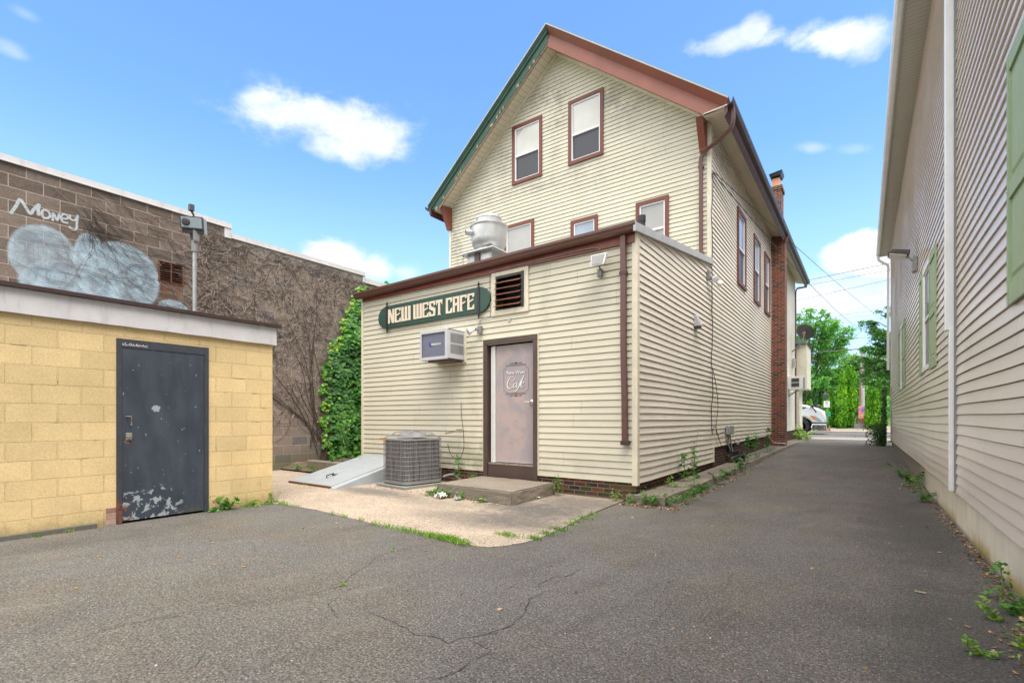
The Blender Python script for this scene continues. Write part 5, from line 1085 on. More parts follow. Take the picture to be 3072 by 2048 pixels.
mb = MB(); mb.hexa([(xR+.005, y0-.02, 0.01), (xR+.12, y0-.02, .01), (xR+.12, y1, .01), (xR+.005, y1, .01), (xR+.005, y0-.02, sz(y0)-.02), (xR+.03, y0-.02, sz(y0)-.03), (xR+.06, y1, zt-.03), (xR+.005, y1, zt-.015)]); mb.build('side_panel', M['bulkhead_paint'], bk); mb = MB(); mb.hexa([(xL-.06, y0, 0.01), (xL-.005, y0, .01), (xL-.005, y1, .01), (xL-.06, y1, .01), (xL-.04, y0, sz(y0)-.03), (xL-.005, y0, sz(y0)-.02), (xL-.005, y1, zt-.015), (xL-.04, y1, zt-.03)]); mb.build('side_panel', M['bulkhead_paint'], bk)
mb = MB(); mb.box((xL-.01, y0-.03, .005), (xR+.02, y0-.002, .045)); mb.build('sill', M['rust'], bk)
mb = MB(); a = Vector((xM+.07, 5.32, sz(5.32))); mb.tube([a+Vector((0, 0, 0)), a+Vector((0, -.01, .045)), a+Vector((0, .14, .075)), a+Vector((0, .16, .03))], .011, 8); mb.box((a.x-.02, a.y+.12, a.z+.02), (a.x+.02, a.y+.22, a.z+.055)); mb.build('handle', M['black_metal'], bk)
# door step
mb = MB(); n = 0; mb.hexa([(-5.46, 5.50, .0), (-3.96, 5.49, .0), (-3.97, 6.69, .0), (-5.52, 6.69, .0), (-5.45, 5.51, .2), (-3.97, 5.50, .2), (-3.98, 6.69, .205), (-5.51, 6.69, .205)])
st = mb.build('door_step', M['step'], loc=(-4.7, 6.1, 0)); bm = bmesh.new(); bm.from_mesh(st.data); bmesh.ops.bevel(bm, geom=[e for e in bm.edges], offset=.02, segments=2, affect='EDGES'); bmesh.ops.subdivide_edges(bm, edges=[e for e in bm.edges if e.calc_length() > .12], cuts=8, use_grid_fill=True)
for v in bm.verts:
    d = mnoise.noise(v.co*5)*.012+mnoise.noise(v.co*17)*.008; v.co += Vector((d, d, d*.5))
bm.to_mesh(st.data); bm.free(); tag(st, 'rough concrete door step below the pink cafe door', 'step')
# ================================================================== YELLOW BLOCK GARAGE
GX = -6.98; GS = SD(GX)
gar = thing('yellow_garage', 'low yellow painted block building with a white fascia and dark steel door', 'garage', (-9.0, -1., 0))
mb = MB(); mb.pb(GS, -6, 1.883, -.03, 2.30, -.2, 0); mb.pb(GS, 2.857, 3.712, -.03, 2.30, -.2, 0); mb.pb(GS, 1.883, 2.857, 2.146, 2.30, -.2, 0)
mb.box((-10.6, 3.512, -.03), (GX-.2, 3.712, 2.30)); mb.box((-10.6, -6, -.03), (-10.4, 3.512, 2.3)); mb.build('block_wall', M['yellow_block'], gar)
mb = MB(); mb.pb(GS, -6, 1.70, -.05, .055, 0, .05); 
mb.build('footing', M['footing'], gar, bevel=.01)
MB().pb(GS, 1.79, 1.882, .0, .20, -.05, .004).build('brick_patch', M['brick_pillar'], gar)
fb = MB(); us = [-6+.15*i for i in range(65)]+[3.75]; rr = random.Random(2); lo_ = [2.285+rr.uniform(-.004, .004) for _ in us]
for i in range(len(us)-1): fb.hexa([GS(us[i], lo_[i], .0), GS(us[i+1], lo_[i+1], .0), GS(us[i+1], lo_[i+1], .045), GS(us[i], lo_[i], .045), GS(us[i], 2.555, 0), GS(us[i+1], 2.555, 0), GS(us[i+1], 2.555, .045), GS(us[i], 2.555, .045)])
fb.box((-10.7, 3.715, 2.285), (GX-.001, 3.76, 2.555)); fb.build('fascia', M['white_paint'], gar)
mb = MB(); mb.box((-10.8, -6, 2.558), (GX+.09, 3.80, 2.582)); mb.hexa([GS(-6, 2.535, .05), GS(3.80, 2.535, .05), GS(3.8, 2.54, .10), GS(-6, 2.54, .10), GS(-6, 2.557, .05), GS(3.80, 2.557, .05), GS(3.8, 2.557, .10), GS(-6, 2.557, .10)])
mb.build('roof', M['roof_metal_brown'], gar)
mb = MB(); t = .052; mb.pb(GS, 1.883, 1.883+t, -.005, 2.146, -.12, .014); mb.pb(GS, 2.857-t, 2.857, -.005, 2.146, -.12, .014); mb.pb(GS, 1.883+t, 2.857-t, 2.146-.098, 2.146, -.12, .013); dr = mb.build('door', M['frame_grey'], gar)
MB().pb(GS, 1.938, 2.802, .03, 2.045, -.06, .006).build('door_leaf', M['door_grey'], dr)
MB().pb(GS, 1.935, 2.805, -.004, 2.048, -.16, -.10).build('door_backing', M['black'], dr)
for z in (1.83, 1.01, .21):
    mb = MB(); mb.lathe(GS(2.812, z-.055, .012), [(.009, 0), (.009, .11)], 10); mb.pb(GS, 2.80, 2.83, z-.05, z+.05, .005, .016); mb.build('hinge', M['frame_grey'], dr)
mb = MB(); mb.tube([GS(1.985, 1.245, .02), GS(2.01, 1.243, .06), GS(2.012, 1.145, .06), GS(2.01, 1.14, .012)], .006, 6); mb.pb(GS, 1.965, 2.02, 1.238, 1.252, .006, .012); mb.build('handle', M['brass'], dr)
mb = MB(); mb.pb(GS, 1.970, 2.032, .968, 1.053, .006, .016); mb.build('lock_plate', M['brass'], dr, bevel=.004); mb = MB(); mb.lathe(GS(2.003, 1.010, .016), [(.026, 0), (.024, .02), (.008, .022)], 16, axis=Vector((1, 0, 0))); mb.build('cylinder', M['steel'], dr, smooth=True)
# white scratched tag on the frame
mb = MB(); rr = random.Random(4); y = 1.945
for i in range(9):
    z0_ = 2.085; pts = [(y+rr.uniform(-.01, .03), z0_+rr.uniform(-.018, .022)) for _ in range(4)]; ribbon(mb, GS, smoothpts([(a, b, 0) for a, b in pts], 4) and [(q[0], q[1]) for q in smoothpts([(a, b, 0) for a, b in pts], 4)], .0035, .0146+i*.0003); y += .027
ribbon(mb, GS, [(1.94, 2.072), (2.06, 2.078), (2.14, 2.084)], .003, .018); mb.build('scribble', M['letter_white'], dr, recalc=False)
# pole lamp on the garage roof
pl = thing('pole_light', 'boxy floodlight on a grey pole rising above the garage roof', 'light', (-9.0, 3.474, 2.58))
mb = MB(); mb.lathe((-9, 3.474, 2.58), [(.032, 0), (.032, 1.46)], 16); mb.build('pole', M['galv'], pl, smooth=True)
mb = MB(); mb.lathe((-9, 3.474, 3.98), [(.048, 0), (.048, .16), (.035, .18)], 12); mb.box((-9.07, 3.43, 4.15), (-9.05, 3.52, 4.32)); mb.box((-8.95, 3.43, 4.15), (-8.93, 3.52, 4.32)); mb.box((-9.07, 3.45, 4.14), (-8.93, 3.50, 4.16)); mb.build('yoke', M['mid_grey'], pl)
# head faces +x and slightly towards the camera, tipped down
def PLT(u, v, n):     # u sideways, v up, n out
    u *= .66; v *= .70; n *= .66
    fx, fy = math.cos(R(-38)), math.sin(R(-38)); ti = R(14)
    return (-9.02+fx*(n*math.cos(ti)+v*math.sin(ti)*.6)-fy*u, 3.474+fy*(n*math.cos(ti)+v*math.sin(ti)*.6)+fx*u, 4.42+v*math.cos(ti)-n*math.sin(ti))
mb = MB(); mb.hexa([PLT(-.24, -.20, .12), PLT(.24, -.20, .12), PLT(.2, -.17, -.22), PLT(-.2, -.17, -.22), PLT(-.24, .18, .16), PLT(.24, .18, .16), PLT(.21, .16, -.20), PLT(-.21, .16, -.20)]); mb.build('housing', M['dark_grey'], pl, bevel=.01)
mb = MB(); mb.hexa([PLT(-.25, -.09, .135), PLT(.25, -.09, .135), PLT(.25, -.09, .17), PLT(-.25, -.09, .17), PLT(-.25, .195, .165), PLT(.25, .195, .165), PLT(.25, .195, .20), PLT(-.25, .195, .20)]); mb.build('bezel', M['dark_grey'], pl)
mb = MB(); mb.quad(PLT(-.225, -.065, .1755), PLT(.225, -.065, .1755), PLT(.225, .172, .2015), PLT(-.225, .172, .2015)); mb.build('lens', M['pane_sky'], pl); mb = MB(); mb.lathe(PLT(-.12, .06, .175), [(.07, 0), (.05, .025), (.02, .03)], 16, axis=Vector(PLT(0, 0, 1))-Vector(PLT(0, 0, 0))); mb.build('lamp', M['dark_grey'], pl)
mb = MB(); mb.hexa([PLT(.245, -.20, .10), PLT(.262, -.20, .10), PLT(.23, -.17, -.21), PLT(.215, -.17, -.21), PLT(.245, .18, .13), PLT(.262, .18, .13), PLT(.235, .16, -.19), PLT(.22, .16, -.19)]); mb.build('side_plate', M['light_grey'], pl)
mb = MB(); mb.tube([PLT(0, .18, .0), PLT(0, .25, .0), PLT(-.03, .33, .05)], .016); mb.box(tuple(Vector(PLT(-.03, .33, .05))-Vector((.035, .035, .0))), tuple(Vector(PLT(-.03, .33, .05))+Vector((.035, .035, .10)))); mb.build('photocell', M['dark_grey'], pl)

# ================================================================== GREY BLOCK BUILDING
CX = -11.1; CS = SD(CX)
gb = thing('block_building', 'grey brown concrete block building with pale coping and graffiti', 'building', (-14, 3, 0))
mb = MB(); mb.pb(CS, -8, 3.648, -.1, 5.31, -.2, 0); mb.pb(CS, 3.648, 4.105, -.1, 3.875, -.2, 0); mb.pb(CS, 3.648, 4.105, 4.30, 5.31, -.2, 0); mb.pb(CS, 4.105, 4.85, -.1, 5.31, -.2, 0); mb.pb(CS, 4.85, 8.40, -.1, 5.11, -.2, 0); mb.pb(CS, 8.40, 16, -.1, 4.93, -.2, 0); mb.box((-20, 15.8, -.1), (CX-.2, 16, 4.93)); mb.build('block_wall', M['cmu'], gb)
mb = MB(); 
for a, b, z0_, z1_ in ((-8, 4.993, 5.31, 5.42), (4.993, 8.48, 5.11, 5.215), (8.48, 16.05, 4.93, 5.06)):
    mb.box((CX-.32, a, z0_), (CX+.035, b-.004, z1_)); mb.box((CX+.037, a, z0_), (CX+.043, b-.004, z0_+.014))
mb.box((CX-.2, 4.852, 5.10), (CX+.025, 4.99, 5.308)); mb.box((CX-.2, 8.402, 4.94), (CX+.025, 8.47, 5.108)); mb.build('coping', M['white_paint'], gb)
mb = MB(); mb.box((-20, -8, 5.0), (CX-.3, 16, 5.05)); mb.build('roof', M['roof_grit'], gb)
mb = MB(); mb.pb(CS, 3.65, 4.103, 3.877, 4.298, -.16, -.14); lv = mb.build('louvre_vent', M['black'], gb)
mb = MB(); t = .03; mb.pb(CS, 3.65, 3.65+t, 3.877, 4.298, -.10, .01); mb.pb(CS, 4.103-t*1.3, 4.103, 3.877, 4.298, -.10, .012); mb.pb(CS, 3.65+t, 4.103-t*1.3, 4.275, 4.298, -.1, .01); mb.pb(CS, 3.65+t, 4.103-t*1.3, 3.877, 3.90, -.1, .01); mb.pb(CS, 3.86, 3.88, 3.90, 4.275, -.03, .008); mb.build('vent_frame', M['rust'], lv)
mb = MB()
for i in range(8): z = 3.92+i*.045; mb.hexa([CS(3.68, z, .0), CS(4.06, z, .0), CS(4.06, z+.02, -.07), CS(3.68, z+.02, -.07), CS(3.68, z+.006, .0), CS(4.06, z+.006, .0), CS(4.06, z+.026, -.07), CS(3.68, z+.026, -.07)])
mb.build('slats', M['rust'], lv)
# the word Money in spray paint
mny = MB(); S = [([(1.63, 4.50), (1.70, 4.66), (1.74, 4.77), (1.80, 4.68), (1.86, 4.58), (1.90, 4.66), (1.965, 4.77), (1.955, 4.66), (1.96, 4.58)], .042), ([(2.02, 4.70), (1.995, 4.64), (2.01, 4.58), (2.06, 4.57), (2.10, 4.62), (2.08, 4.69), (2.02, 4.70)], .032),
     ([(2.135, 4.55), (2.14, 4.69), (2.19, 4.58), (2.215, 4.71)], .032), ([(2.25, 4.63), (2.32, 4.65), (2.32, 4.70), (2.27, 4.71), (2.24, 4.65), (2.26, 4.58), (2.33, 4.58)], .030),
     ([(2.355, 4.73), (2.36, 4.66), (2.41, 4.65), (2.445, 4.70)], .03), ([(2.455, 4.76), (2.445, 4.62), (2.44, 4.52), (2.40, 4.48), (2.34, 4.52)], .034)]
for i, (p, w_) in enumerate(S):
    pp = [(q[0], q[1]) for q in smoothpts([(a, b, 0) for a, b in p], 5)]; ribbon(mny, CS, pp, w_, .003+i*.0004)
M['spray'] = paint('spray', (.42, .46, .48), .7, .3, 25); mny.build('lettering', M['spray'], gb, recalc=False)
# dead vines on the block wall
vm, vp_ = MB(), MB(); rr = random.Random(21)
def vine(mb, y, z, ang, L, r0, turn=.25, grav=0., n=None, far=.01):
    n = n or max(4, int(L/.07)); pts = []; a = ang; 
    for i in range(n+1):
        zt = 5.29 if y < 4.86 else (5.09 if y < 8.4 else 4.92)
        if not (-8 < y < 10.5) or z > zt or z < .15: break
        pts.append((CX+far+.012*abs(math.sin(i*.8+y*9)), y, z)); a += rr.gauss(0, turn); a += grav*(math.sin(a)); y += math.cos(a)*L/n; z += math.sin(a)*L/n
    if len(pts) > 2: mb.tube(pts, [r0*(1-.7*i/len(pts)) for i in range(len(pts))], 3, False)
for i in range(340):      # fine strands sweeping down from upper left to lower right
    y = rr.uniform(2.35, 5.0); z = rr.uniform(3.3, 5.25); 
    if y < 2.9 and rr.random() < .5: continue
    vine(vm if rr.random() < .8 else vp_, y, z, rr.gauss(-.38, .28)+(math.pi if rr.random() < .5 else 0), rr.uniform(.4, 1.5), rr.uniform(.0016, .0036), .16)
for i in range(45): vine(vm, 2.62+rr.gauss(0, .08), 5.0-rr.uniform(0, .6), rr.gauss(-.75, .4), rr.uniform(.4, 1.6), .0026, .2)
for i in range(2700):     # dense mat further along
    y = rr.uniform(4.2, 8.9); z = rr.uniform(1.0, 5.1)
    if rr.random() > .25+.75*min(1, (z-.8)/2): continue
    vine(vm if rr.random() < .42 else vp_, y, z, rr.gauss(-1.2, .9)+(math.pi if rr.random() < .5 else 0), rr.uniform(.25, .95), rr.uniform(.0024, .0058), .34)
for i in range(300): vine(vm if rr.random() < .6 else vp_, rr.uniform(4.6, 8.3), 5.05-abs(rr.gauss(0, .12)), rr.uniform(0, 6.28), rr.uniform(.2, .6), .003, .5)
for i in range(13):       # thick runners fanning up from the foot of the ivy
    ya = rr.uniform(4.4, 7.4); za = rr.uniform(2., 4.6); y0_, z0_ = 7.05+rr.uniform(-.2, .2), .35+rr.uniform(0, .3); pts = []
    for j in range(15):
        t = j/14; pts.append((CX+.03, y0_+(ya-y0_)*t**1.25+.05*math.sin(t*9+i), z0_+(za-z0_)*t+.05*math.sin(t*7+i*2)))
    vm.tube(pts, [.011*(1-.6*j/14) for j in range(15)], 5, False)
tag(vm.build('dead_vine', M['vine_stem'], loc=(CX, 6, .2), recalc=False), 'bare dark vine stems matted over the grey block wall', 'vine', kind='stuff')
tag(vp_.build('dead_vine', M['vine_pale'], loc=(CX, 6, .21), recalc=False), 'pale dry vine twigs among the dark stems on the block wall', 'vine', kind='stuff')
# green ivy
def ivy_left(z): return 7.16+.27*max(0, z-2.1)**1.35 if z > 2.1 else 7.16+.05*math.sin(z*5)
pts = []; 
while len(pts) < 5200:
    y = rr.uniform(6.95, 9.9); z = rr.uniform(.25, 4.78)
    if y < ivy_left(z)+.10*mnoise.noise(Vector((0, y*4, z*4)))*2: continue
    d = y-ivy_left(z); off = .06+min(.22, d*.35)*(.6+.8*mnoise.noise(Vector((0, y*1.7, z*1.7))))+rr.uniform(0, .07); pts.append((CX+max(.04, off), y, z))
iv = thing('climbing_ivy', 'thick green ivy covering the block wall beside the cafe annex', 'ivy', (CX+.1, 8.1, .2))
pa = np.array(pts); ed = np.array([p[1]-ivy_left(p[2]) for p in pts]); pale = (ed < .16) & (rng.random(len(pts)) < .6) | (rng.random(len(pts)) < .05)
leaves('foliage', pa[~pale], .10, M['ivy'], iv, nrm=np.tile([1., -.5, .45], ((~pale).sum(), 1)), spread=.28, shape='ivy', up=(0, -.1, -1)); leaves('leaves', pa[pale], .07, M['ivy_pale'], iv, nrm=np.tile([1., -.5, .4], (pale.sum(), 1)), spread=.35, shape='ivy', up=(0, -.2, -1))
mb = MB()
for i in range(14): mb.tube([(CX+.05, 7.1+i*.13, .15), (CX+.08+.02*i % .05, 7.15+i*.15, .8), (CX+.05, 7.3+i*.17, 1.9)], [.03, .02, .012], 6)
mb.build('stem', M['vine_stem'], iv)

# ================================================================== TAN HOUSE ON THE RIGHT
RX_ = .83; RS = RT(RX_); YR0, YR1 = -5., 23.2
tan = thing('tan_house', 'tall tan clapboard house with green shutters on a concrete base', 'building', (5, 8, 0))
def zb_r(y): return .43
mb = MB(); siding(mb, RS, YR0, YR1, .40, 7.50, .1075, wav=.009, seed=4., amp=.0155, holes=[(9.80, 10.80, 2.04, 3.66), (16.25, 17.15, 2.04, 3.68), (2.75, 4.0, 2.06, 3.68)])
mb.build('side_wall', M['tan_siding'], tan)
mb = MB(); siding(mb, (lambda u, z, n: (u, YR1-.0+n, z)), RX_, 9, .40, 7.5, .1075); siding(mb, (lambda u, z, n: (u, YR0-n, z)), RX_, 9, .40, 7.5, .1075); siding(mb, SD(9), YR0, YR1, .40, 7.5, .1075)
for yy in (YR0+.01, YR1-.01): mb.quad((RX_, yy, 7.5), (9, yy, 7.5), (4.95, yy, 10.75))
mb.build('end_wall', M['tan_siding'], tan)
mb = MB(); mb.pb(RS, YR1-.07, YR1+.02, .38, 7.5, 0, .024); mb.build('corner_board', M['tan_siding'], tan)
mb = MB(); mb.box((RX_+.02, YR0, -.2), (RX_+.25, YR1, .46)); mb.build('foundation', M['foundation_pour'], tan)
EX = .475; ez = 7.42
mb = MB(); mb.quad((RX_+.02, YR0, ez), (EX+.02, YR0, ez), (EX+.02, YR1+.3, ez), (RX_+.02, YR1+.3, ez)); mb.build('soffit', M['soffit_tan'], tan)
mb = MB(); mb.box((EX, YR0, ez-.03), (EX+.02, YR1+.3, ez+.16)); mb.build('fascia', M['soffit_grey'], tan)
MB().strip([(x-.002, 0, z) for x, z in [(0, .01), (-.065, .01), (-.09, .045), (-.10, .12), (-.092, .12), (-.08, .05), (-.06, .02), (0, .02)]], (EX, YR0, ez+.0), (EX, YR1+.32, ez+.0)).build('gutter', M['white_vinyl'], tan)
mb = MB(); mb.hexa([(EX-.05, YR0, ez+.125), (5, YR0, ez+3.4), (5, YR1+.3, ez+3.4), (EX-.05, YR1+.3, ez+.125), (EX-.05, YR0, ez+.16), (5, YR0, ez+3.45), (5, YR1+.3, ez+3.45), (EX-.05, YR1+.3, ez+.16)]); mb.hexa([(5.003, YR0, ez+3.4), (9.5, YR0, ez+.125), (9.5, YR1+.3, ez+.125), (5.003, YR1+.3, ez+3.4), (5.003, YR0, ez+3.45), (9.5, YR0, ez+.16), (9.5, YR1+.3, ez+.16), (5.003, YR1+.3, ez+3.45)]); mb.build('roof', M['shingle'], tan)
ds = downspout('downspout', [(RX_-.06, 7.27, 7.4), (RX_-.06, 7.27, 2.20)], .115, .075, M['white_vinyl'], tan, (0, 1, 0)); mb = MB(); mb.box((RX_-.065, 7.20, .42), (RX_-.022, 7.30, 2.22)); mb.build('lower_pipe', M['white_vinyl'], ds, bevel=.006)
mb = MB(); mb.pb(RS, 7.16, 7.19, .42, 7.4, .0, .03); mb.build('channel', M['mid_grey'], ds)
yg = 21.2
downspout('downspout', smoothpts([(EX-.03, 23.3, ez+.02), (EX-.02, 23.3, ez-.15), (.60, 23.3, ez-.30), (.735, 23.3, ez-.42), (.74, 23.3, ez-.7)], 4)+[(.74, 23.3, 3.05)], .085, .07, M['white_vinyl'], tan, (1, 0, 0))
def shutter(parent, y0, y1, z0, z1, rails):
    mb = MB(); t = .05; w_ = y1-y0
    mb.pb(RS, y0, y0+t, z0, z1, .012, .032); mb.pb(RS, y1-t, y1, z0, z1, .012, .032)
    zs = [z0]+rails+[z1]
    mb.pb(RS, y0+t, y1-t, z0, z0+.14, .012, .030); mb.pb(RS, y0+t, y1-t, z1-.11, z1, .012, .030)
    for r_ in rails: mb.pb(RS, y0+t, y1-t, r_-.055, r_+.055, .012, .030)
    lo_ = z0+.14
    for hi_ in [r_-.055 for r_ in rails]+[z1-.11]:
        mb.pb(RS, y0+t, y1-t, lo_, hi_, .008, .0145)
        a, b = y0+t+.03, y1-t-.03
        mb.hexa([RS(a, lo_+.04, .0145), RS(b, lo_+.04, .0145), RS(b-.02, lo_+.06, .024), RS(a+.02, lo_+.06, .024), RS(a, hi_-.04, .0145), RS(b, hi_-.04, .0145), RS(b-.02, hi_-.06, .024), RS(a+.02, hi_-.06, .024)])
        lo_ = hi_+.11
    for zz in (z0+.09, (rails+[z1-.4])[0], z1-.09):
        for yy in (y0+.022, y1-.022): mb.lathe(RS(yy, zz, .032), [(.008, 0), (.004, .006)], 8, axis=Vector((-1, 0, 0)))
    return mb.build('shutter', M['shutter_green'], parent)
for (a, b, z0, z1, s0) in ((9.75, 10.85, 2.0, 3.70, None), (16.2, 17.2, 2.0, 3.72, None), (2.70, 4.03, 2.02, 3.73, None)):
    w_ = window(tan, RS, a, b, z0, z1, M['white_vinyl'], .07, rail=(z0+z1)/2, lit='pane_dark', low='pane_dark', depth=.022, d2=.0)
    if a > 9 and a < 12: shutter(w_, 8.93, 9.72, z0-.04, z1-.04, [2.78]); shutter(w_, 10.88, 11.35, z0-.02, z1+.02, [2.78])
    elif a > 12: shutter(w_, 15.25, 16.15, z0, z1-.05, [2.8]); shutter(w_, 17.23, 17.85, z0, z1+.0, [2.8])
    else: shutter(w_, 4.05, 4.73, 1.995, 3.70, [2.77]); shutter(w_, 2.0, 2.68, 1.995, 3.70, [2.77])
# wall light on the tan house
wl = thing('wall_light', 'grey cobra style wall lamp high on the tan house wall', 'light', (RX_, 12.5, 4.2))
mb = MB(); mb.pb(RS, 11.95, 12.15, 4.02, 4.30, .02, .08); mb.tube([RS(12.05, 4.25, .08), RS(12.1, 4.33, .14), RS(12.15, 4.40, .20)], .02); mb.build('bracket', M['mid_grey'], wl)
mb = MB(); mb.hexa([RS(12.0, 4.36, .12), RS(12.35, 4.36, .12), RS(12.40, 4.45, .46), RS(11.98, 4.45, .46), RS(12.05, 4.46, .10), RS(12.30, 4.46, .10), RS(12.33, 4.53, .40), RS(12.03, 4.53, .40)]); mb.build('housing', M['dark_grey'], wl, bevel=.02); mb = MB(); mb.hexa([RS(12.02, 4.345, .16), RS(12.33, 4.345, .16), RS(12.36, 4.42, .43), RS(12.0, 4.42, .43), RS(12.02, 4.365, .16), RS(12.33, 4.365, .16), RS(12.36, 4.44, .43), RS(12.0, 4.44, .43)]); mb.build('lens', M['lamp_glass'], wl)

# ================================================================== STREET
# brick pillar of the porch
mb = MB(); mb.box((-2.73, 28.0, .2), (-2.54, 28.45, 1.15)); bp = mb.build('brick_pillar', M['brick_pillar'], loc=(-2.63, 28.2, .2)); tag(bp, 'short brick porch pillar at the street end of the side walk', 'pillar'); MB().box((-2.76, 27.97, 1.15), (-2.51, 28.48, 1.27)).build('cap', M['terracotta'], bp)
# truck (moving right along the road, only the hood in view)
tk = thing('lorry', 'white lorry cab with chrome bumper passing on the street', 'truck', (-6, 38.2, .19)); ty0, ty1 = 37.0, 39.4; PT = lambda u, z, n: (u, ty0+n, z)
zr = .20
hood = [(-5.2, .85), (-4.05, .85), (-3.95, 1.05), (-3.72, 1.25), (-3.45, 1.34), (-3.1, 1.30), (-2.86, 1.12), (-2.72, .92), (-1.98, .90), (-1.95, 1.2), (-2.02, 1.5), (-2.15, 1.72), (-2.5, 1.92), (-3.0, 2.08), (-3.6, 2.22), (-5.2, 2.42)]
mb = MB(); mb.prism(hood, PT, .0, 2.4); hd = mb.build('hood', M['truck_white'], tk, smooth=True, bevel=.10)
mb = MB(); mb.prism([(-8.6, .75), (-5.2, .75), (-5.2, 2.42), (-4.75, 2.45), (-5.3, 3.35), (-5.7, 3.9), (-8.6, 4.0)], PT, .0, 2.4); mb.build('cab', M['truck_white'], tk, bevel=.08)
mb = MB(); mb.prism([(-5.9, 2.5), (-5.0, 2.5), (-5.38, 3.2), (-5.9, 3.2)], PT, -.012, -.002); mb.hexa([(-4.80, 37.15, 2.5), (-4.80, 39.25, 2.5), (-5.28, 39.25, 3.3), (-5.28, 37.15, 3.3), (-4.78, 37.15, 2.5), (-4.78, 39.25, 2.5), (-5.26, 39.25, 3.3), (-5.26, 37.15, 3.3)]); mb.build('window', M['pane_dark'], tk)
mb = MB(); mb.prism([(-2.74, .88), (-2.80, .62), (-2.72, .42), (-1.99, .42), (-1.93, .55), (-1.93, .88)], PT, -.03, 2.43); mb.build('bumper', M['chrome'], tk, bevel=.05); MB().prism([(-3.0, .905), (-1.93, .89), (-1.93, .915), (-3.0, .935)], PT, -.015, 2.415).build('bumper_strip', M['black_metal'], tk)
mb = MB(); 
for i in range(8): mb.box((-2.03+.0, 37.35, 1.0+i*.085), (-1.93-.012*max(0, i-3), 39.05, 1.045+i*.085))
mb.build('grille', M['chrome'], tk)
MB().prism([(-2.85, 1.42), (-2.55, 1.38), (-2.28, 1.18), (-2.18, 1.02), (-2.45, 1.06), (-2.70, 1.22)], PT, -.015, .05).build('headlight', M['pane_sky'], tk); MB().prism([(-2.86, 1.43), (-2.62, 1.38), (-2.55, 1.12), (-2.70, 1.22)], PT, -.022, .04).build('indicator', M['amber'], tk)
mb = MB(); mb.prism([(-4.4, 1.93), (-3.25, 1.84), (-3.0, 1.94), (-3.1, 1.97), (-4.4, 2.05)], PT, -.012, .02); mb.build('vent', M['dark_grey'], tk)
for sx_ in ((-2.72, .3), (-2.45, 2.1)):
    mb = MB(); mb.tube([(sx_[0]+.22, ty0+sx_[1]-.3, 1.62), (sx_[0], ty0+sx_[1]-.3, 2.02)], .035, 8); mb.lathe((sx_[0]-.02, ty0+sx_[1]-.35, 1.98), [(.03, 0), (.10, .04), (.11, .12), (.06, .18)], 12); mb.build('mirror', M['dark_grey'], tk, smooth=True)
for wx_, wy_ in ((-3.38, 0), (-3.38, 2.05), (-8.0, 0), (-8.0, 2.05)):
    mb = MB(); c_ = (wx_, ty0+wy_+.02, zr+.52); mb.lathe(c_, [(.30, .0), (.47, .0), (.52, .04), (.52, .27), (.47, .31), (.30, .31)], 32, axis=Vector((0, 1, 0))); wh = mb.build('wheel', M['rubber'], tk, smooth=True)
    mb = MB(); mb.lathe((wx_, ty0+wy_+.02, zr+.52), [(.298, .0), (.29, .05), (.16, .06), (.14, -.02), (.06, -.03), (.001, -.03)], 24, axis=Vector((0, 1, 0))); mb.build('rim', M['light_grey'], wh, smooth=True)
mb = MB(); mb.box((-8.5, 37.2, .55), (-2.2, 39.2, .84)); mb.build('chassis', M['black_metal'], tk)
ptext('CASCADIA', FR(ty0), -4.05, 1.52, .07, .012, 0, width=.55).build('lettering', M['mid_grey'], tk, recalc=False)
# sign pole with a meter head
zs = hz(0, 43.2)+.0
sp = thing('sign_pole', 'green pole with a small white no parking sign and grey meter head', 'sign', (-2.22, 43.2, .3))
mb = MB(); mb.lathe((-2.22, 43.2, .3), [(.055, 0), (.055, 2.45)], 12); mb.build('pole', M['green_pole'], sp); mb = MB(); mb.box((-2.44, 43.05, 2.72), (-2.10, 43.35, 3.08)); mb.build('meter_head', M['dark_grey'], sp, bevel=.05); mb = MB(); mb.box((-2.44, 43.12, 2.05), (-2.06, 43.135, 2.52)); sg2 = mb.build('sign_plate', M['white_vinyl'], sp)
M['sign_red'] = paint('sign_red', (.45, .06, .10), .5, .05)
mb = MB(); P2 = FR(43.118); 
ring = [(-2.25+.085*math.cos(R(i*15)), 2.38+.085*math.sin(R(i*15))) for i in range(25)]; ribbon(mb, P2, ring, .018, .002); ribbon(mb, P2, [(-2.31, 2.44), (-2.19, 2.32)], .018, .004); mb.build('symbol', M['sign_red'], sg2, recalc=False)
ptext('P', P2, -2.25, 2.335, .09, .001, 0).build('lettering', M['letter_dark'], sg2, recalc=False); ptext('NO PARKING', P2, -2.25, 2.20, .045, .001, 0, width=.29).build('lettering', M['sign_red'], sg2, recalc=False); ptext('ANY TIME', P2, -2.25, 2.10, .045, .001, 0, width=.26).build('lettering', M['letter_dark'], sg2, recalc=False)
mb = MB(); mb.box((-2.20, 43.05, 1.35), (-2.02, 43.2, 1.72)); mb.build('box', M['green_pole'], sp, bevel=.03); MB().box((-2.285, 43.13, 1.68), (-2.18, 43.14, 1.82)).build('sticker', M['goldleaf'], sp)
mb = MB(); mb.hexa([(-2.38, 42.75, .25), (-1.98, 42.75, .25), (-1.98, 43.05, .25), (-2.38, 43.05, .25), (-2.30, 42.8, .66), (-2.04, 42.8, .66), (-2.04, 43.0, .66), (-2.30, 43.0, .66)]); tag(mb.build('planter_block', M['terracotta'], loc=(-2.2, 42.9, .25), bevel=.02), 'small reddish block at the foot of the green sign pole', 'block')
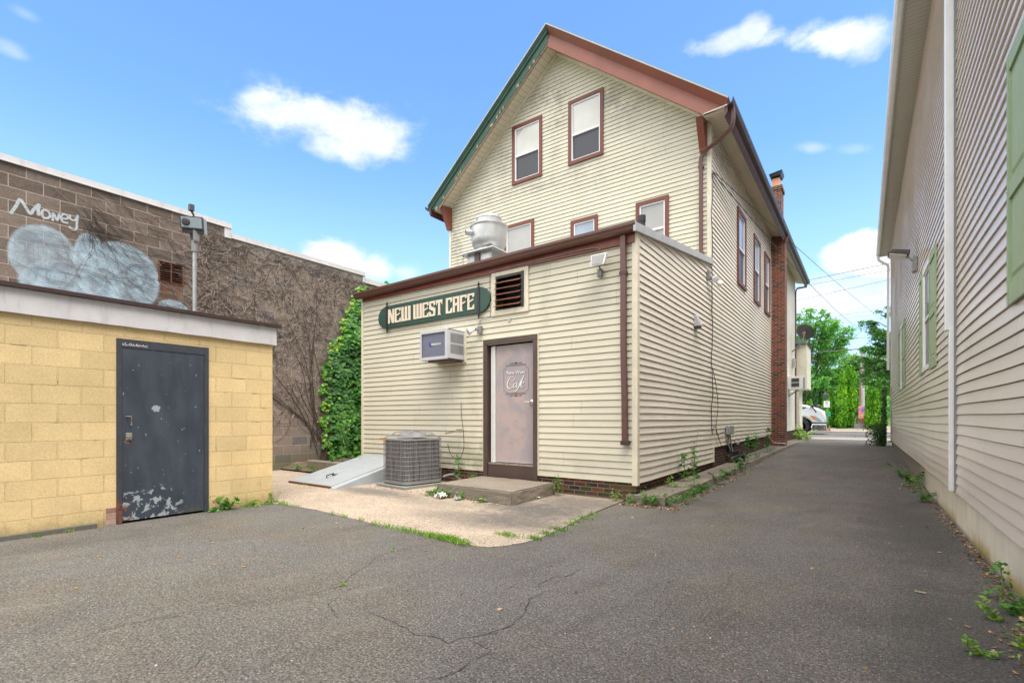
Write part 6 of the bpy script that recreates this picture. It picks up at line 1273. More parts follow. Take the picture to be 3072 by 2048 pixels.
# utility cabinet
ub = thing('utility_cabinet', 'pink painted utility cabinet between the tall evergreens', 'utility box', (-.1, 45.5, .7)); zc = .62
mb = MB(); mb.box((-.62, 45.1, .45), (.50, 46.0, zc+.22)); mb.build('plinth', M['pad'], ub, bevel=.01)
mb = MB(); mb.box((-.50, 45.3, zc+.22), (-.30, 45.9, 2.12)); mb.build('meter_cabinet', M['light_grey'], ub, bevel=.01)
mb = MB(); mb.box((-.34, 45.2, zc+.58), (.30, 45.9, 2.16)); mb.build('cabinet', M['pink'], ub, bevel=.015); MB().box((-.33, 45.22, zc+.22), (.29, 45.88, zc+.58)).build('cabinet_base', M['terracotta'], ub)
M['cyan'] = paint('cyan', (.10, .48, .70), .4, .1); M['yellow'] = paint('yellow', (.72, .72, .08), .4, .1)
MB().box((-.17, 45.185, 1.78), (.06, 45.199, 2.0)).build('painted_panel', M['cyan'], ub); MB().box((-.15, 45.185, 1.32), (.12, 45.199, 1.52)).build('painted_panel', M['yellow'], ub)
mb = MB(); mb.lathe((-.01, 45.185, 1.38), [(.06, 0), (.03, .004)], 10, axis=Vector((0, -1, 0))); mb.build('painted_dot', M['pink'], ub)
mb = MB(); mb.lathe((-.11, 45.18, 1.86), [(.04, 0), (.02, .004)], 10, axis=Vector((0, -1, 0))); mb.lathe((0., 45.18, 1.90), [(.04, 0), (.02, .004)], 10, axis=Vector((0, -1, 0))); mb.build('painted_dot', M['blue'], ub)
mb = MB()
for z in (1.95, 1.7, 1.45, 1.2): mb.box((-.40, 45.27, z), (-.36, 45.31, z+.08)); 
mb.tube([(-.50, 45.3, 1.7), (-.50, 45.25, 1.4), (-.56, 45.1, .9), (-.57, 45.0, .5)], .03); mb.lathe((-.56, 45.4, 1.85), [(.06, 0), (.06, .10)], 12, axis=Vector((-1, 0, 0))); mb.build('conduit', M['mid_grey'], ub)
# utility poles and wires
def pole(x, y, h, label):
    z0 = hz(x, y)-.1; p_ = thing('utility_pole', label, 'utility pole', (x, y, z0)); mb = MB(); mb.lathe((x, y, z0), [(.17, 0), (.13, h)], 16); mb.build('pole', M['wood_pole'], p_, smooth=True)
    if h > 8: mb = MB(); mb.box((x-1.2, y-.08, z0+h-1.0), (x+1.2, y+.08, z0+h-.86)); mb.build('crossarm', M['wood_pole'], p_)
    for q in (-1.1, -.6, .6, 1.1) if h > 8 else (): MB().lathe((x+q, y, z0+h-.86), [(.03, 0), (.06, .06), (.03, .16)], 8).build('insulator', M['dark_grey'], p_)
    mb = MB(); mb.tube([(x-.19, y-.1, z0+.2), (x-.17, y-.1, z0+4.6)], .035, 6); mb.build('conduit', M['terracotta'], p_); return p_
pole(-.10, 48, 6.2, 'grey wooden utility pole rising behind the pink cabinet'); pole(34, 44, 11, 'wooden utility pole down the street to the right'); pole(-30, 43, 11, 'wooden utility pole down the street to the left')
def wire(a, b, sag, r, label, m_='cable'):
    pts = []
    for i in range(25):
        t = i/24; pts.append((a[0]+(b[0]-a[0])*t, a[1]+(b[1]-a[1])*t, a[2]+(b[2]-a[2])*t-sag*4*t*(1-t)))
    mb = MB(); mb.tube(pts, r, 5); o = mb.build('overhead_wire', M[m_], loc=tuple(Vector(a))); tag(o, label, 'wire', 'overhead wires across the gap between the houses')
wire((-2.62, 10.95, 6.46), (1.20, 66.3, 10.36), .95, .011, 'lower black wire from the corner of the cream house to the utility pole')
wire((-2.62, 10.95, 6.50), (2.45, 66.5, 11.2), .25, .009, 'upper thin wire from the corner of the cream house running towards the trees')
for (xa, za, xb, zb, yy, r, lb) in [(-3.05, 10.952, 1.25, 11.276, 40, .018, 'highest street wire, crossing level from the house eave'), (-3.91, 10.548, 1.25, 10.83, 40, .014, 'second street wire from the top, crossing the clouds'), (-3.91, 9.60, 1.25, 10.214, 40, .013, 'third street wire, slanting up to the tan house'),
    (-1.82, 9.496, .75, 9.564, 47, .008, 'topmost of three thin far wires above the trees'), (-1.45, 9.156, 1.0, 9.249, 47, .008, 'middle of three thin far wires above the trees'), (-1.12, 8.825, 1.2, 8.891, 47, .008, 'lowest of three thin far wires above the trees'),
    (-3.66, 5.806, -.144, 5.866, 40, .035, 'thick black cable crossing in front of the big tree'), (-3.05, 7.187, -.04, 7.126, 44, .014, 'thin wire crossing just above the thick black cable')]:
    sl_ = (zb-za)/(xb-xa); xl, xr = xa-14, xb+14; sg_ = .9 if yy < 45 else .4
    mid = (xa+xb)/2; zl = za+(xl-xa)*sl_; zr_ = zb+(xr-xb)*sl_; wire((xl, yy, zl+sg_*.0), (xr, yy, zr_), .0, r, lb)
# distant house behind the trees
fh = thing('far_house', 'pinkish roofed house glimpsed low behind the evergreens', 'building', (-1.4, 66, .8)); mb = MB(); mb.box((-9, 64, .5), (-.8, 70, 2.4)); mb.build('wall', M['cream_trim'], fh); mb = MB(); mb.prism([(63.2, 2.3), (70.8, 2.3), (67, 3.6)], lambda u, z, n: (n, u, z), -9.5, -.6); mb.build('roof', M['terracotta'], fh); mb = MB(); MB().box((-7, 63.9, 1.2), (-6, 63.98, 2.1)).build('window', M['pane_dark'], fh); MB().box((-2, 63.9, 1.2), (-1, 63.98, 2.1)).build('window', M['pane_dark'], fh)

# ================================================================== VEGETATION
def blob_points(blobs, dens, hole=.0, sc_=1., shell=.55):
    out = []
    for (c_, r_, n_) in blobs:
        n_ = int(n_*dens); d = rng.normal(size=(n_, 3)); d /= np.linalg.norm(d, axis=1)[:, None]; rad = (shell+(1-shell)*rng.random(n_)**.7)
        p = np.array(c_)+d*rad[:, None]*np.array(r_); out.append(p)
    p = np.vstack(out)
    keep = np.array([mnoise.noise(Vector(tuple(q*sc_))) > -.25+hole for q in p]); return p[keep]
def tree(name, label, base, trunk_h, trunk_r, blobs, lm, size, group=None, dens=1., hole=0., shape='diamond', sc_=.9, up=None, aspect=.55, limb=True):
    t_ = thing(name, label, 'tree', base, group); b = Vector(base); mb = MB()
    top = b+Vector((0, 0, trunk_h)); mb.tube([b, b+(top-b)*.5+Vector((.08, 0, 0)), top], [trunk_r, trunk_r*.8, trunk_r*.6], 10)
    if limb:
        for (c_, r_, n_) in blobs: 
            c_ = Vector(c_); m_ = top.lerp(c_, .5)+Vector((0, 0, .15)); mb.tube([top-Vector((0, 0, .2)), m_, c_, c_+Vector((r_[0]*.4, 0, r_[2]*.3))], [trunk_r*.5, trunk_r*.3, trunk_r*.16, .01], 6)
    mb.build('trunk', M['bark'], t_); p = blob_points(blobs, dens, hole, sc_); leaves('crown', p, size, M[lm], t_, shape=shape, aspect=aspect, up=up); return t_
rr = random.Random(33)
def bough_tree(name, label, base, trunk_h, trunk_r, boughs, lm, size, n_leaf, lat=.3, vert=.12, droop=.25, group=None, aspect=.55, limb_r=.05, shape='diamond', loose=.35):
    """boughs: list of (start, tip); leaves hang in uneven sprays along each one"""
    t_ = thing(name, label, 'tree', base, group); b = Vector(base); mb = MB(); top = b+Vector((0, 0, trunk_h)); pts = []
    mb.tube([b, b.lerp(top, .5)+Vector((.06, 0, 0)), top], [trunk_r, trunk_r*.85, trunk_r*.65], 10)
    r_ = np.random.default_rng(int(abs(base[0]*10)+abs(base[1])))
    for (st_, tip) in boughs:
        st_ = Vector(st_); tip = Vector(tip); L = (tip-st_).length; mid = st_.lerp(tip, .5)+Vector((0, 0, L*.13)); mb.tube([st_, mid, tip], [limb_r, limb_r*.6, limb_r*.15], 5)
        for k in range(max(3, int(L*4))):          # twigs
            t = r_.uniform(.25, 1.05); c_ = st_*(1-t)**2+mid*2*t*(1-t)+tip*t*t; d = Vector((r_.normal(), r_.normal(), r_.normal()*.35-droop)).normalized(); tl = lat*r_.uniform(.6, 1.7); m_ = int(n_leaf*r_.uniform(.4, 1.5))
            u_ = r_.random(m_)[:, None]; q = np.array(c_)+np.array(d)*tl*u_; q[:, 2] -= (u_[:, 0]**2)*droop*tl; q += r_.normal(size=(m_, 3))*np.array([lat, lat, vert])*loose*(.4+u_); pts.append(q)
    mb.build('trunk', M['bark'], t_); p = np.vstack(pts); leaves('crown', p, size, M[lm], t_, shape=shape, aspect=aspect, nrm=np.tile([0, -.2, .8], (len(p), 1)), spread=.75); return t_
# big locust tree across the street: spreading boughs
B = []; hub = Vector((-4.6, 55.5, 4.6))
for i in range(150):
    z = rr.uniform(1.9, 11.3); xm = -.95 if 6.6 < z < 9.9 else (-1.6 if z >= 9.9 else (-1.9 if z > 5.4 else -1.2)); tip = Vector((rr.uniform(-9, xm), rr.uniform(52.5, 58.5), z))
    if z > 10.6 and tip.x > -2.3: continue
    st_ = hub.lerp(tip, rr.uniform(.35, .6))+Vector((0, 0, -.3)); B.append((st_, tip))
for x, z in ((-1.0, 9.7), (-1.15, 9.3), (-.95, 9.0), (-1.3, 8.5), (-1.5, 8.0), (-2.6, 11.1), (-3.1, 11.3), (-2.0, 10.4), (-4.4, 11.4), (-5.2, 11.3), (-1.9, 7.2), (-2.1, 7.5)): B.append((hub.lerp(Vector((x, 54, z)), .6), Vector((x, 54, z))))
bough_tree('locust_tree', 'large airy light green tree across the street left of the gap', (-4.6, 55.5, .9), 4., .22, B, 'locust', .17, 42, lat=.42, vert=.18, droop=.22)
for lb, bx, by, x0, x1, z0, z1, n_ in (('pale green tree in the distance behind the utility pole', -.6, 72, -4.6, 4.6, 1.5, 9.4, 110), ('round pale tree low behind the left evergreens', -6., 62, -9, -2.6, 1.0, 5.6, 90), ('mid green tree filling the gap behind the tall evergreens', -1.6, 58, -4.5, 1.6, .9, 5.8, 100)):
    B = []; hub = Vector((bx, by, (z0+z1)/2))
    for i in range(n_):
        z = rr.uniform(z0, z1); f = math.sqrt(max(.05, 1-((z-(z0+z1)/2)/((z1-z0)/2+.3))**2)); tip = Vector((bx+(rr.uniform(x0, x1)-bx)*f, by+rr.uniform(-2.5, 2)*f, z)); B.append((hub.lerp(tip, .45), tip))
    bough_tree('broadleaf_tree', lb, (bx, by, .9), 2.5, .2, B, 'paleleaf' if by > 60 else 'locust', .24, 34, lat=.6, vert=.35, droop=.3)
# dark tree overhanging at the right
B = []; hub = Vector((2.6, 36, 4.3))
for i in range(120):
    z = rr.uniform(3.0, 6.6); x = rr.uniform(-.25 if z < 5.6 else .1, 3.6)
    if z < 3.4 and x < .4: continue
    tip = Vector((x, rr.uniform(33.6, 37.5), z)); B.append((hub.lerp(tip, .5), tip))
for x, z in ((.25, 6.85), (-.05, 6.95), (.1, 6.6), (.5, 6.4), (.75, 7.3), (.95, 7.6), (1.2, 7.4), (-.2, 6.9), (-.35, 4.7), (-.45, 4.9), (-.3, 4.2), (-.1, 3.8), (.05, 3.3), (-.05, 3.5), (.3, 5.9), (.15, 5.6)): B.append((Vector((x+.8, 35.4, z-.35)), Vector((x, 35, z))))
bough_tree('broadleaf_tree', 'dark leafy tree overhanging the drive beside the tan house', (2.8, 36.4, .25), 3.6, .16, B, 'darkleaf', .09, 78, lat=.26, vert=.16, droop=.35, limb_r=.03)
# tree top seen over the annex roof
B = []; hub = Vector((-42.8, 36, 13.))
for x, z in ((-42.9, 16.5), (-42.6, 16.2), (-42.2, 16.1), (-43.0, 15.6), (-42.4, 15.3), (-41.8, 15.2), (-44.0, 14.8), (-45, 14.2), (-41.2, 14.8), (-40.4, 14.5), (-39.4, 14.3), (-38.4, 14.0), (-43.4, 14.2), (-46, 13)): B.append((hub.lerp(Vector((x, 35.5, z)), .4), Vector((x, 35.5, z))))
bough_tree('broadleaf_tree', 'tree top peeping over the annex roof beside the grey block wall', (-42.8, 36.5, 0.), 11., .3, B, 'locust', .20, 36, lat=.4, vert=.25)
def arborvitae(x, y, H, Rr, label, lm='arbor', n=3200, sz=.15, grp='evergreens along the far pavement'):
    z0 = hz(x, y)-.05; t_ = thing('arborvitae', label, 'evergreen', (x, y, z0), grp); rr_ = np.random.default_rng(int(abs(x*100))+7)
    h = rr_.random(n)**.85; th = rr_.random(n)*2*np.pi; r_ = Rr*np.clip(1-h**1.9, .02, 1)**.75*np.clip(.55+h*3.5, 0, 1)
    bump_ = np.array([mnoise.noise(Vector((math.cos(a)*2.2, math.sin(a)*2.2, b*H*2.1+x))) for a, b in zip(th, h)]); r_ = r_*(1+.26*bump_)*rr_.uniform(.80, 1.02, n)
    p = np.stack([x+r_*np.cos(th), y+r_*np.sin(th), z0+.08+h*H], 1); nr = np.stack([np.cos(th), np.sin(th), np.full(n, .25)], 1)
    leaves('foliage', p, sz, M[lm], t_, nrm=nr, spread=.55, shape='frond', up=(0, 0, 1), jit=.35)
    mb = MB(); mb.lathe((x, y, z0), [(.10, 0), (.08, H*.5), (Rr*.5, .5), (Rr*.68, H*.25), (Rr*.55, H*.55), (Rr*.25, H*.85), (.01, H*.97)][0:2], 8); mb.build('trunk', M['bark'], t_)
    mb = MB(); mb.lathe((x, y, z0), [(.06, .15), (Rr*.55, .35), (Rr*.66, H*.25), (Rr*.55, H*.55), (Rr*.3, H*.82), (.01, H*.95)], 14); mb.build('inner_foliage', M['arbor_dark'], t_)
for (x, y, H, r_, lb, lm_) in [(-1.36, 45.2, 4.45, .52, 'tall bright evergreen, left one of the big clump beside the pink cabinet', 'arbor'), (-1.0, 45.8, 4.7, .55, 'tallest evergreen, in the middle of the big clump beside the pink cabinet', 'arbor'), (-.68, 45.5, 4.75, .42, 'evergreen touching the pink cabinet, right one of the big clump', 'arbor'),
    (.42, 45.0, 3.5, .42, 'bright evergreen just right of the pink cabinet', 'arbor'), (.92, 44.6, 3.6, .5, 'evergreen half hidden by the tan house wall', 'arbor'), (-3.19, 46, 3.15, .42, 'dark pointed evergreen above the lorry hood', 'arbor_dark'), (-3.62, 46.6, 2.7, .45, 'dark evergreen furthest left, above the lorry hood', 'arbor_dark'),
    (-2.88, 46.3, 2.85, .32, 'slim evergreen right of the dark pointed one', 'arbor_dark'), (-2.55, 46, 2.6, .35, 'low evergreen left of the sign pole', 'arbor'), (-2.10, 45.6, 2.95, .30, 'slim pointed evergreen right behind the green sign pole', 'arbor'), (-1.78, 46.2, 2.2, .3, 'small evergreen between the sign pole and the big clump', 'arbor'),
    (-3.58, 44.6, 2.15, .16, 'little lime green conifer, left one of a pair behind the lorry', 'goldleaf'), (-3.36, 44.5, 2.3, .19, 'little lime green conifer, right one of a pair behind the lorry', 'goldleaf')]:
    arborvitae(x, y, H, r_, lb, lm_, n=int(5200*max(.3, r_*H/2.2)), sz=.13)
# distant wood to close the view
pw = np.stack([rng.uniform(-90, 90, 42000), rng.uniform(95, 125, 42000), rng.uniform(.5, 14, 42000)], 1); zl = np.array([8.5+3.0*mnoise.noise(Vector((p[0]*.11, 0, 3)))+1.5*mnoise.noise(Vector((p[0]*.4, 0, 9))) for p in pw]); pw = pw[pw[:, 2] < zl+1.5]
tag(leaves('distant_wood', pw, .95, M['paleleaf'], None, loc=(0, 100, 0)), 'distant belt of green trees closing the view', 'wood', kind='stuff')
# ---- weeds: a few prototypes, each plant its own object
def weed_mesh(kind, seed, h=.3):
    r_ = random.Random(seed); pts = []; st = MB(); leafs = []
    if kind == 'broad':
        for s in range(r_.randint(5, 8)):
            a = r_.uniform(0, 6.28); L = h*r_.uniform(.4, 1.); tip = Vector((math.cos(a)*L*.75, math.sin(a)*L*.75, L*.8)); st.tube([(0, 0, 0), tip*.5+Vector((0, 0, L*.15)), tip], [.004, .003, .002], 4)
            for i in range(7): leafs.append(tip*(.25+.75*i/6)+Vector((r_.gauss(0, .03), r_.gauss(0, .03), r_.gauss(0.01, .02))))
        return st, leafs, max(.05, h*.26), 'frond' if seed % 2 else 'diamond'
    if kind == 'tall':
        st.tube([(0, 0, 0), (.01, .01, h*.5), (.0, .02, h)], [.007, .005, .003], 5)
        for i in range(24): z = h*(.12+.88*i/23); a = i*2.4; d = .03+.05*(1-z/h); leafs.append(Vector((math.cos(a)*d, math.sin(a)*d, z)))
        return st, leafs, h*.22, 'frond'
    if kind == 'sprig':
        for s in range(4):
            a = r_.uniform(0, 6.28); hh = h*r_.uniform(.5, 1.); q = Vector((math.cos(a)*.08, math.sin(a)*.08, hh)); st.tube([(0, 0, 0), q*.5, q], [.003, .002, .001], 4)
            for i in range(12): leafs.append(q*(i/11)+Vector((r_.gauss(0, .02), r_.gauss(0, .02), 0)))
        return st, leafs, .035, 'diamond'
    if kind == 'mat':
        for i in range(70): a = r_.uniform(0, 6.28); d = abs(r_.gauss(0, h*.6)); leafs.append(Vector((math.cos(a)*d, math.sin(a)*d, r_.uniform(.005, h*.5))))
        st.tube([(0, 0, 0), (.01, 0, h*.3)], .003, 4); return st, leafs, .045, 'diamond'
def weed(x, y, z, kind, seed, h, label, m_='weed', s=1., grp=None, up=None):
    t_ = thing('weed', label, 'weed', (x, y, z), grp, rz=0); t_['_local'] = 1; st, lf, sz, shp = weed_mesh(kind, seed, h)
    if kind == 'tall': sz = min(.095, h*.17)
    st.build('stem', M['stem_green'], t_, recalc=False)
    nr = np.tile([0, 0, 1.], (len(lf), 1)); L = np.array([tuple(v) for v in lf]); upv = None
    # leaves point outward
    out = L.copy(); out[:, 2] = .25*np.linalg.norm(L[:, :2], axis=1)+.02; out += 1e-4; out /= np.linalg.norm(out, axis=1)[:, None]
    leaves('leaves', L, sz*s, M[m_], t_, nrm=nr, spread=.45, shape=shp, aspect=.5); return t_
WG = 'weeds along the edges of the drive'
z_ = rise(9)
WD = [(-2.72, 6.60, .01, 'broad', 2, .22, 'leafy weed at the cafe corner below the corner board', 'weed'), (-2.50, 6.66, .01, 'broad', 4, .26, 'dark leafy weed at the front of the side walk', 'weed'), (-2.38, 6.66, .01, 'broad', 6, .24, 'leafy weed in the middle of the walk front edge', 'weed'), (-2.18, 6.75, .01, 'broad', 8, .20, 'weed at the outer front corner of the side walk', 'weed'),
      (-2.16, 7.15, .01, 'mat', 9, .22, 'creeping weed just past the walk corner', 'weed'), (-2.15, 7.5, .01, 'mat', 10, .25, 'creeping weed along the walk edge before the tall stalk', 'weed'), (-2.16, 7.85, .01, 'broad', 12, .2, 'low leafy weed at the foot of the tall stalk', 'weed'), (-2.17, 8.35, .01, 'broad', 3, .2, 'leafy weed beside the broken walk edge', 'weed'), (-2.18, 8.7, .02, 'mat', 14, .2, 'creeping weed beyond the broken walk edge', 'weed'),
      (-2.24, 8.15, .12, 'tall', 1, .62, 'tall jagged stalk growing out of the walk edge', 'weed'), (-2.57, 8.72, .12, 'tall', 5, .50, 'narrow leaved tall weed in the walk joint', 'weed'), (-2.63, 9.55, .12, 'sprig', 5, 1.0, 'thin vine climbing the cream siding above the walk', 'weed'), (-2.60, 7.95, .12, 'sprig', 21, .22, 'wispy pale weed in the first walk joint by the wall', 'weed_pale'), (-2.48, 7.9, .12, 'mat', 22, .14, 'pale grassy tuft in the first walk joint', 'weed_pale'),
      (-2.20, 9.55, .06, 'broad', 15, .22, 'bushy weed halfway along the walk edge', 'weed'), (-2.21, 10.4, .07, 'broad', 16, .24, 'round bushy weed past the halfway joint', 'weed'), (-2.22, 11.1, .08, 'mat', 17, .3, 'spreading weed opposite the cable box', 'weed'), (-2.23, 11.8, .1, 'broad', 18, .36, 'weed opposite the pipe tangle', 'weed'), (-2.26, 12.8, .2, 'tall', 7, .62, 'tall weed opposite the first basement opening', 'weed'), (-2.24, 13.7, .2, 'tall', 9, .66, 'tallest weed of the row beyond the pipe tangle', 'weed'), (-2.26, 14.1, .18, 'mat', 24, .3, 'weed mat at the foot of the tall row', 'weed'),
      (-2.30, 16.0, .24, 'tall', 11, .72, 'tall weed standing alone before the brick chimney', 'weed'), (-2.25, 16.3, .18, 'mat', 25, .3, 'low weeds before the brick chimney', 'weed'), (-2.3, 25.6, .26, 'broad', 27, .5, 'weed by the far downspout', 'weed_pale'), (-2.4, 24.6, .26, 'mat', 28, .4, 'pale weeds at the far end of the house wall', 'weed_pale'), (-2.12, 26.6, .24, 'broad', 30, .9, 'leafy shoot at the street end of the walk', 'weed_pale'), (-2.08, 25.9, .22, 'broad', 32, .6, 'light green shoot before the brick pillar', 'weed_pale'),
      (-6.90, 3.06, .0, 'broad', 33, .26, 'leafy weed against the yellow wall right of the steel door', 'weed'), (-6.93, 2.92, .0, 'mat', 34, .10, 'tiny weed at the steel door frame', 'weed'), (-6.93, 3.72, .0, 'sprig', 35, .28, 'grassy weed at the yellow garage corner', 'grass'), (-6.93, 3.42, .0, 'mat', 36, .16, 'low weed along the yellow wall foot', 'grass'),
      (-5.40, 5.44, .03, 'broad', 37, .19, 'leafy weed at the left front of the door step', 'weed'), (-5.15, 5.42, .03, 'broad', 38, .17, 'second weed in front of the door step', 'weed'), (-4.88, 5.43, .03, 'sprig', 39, .14, 'small sprig in front of the door step', 'weed'), (-5.55, 5.45, .03, 'mat', 40, .12, 'low mat of weed beside the step corner', 'weed'), (-4.47, 5.42, .03, 'mat', 41, .07, 'tiny weed under the step front edge', 'grass'),
      (-3.88, 6.60, .03, 'tall', 13, .32, 'upright weed at the right end of the door step', 'weed'), (-6.0, 6.62, .05, 'tall', 15, .50, 'upright weed against the brick beside the condenser', 'weed'), (-5.68, 6.66, .14, 'broad', 42, .13, 'small weed behind the step against the brick', 'weed'), (-2.95, 6.66, .03, 'sprig', 43, .18, 'wispy weed at the brick footing near the corner', 'weed_pale'),
      (.70, 11.1, .06, 'broad', 44, .42, 'big leafy weed against the tan house base', 'weed'), (.72, 10.9, .06, 'mat', 46, .3, 'yellowed leaves under the big weed by the tan house', 'ivy_pale'), (.76, 9.2, .02, 'broad', 48, .30, 'narrow leaved weed by the base before the downspout', 'weed'), (.74, 4.55, .0, 'tall', 17, .26, 'upright weed at the base near the right edge', 'weed'), (.66, 4.1, .0, 'sprig', 50, .15, 'grassy weed near the right edge', 'grass'), (.70, 3.65, .0, 'sprig', 51, .14, 'grassy weed in the leaf litter at the right edge', 'grass'), (.50, 3.45, .0, 'sprig', 52, .10, 'stray grass blades on the asphalt edge', 'grass'), (.80, 4.3, .0, 'broad', 53, .13, 'leafy weed in the corner of the leaf litter', 'weed'),
      (-9.6, 6.45, .2, 'broad', 54, .4, 'leafy shoot beside the kerb stone under the ivy', 'weed'), (-10.45, 6.15, .08, 'mat', 55, .2, 'small weed by the kerb stone end', 'weed'), (-9.7, 6.1, .05, 'broad', 56, .26, 'weed in front of the kerb stone', 'weed'), (-9.3, 6.9, .2, 'broad', 58, .5, 'leafy plant behind the cellar doors', 'weed')]
for (x, y, z, k_, s_, h_, lb, m_) in WD: weed(x, y, z, k_, s_, h_, lb, m_, grp=WG)
# sumac shoot in the ivy
sm = thing('sumac_shoot', 'bright feathery shoot growing in front of the ivy', 'plant', (-9.85, 6.9, .2)); mb = MB(); pl_ = []; mb.tube([(-9.85, 6.9, .15), (-9.85, 6.88, .8), (-9.8, 6.85, 1.35)], [.014, .01, .006], 6)
for i in range(11):
    a = i*2.1; z0_ = .55+i*.085; d = Vector((math.cos(a)*.7+.2, math.sin(a)*.5-.4, .35)).normalized(); base = Vector((-9.83, 6.87, z0_))
    for j in range(11):
        p = base+d*(.05+.045*j)+Vector((0, 0, -.0035*j*j)); side = d.cross(Vector((0, 0, 1))).normalized()
        for s in (-1, 1): pl_.append(tuple(p+side*s*.045))
    mb.tube([base, base+d*.27+Vector((0, 0, -.05)), base+d*.52+Vector((0, 0, -.35*.9))], [.004, .003, .002], 4)
mb.build('stem', M['stem_green'], sm); leaves('foliage', pl_, .09, M['weed'], sm, nrm=np.tile([.3, -.7, .8], (len(pl_), 1)), spread=.25, aspect=.3)
# climbing plant at the far corner of the tan house
pts = []
for i in range(2700):
    z = rr.uniform(.2, 1.0) if i < 1150 else rr.uniform(.3, 2.4); x = .68-abs(rr.gauss(0, .16))*(1.6 if z < 1 else .5); pts.append((x, rr.uniform(22.6, 23.9), z))
bs = thing('corner_shrub', 'straggly dark green climber at the far corner of the tan house', 'shrub', (.6, 23.3, .2)); leaves('foliage', pts, .085, M['darksprig'], bs, aspect=.4, shape='diamond'); mb = MB()
for i in range(8): mb.tube(smoothpts([(.62, 23.2, .15), (.55-rr.uniform(0, .25), 23.1, .5), (.5-rr.uniform(-.1, .3), 23., rr.uniform(.7, 1.6))], 4), .006, 4)
mb.build('stem', M['bark'], bs)
# grass tufts along the slab edge and cracks
gp = []; 
for (x, y, n_, s_) in [(-5.453, 3.69, 14, .06), (-5.208, 3.67, 12, .05), (-4.851, 3.65, 10, .05), (-4.531, 3.61, 24, .06), (-4.308, 3.61, 24, .08), (-4.038, 3.61, 40, .09), (-3.85, 3.60, 30, .09), (-3.70, 3.60, 40, .08), (-3.50, 3.59, 110, .09), (-3.38, 3.6, 90, .08), (-3.25, 3.57, 50, .09), (-3.16, 3.53, 40, .06), (-2.96, 4.05, 40, .07), (-2.70, 4.12, 40, .05), (-2.69, 4.36, 40, .06), (-2.69, 4.6, 44, .06), (-2.72, 4.92, 20, .05), (-2.74, 5.12, 16, .04), (-2.75, 5.34, 30, .06), (-2.77, 5.6, 16, .05), (-6.7, 3.70, 40, .07), (-6.4, 3.72, 20, .08), (-6.9, 3.6, 40, .06), (-7.0+.08, 3.3, 30, .06), (-6.93, 1.2, 14, .05), (-6.92, 1.45, 12, .05), (-3.05, 4.07, 20, .08), (-4.9, 5.42, 20, .05), (-8.3, 4.98, 20, .1), (-3.51, 2.98, 5, .02), (-3.08, 2.15, 5, .015)]:
    for _ in range(n_*2): gp.append((x+rr.gauss(0, s_), y+rr.gauss(0, s_*.4), .015+rr.uniform(0, .012)))
tag(leaves('grass', gp, .038, M['grass'], None, loc=(-3.5, 3.6, 0), nrm=np.tile([0, -1., .2], (len(gp), 1)), spread=.9, shape='blade', up=(0, 0, 1), jit=.55), 'short grass growing in the joint round the concrete slab', 'grass', kind='stuff')
# dry leaves and crumbs along the edges
lp = []
for _ in range(520): y = 6.6+abs(rr.gauss(0, 3.2)); lp.append((-2.13+abs(rr.gauss(0, .045)), y, rise(y)+.012))
for _ in range(240): lp.append((rr.uniform(-2.8, -2.0), 6.56+rr.gauss(0, .06), .012))
for _ in range(700): y = 3.2+abs(rr.gauss(0, 4.0)); lp.append((.84-abs(rr.gauss(0, .05 if y > 4 else .13)), y, rise(y)+.012))
for _ in range(500): lp.append((.82-abs(rr.gauss(0, .08)), rr.uniform(2.8, 3.9), .012))
for _ in range(90): lp.append((.75-abs(rr.gauss(0, .12)), 10.6+rr.gauss(0, .5), .07))
for _ in range(90): lp.append((rr.uniform(-7.35, -6.9), rr.uniform(5.5, 6.5), .03))
for _ in range(60): lp.append((rr.uniform(-7.0, -5.6), 5.5+rr.gauss(0, .12), .03))
for _ in range(140): lp.append((rr.uniform(-11, -9.2), rr.uniform(6.0, 7.0), .10+rr.uniform(0, .1)))
for _ in range(60): lp.append((rr.uniform(-6.5, 0.6), rr.uniform(1.0, 8), .010))
for _ in range(70): lp.append((rr.uniform(-5.6, -3.9), 5.44+rr.gauss(0, .06), .035))
tag(leaves('leaf_litter', lp, .026, M['litter'], None, loc=(-2.2, 8, 0), nrm=np.tile([0, 0, 1.], (len(lp), 1)), spread=.3, aspect=.8), 'dry brown leaves and crumbs along the edges of the drive', 'leaf litter', kind='stuff')
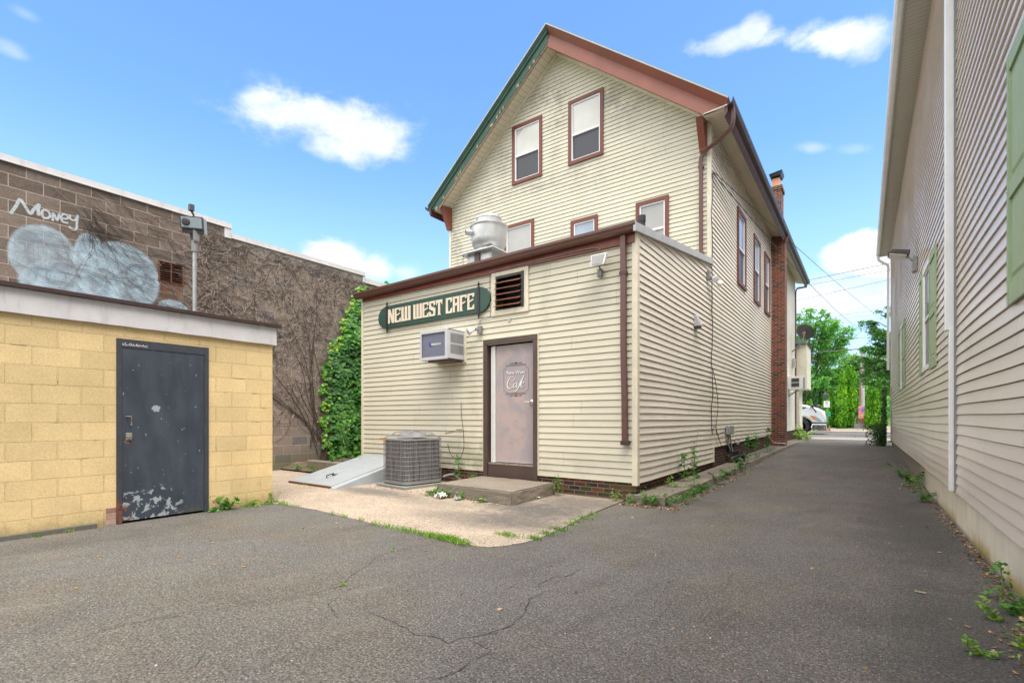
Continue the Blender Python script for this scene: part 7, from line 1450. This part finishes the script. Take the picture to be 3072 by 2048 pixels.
# white crumbs on the asphalt
cp = [(rr.uniform(-6.5, .7), rr.uniform(.8, 14)**1., .006) for _ in range(240)]; cp = [(x, y, rise(y)+.006) for x, y, _ in cp if not (x < -2.2 and y > 3.5)]
tag(leaves('gravel_crumb', cp, .010, M['light_grey'], None, loc=(0, 4, 0), nrm=np.tile([0, 0, 1.], (len(cp), 1)), spread=.2, aspect=.9), 'pale crumbs of grit scattered over the asphalt', 'grit', kind='stuff')
# litter
def scrap(x, y, z, s, m_, label, seed, name='paper_scrap', flat=.3):
    r_ = random.Random(seed); mb = MB(); n = 7; vs = []; 
    for i in range(n):
        for j in range(n): vs.append((x+(i/(n-1)-.5)*s+r_.uniform(-1, 1)*s*.09, y+(j/(n-1)-.5)*s*.7+r_.uniform(-1, 1)*s*.09, z+.004+abs(r_.gauss(0, s*flat))))
    mb.add(vs, [(i*n+j, i*n+j+1, (i+1)*n+j+1, (i+1)*n+j) for i in range(n-1) for j in range(n-1)]); tag(mb.build(name, M[m_], loc=(x, y, z)), label, 'litter')
scrap(-5.18, 5.34, .03, .17, 'paper', 'crumpled white paper napkin in front of the door step', 1); scrap(-4.86, 5.36, .03, .10, 'light_grey', 'small crushed wrapper beside the white napkin', 2, flat=.2); scrap(-4.0, 6.15, .03, .11, 'paper', 'scrap of white paper right of the door step', 3, flat=.12); scrap(.32, 4.45, .0, .06, 'raw_wood', 'small pale wood chip on the drive near the tan house', 4, 'wood_chip', .05)
for i, (x, y, lb) in enumerate([(-4.6, 1.0, 'cigarette end lowest on the left of the asphalt'), (-5.5, 1.35, 'cigarette end on the asphalt nearest the yellow wall'), (-4.15, 1.95, 'cigarette end in the middle of the left asphalt'), (-5.0, 3.1, 'cigarette end near the slab edge'), (-4.9, 1.75, 'cigarette end between the yellow wall and the long crack')]):
    mb = MB(); mb.tube([(x, y, .006), (x+.035, y+.012, .006)], .0045, 6); tag(mb.build('cigarette_end', M['orange_wood'], loc=(x, y, 0)), lb, 'litter', 'cigarette ends on the asphalt')
for o in list(C.objects):
    if '_local' in o: del o['_local']
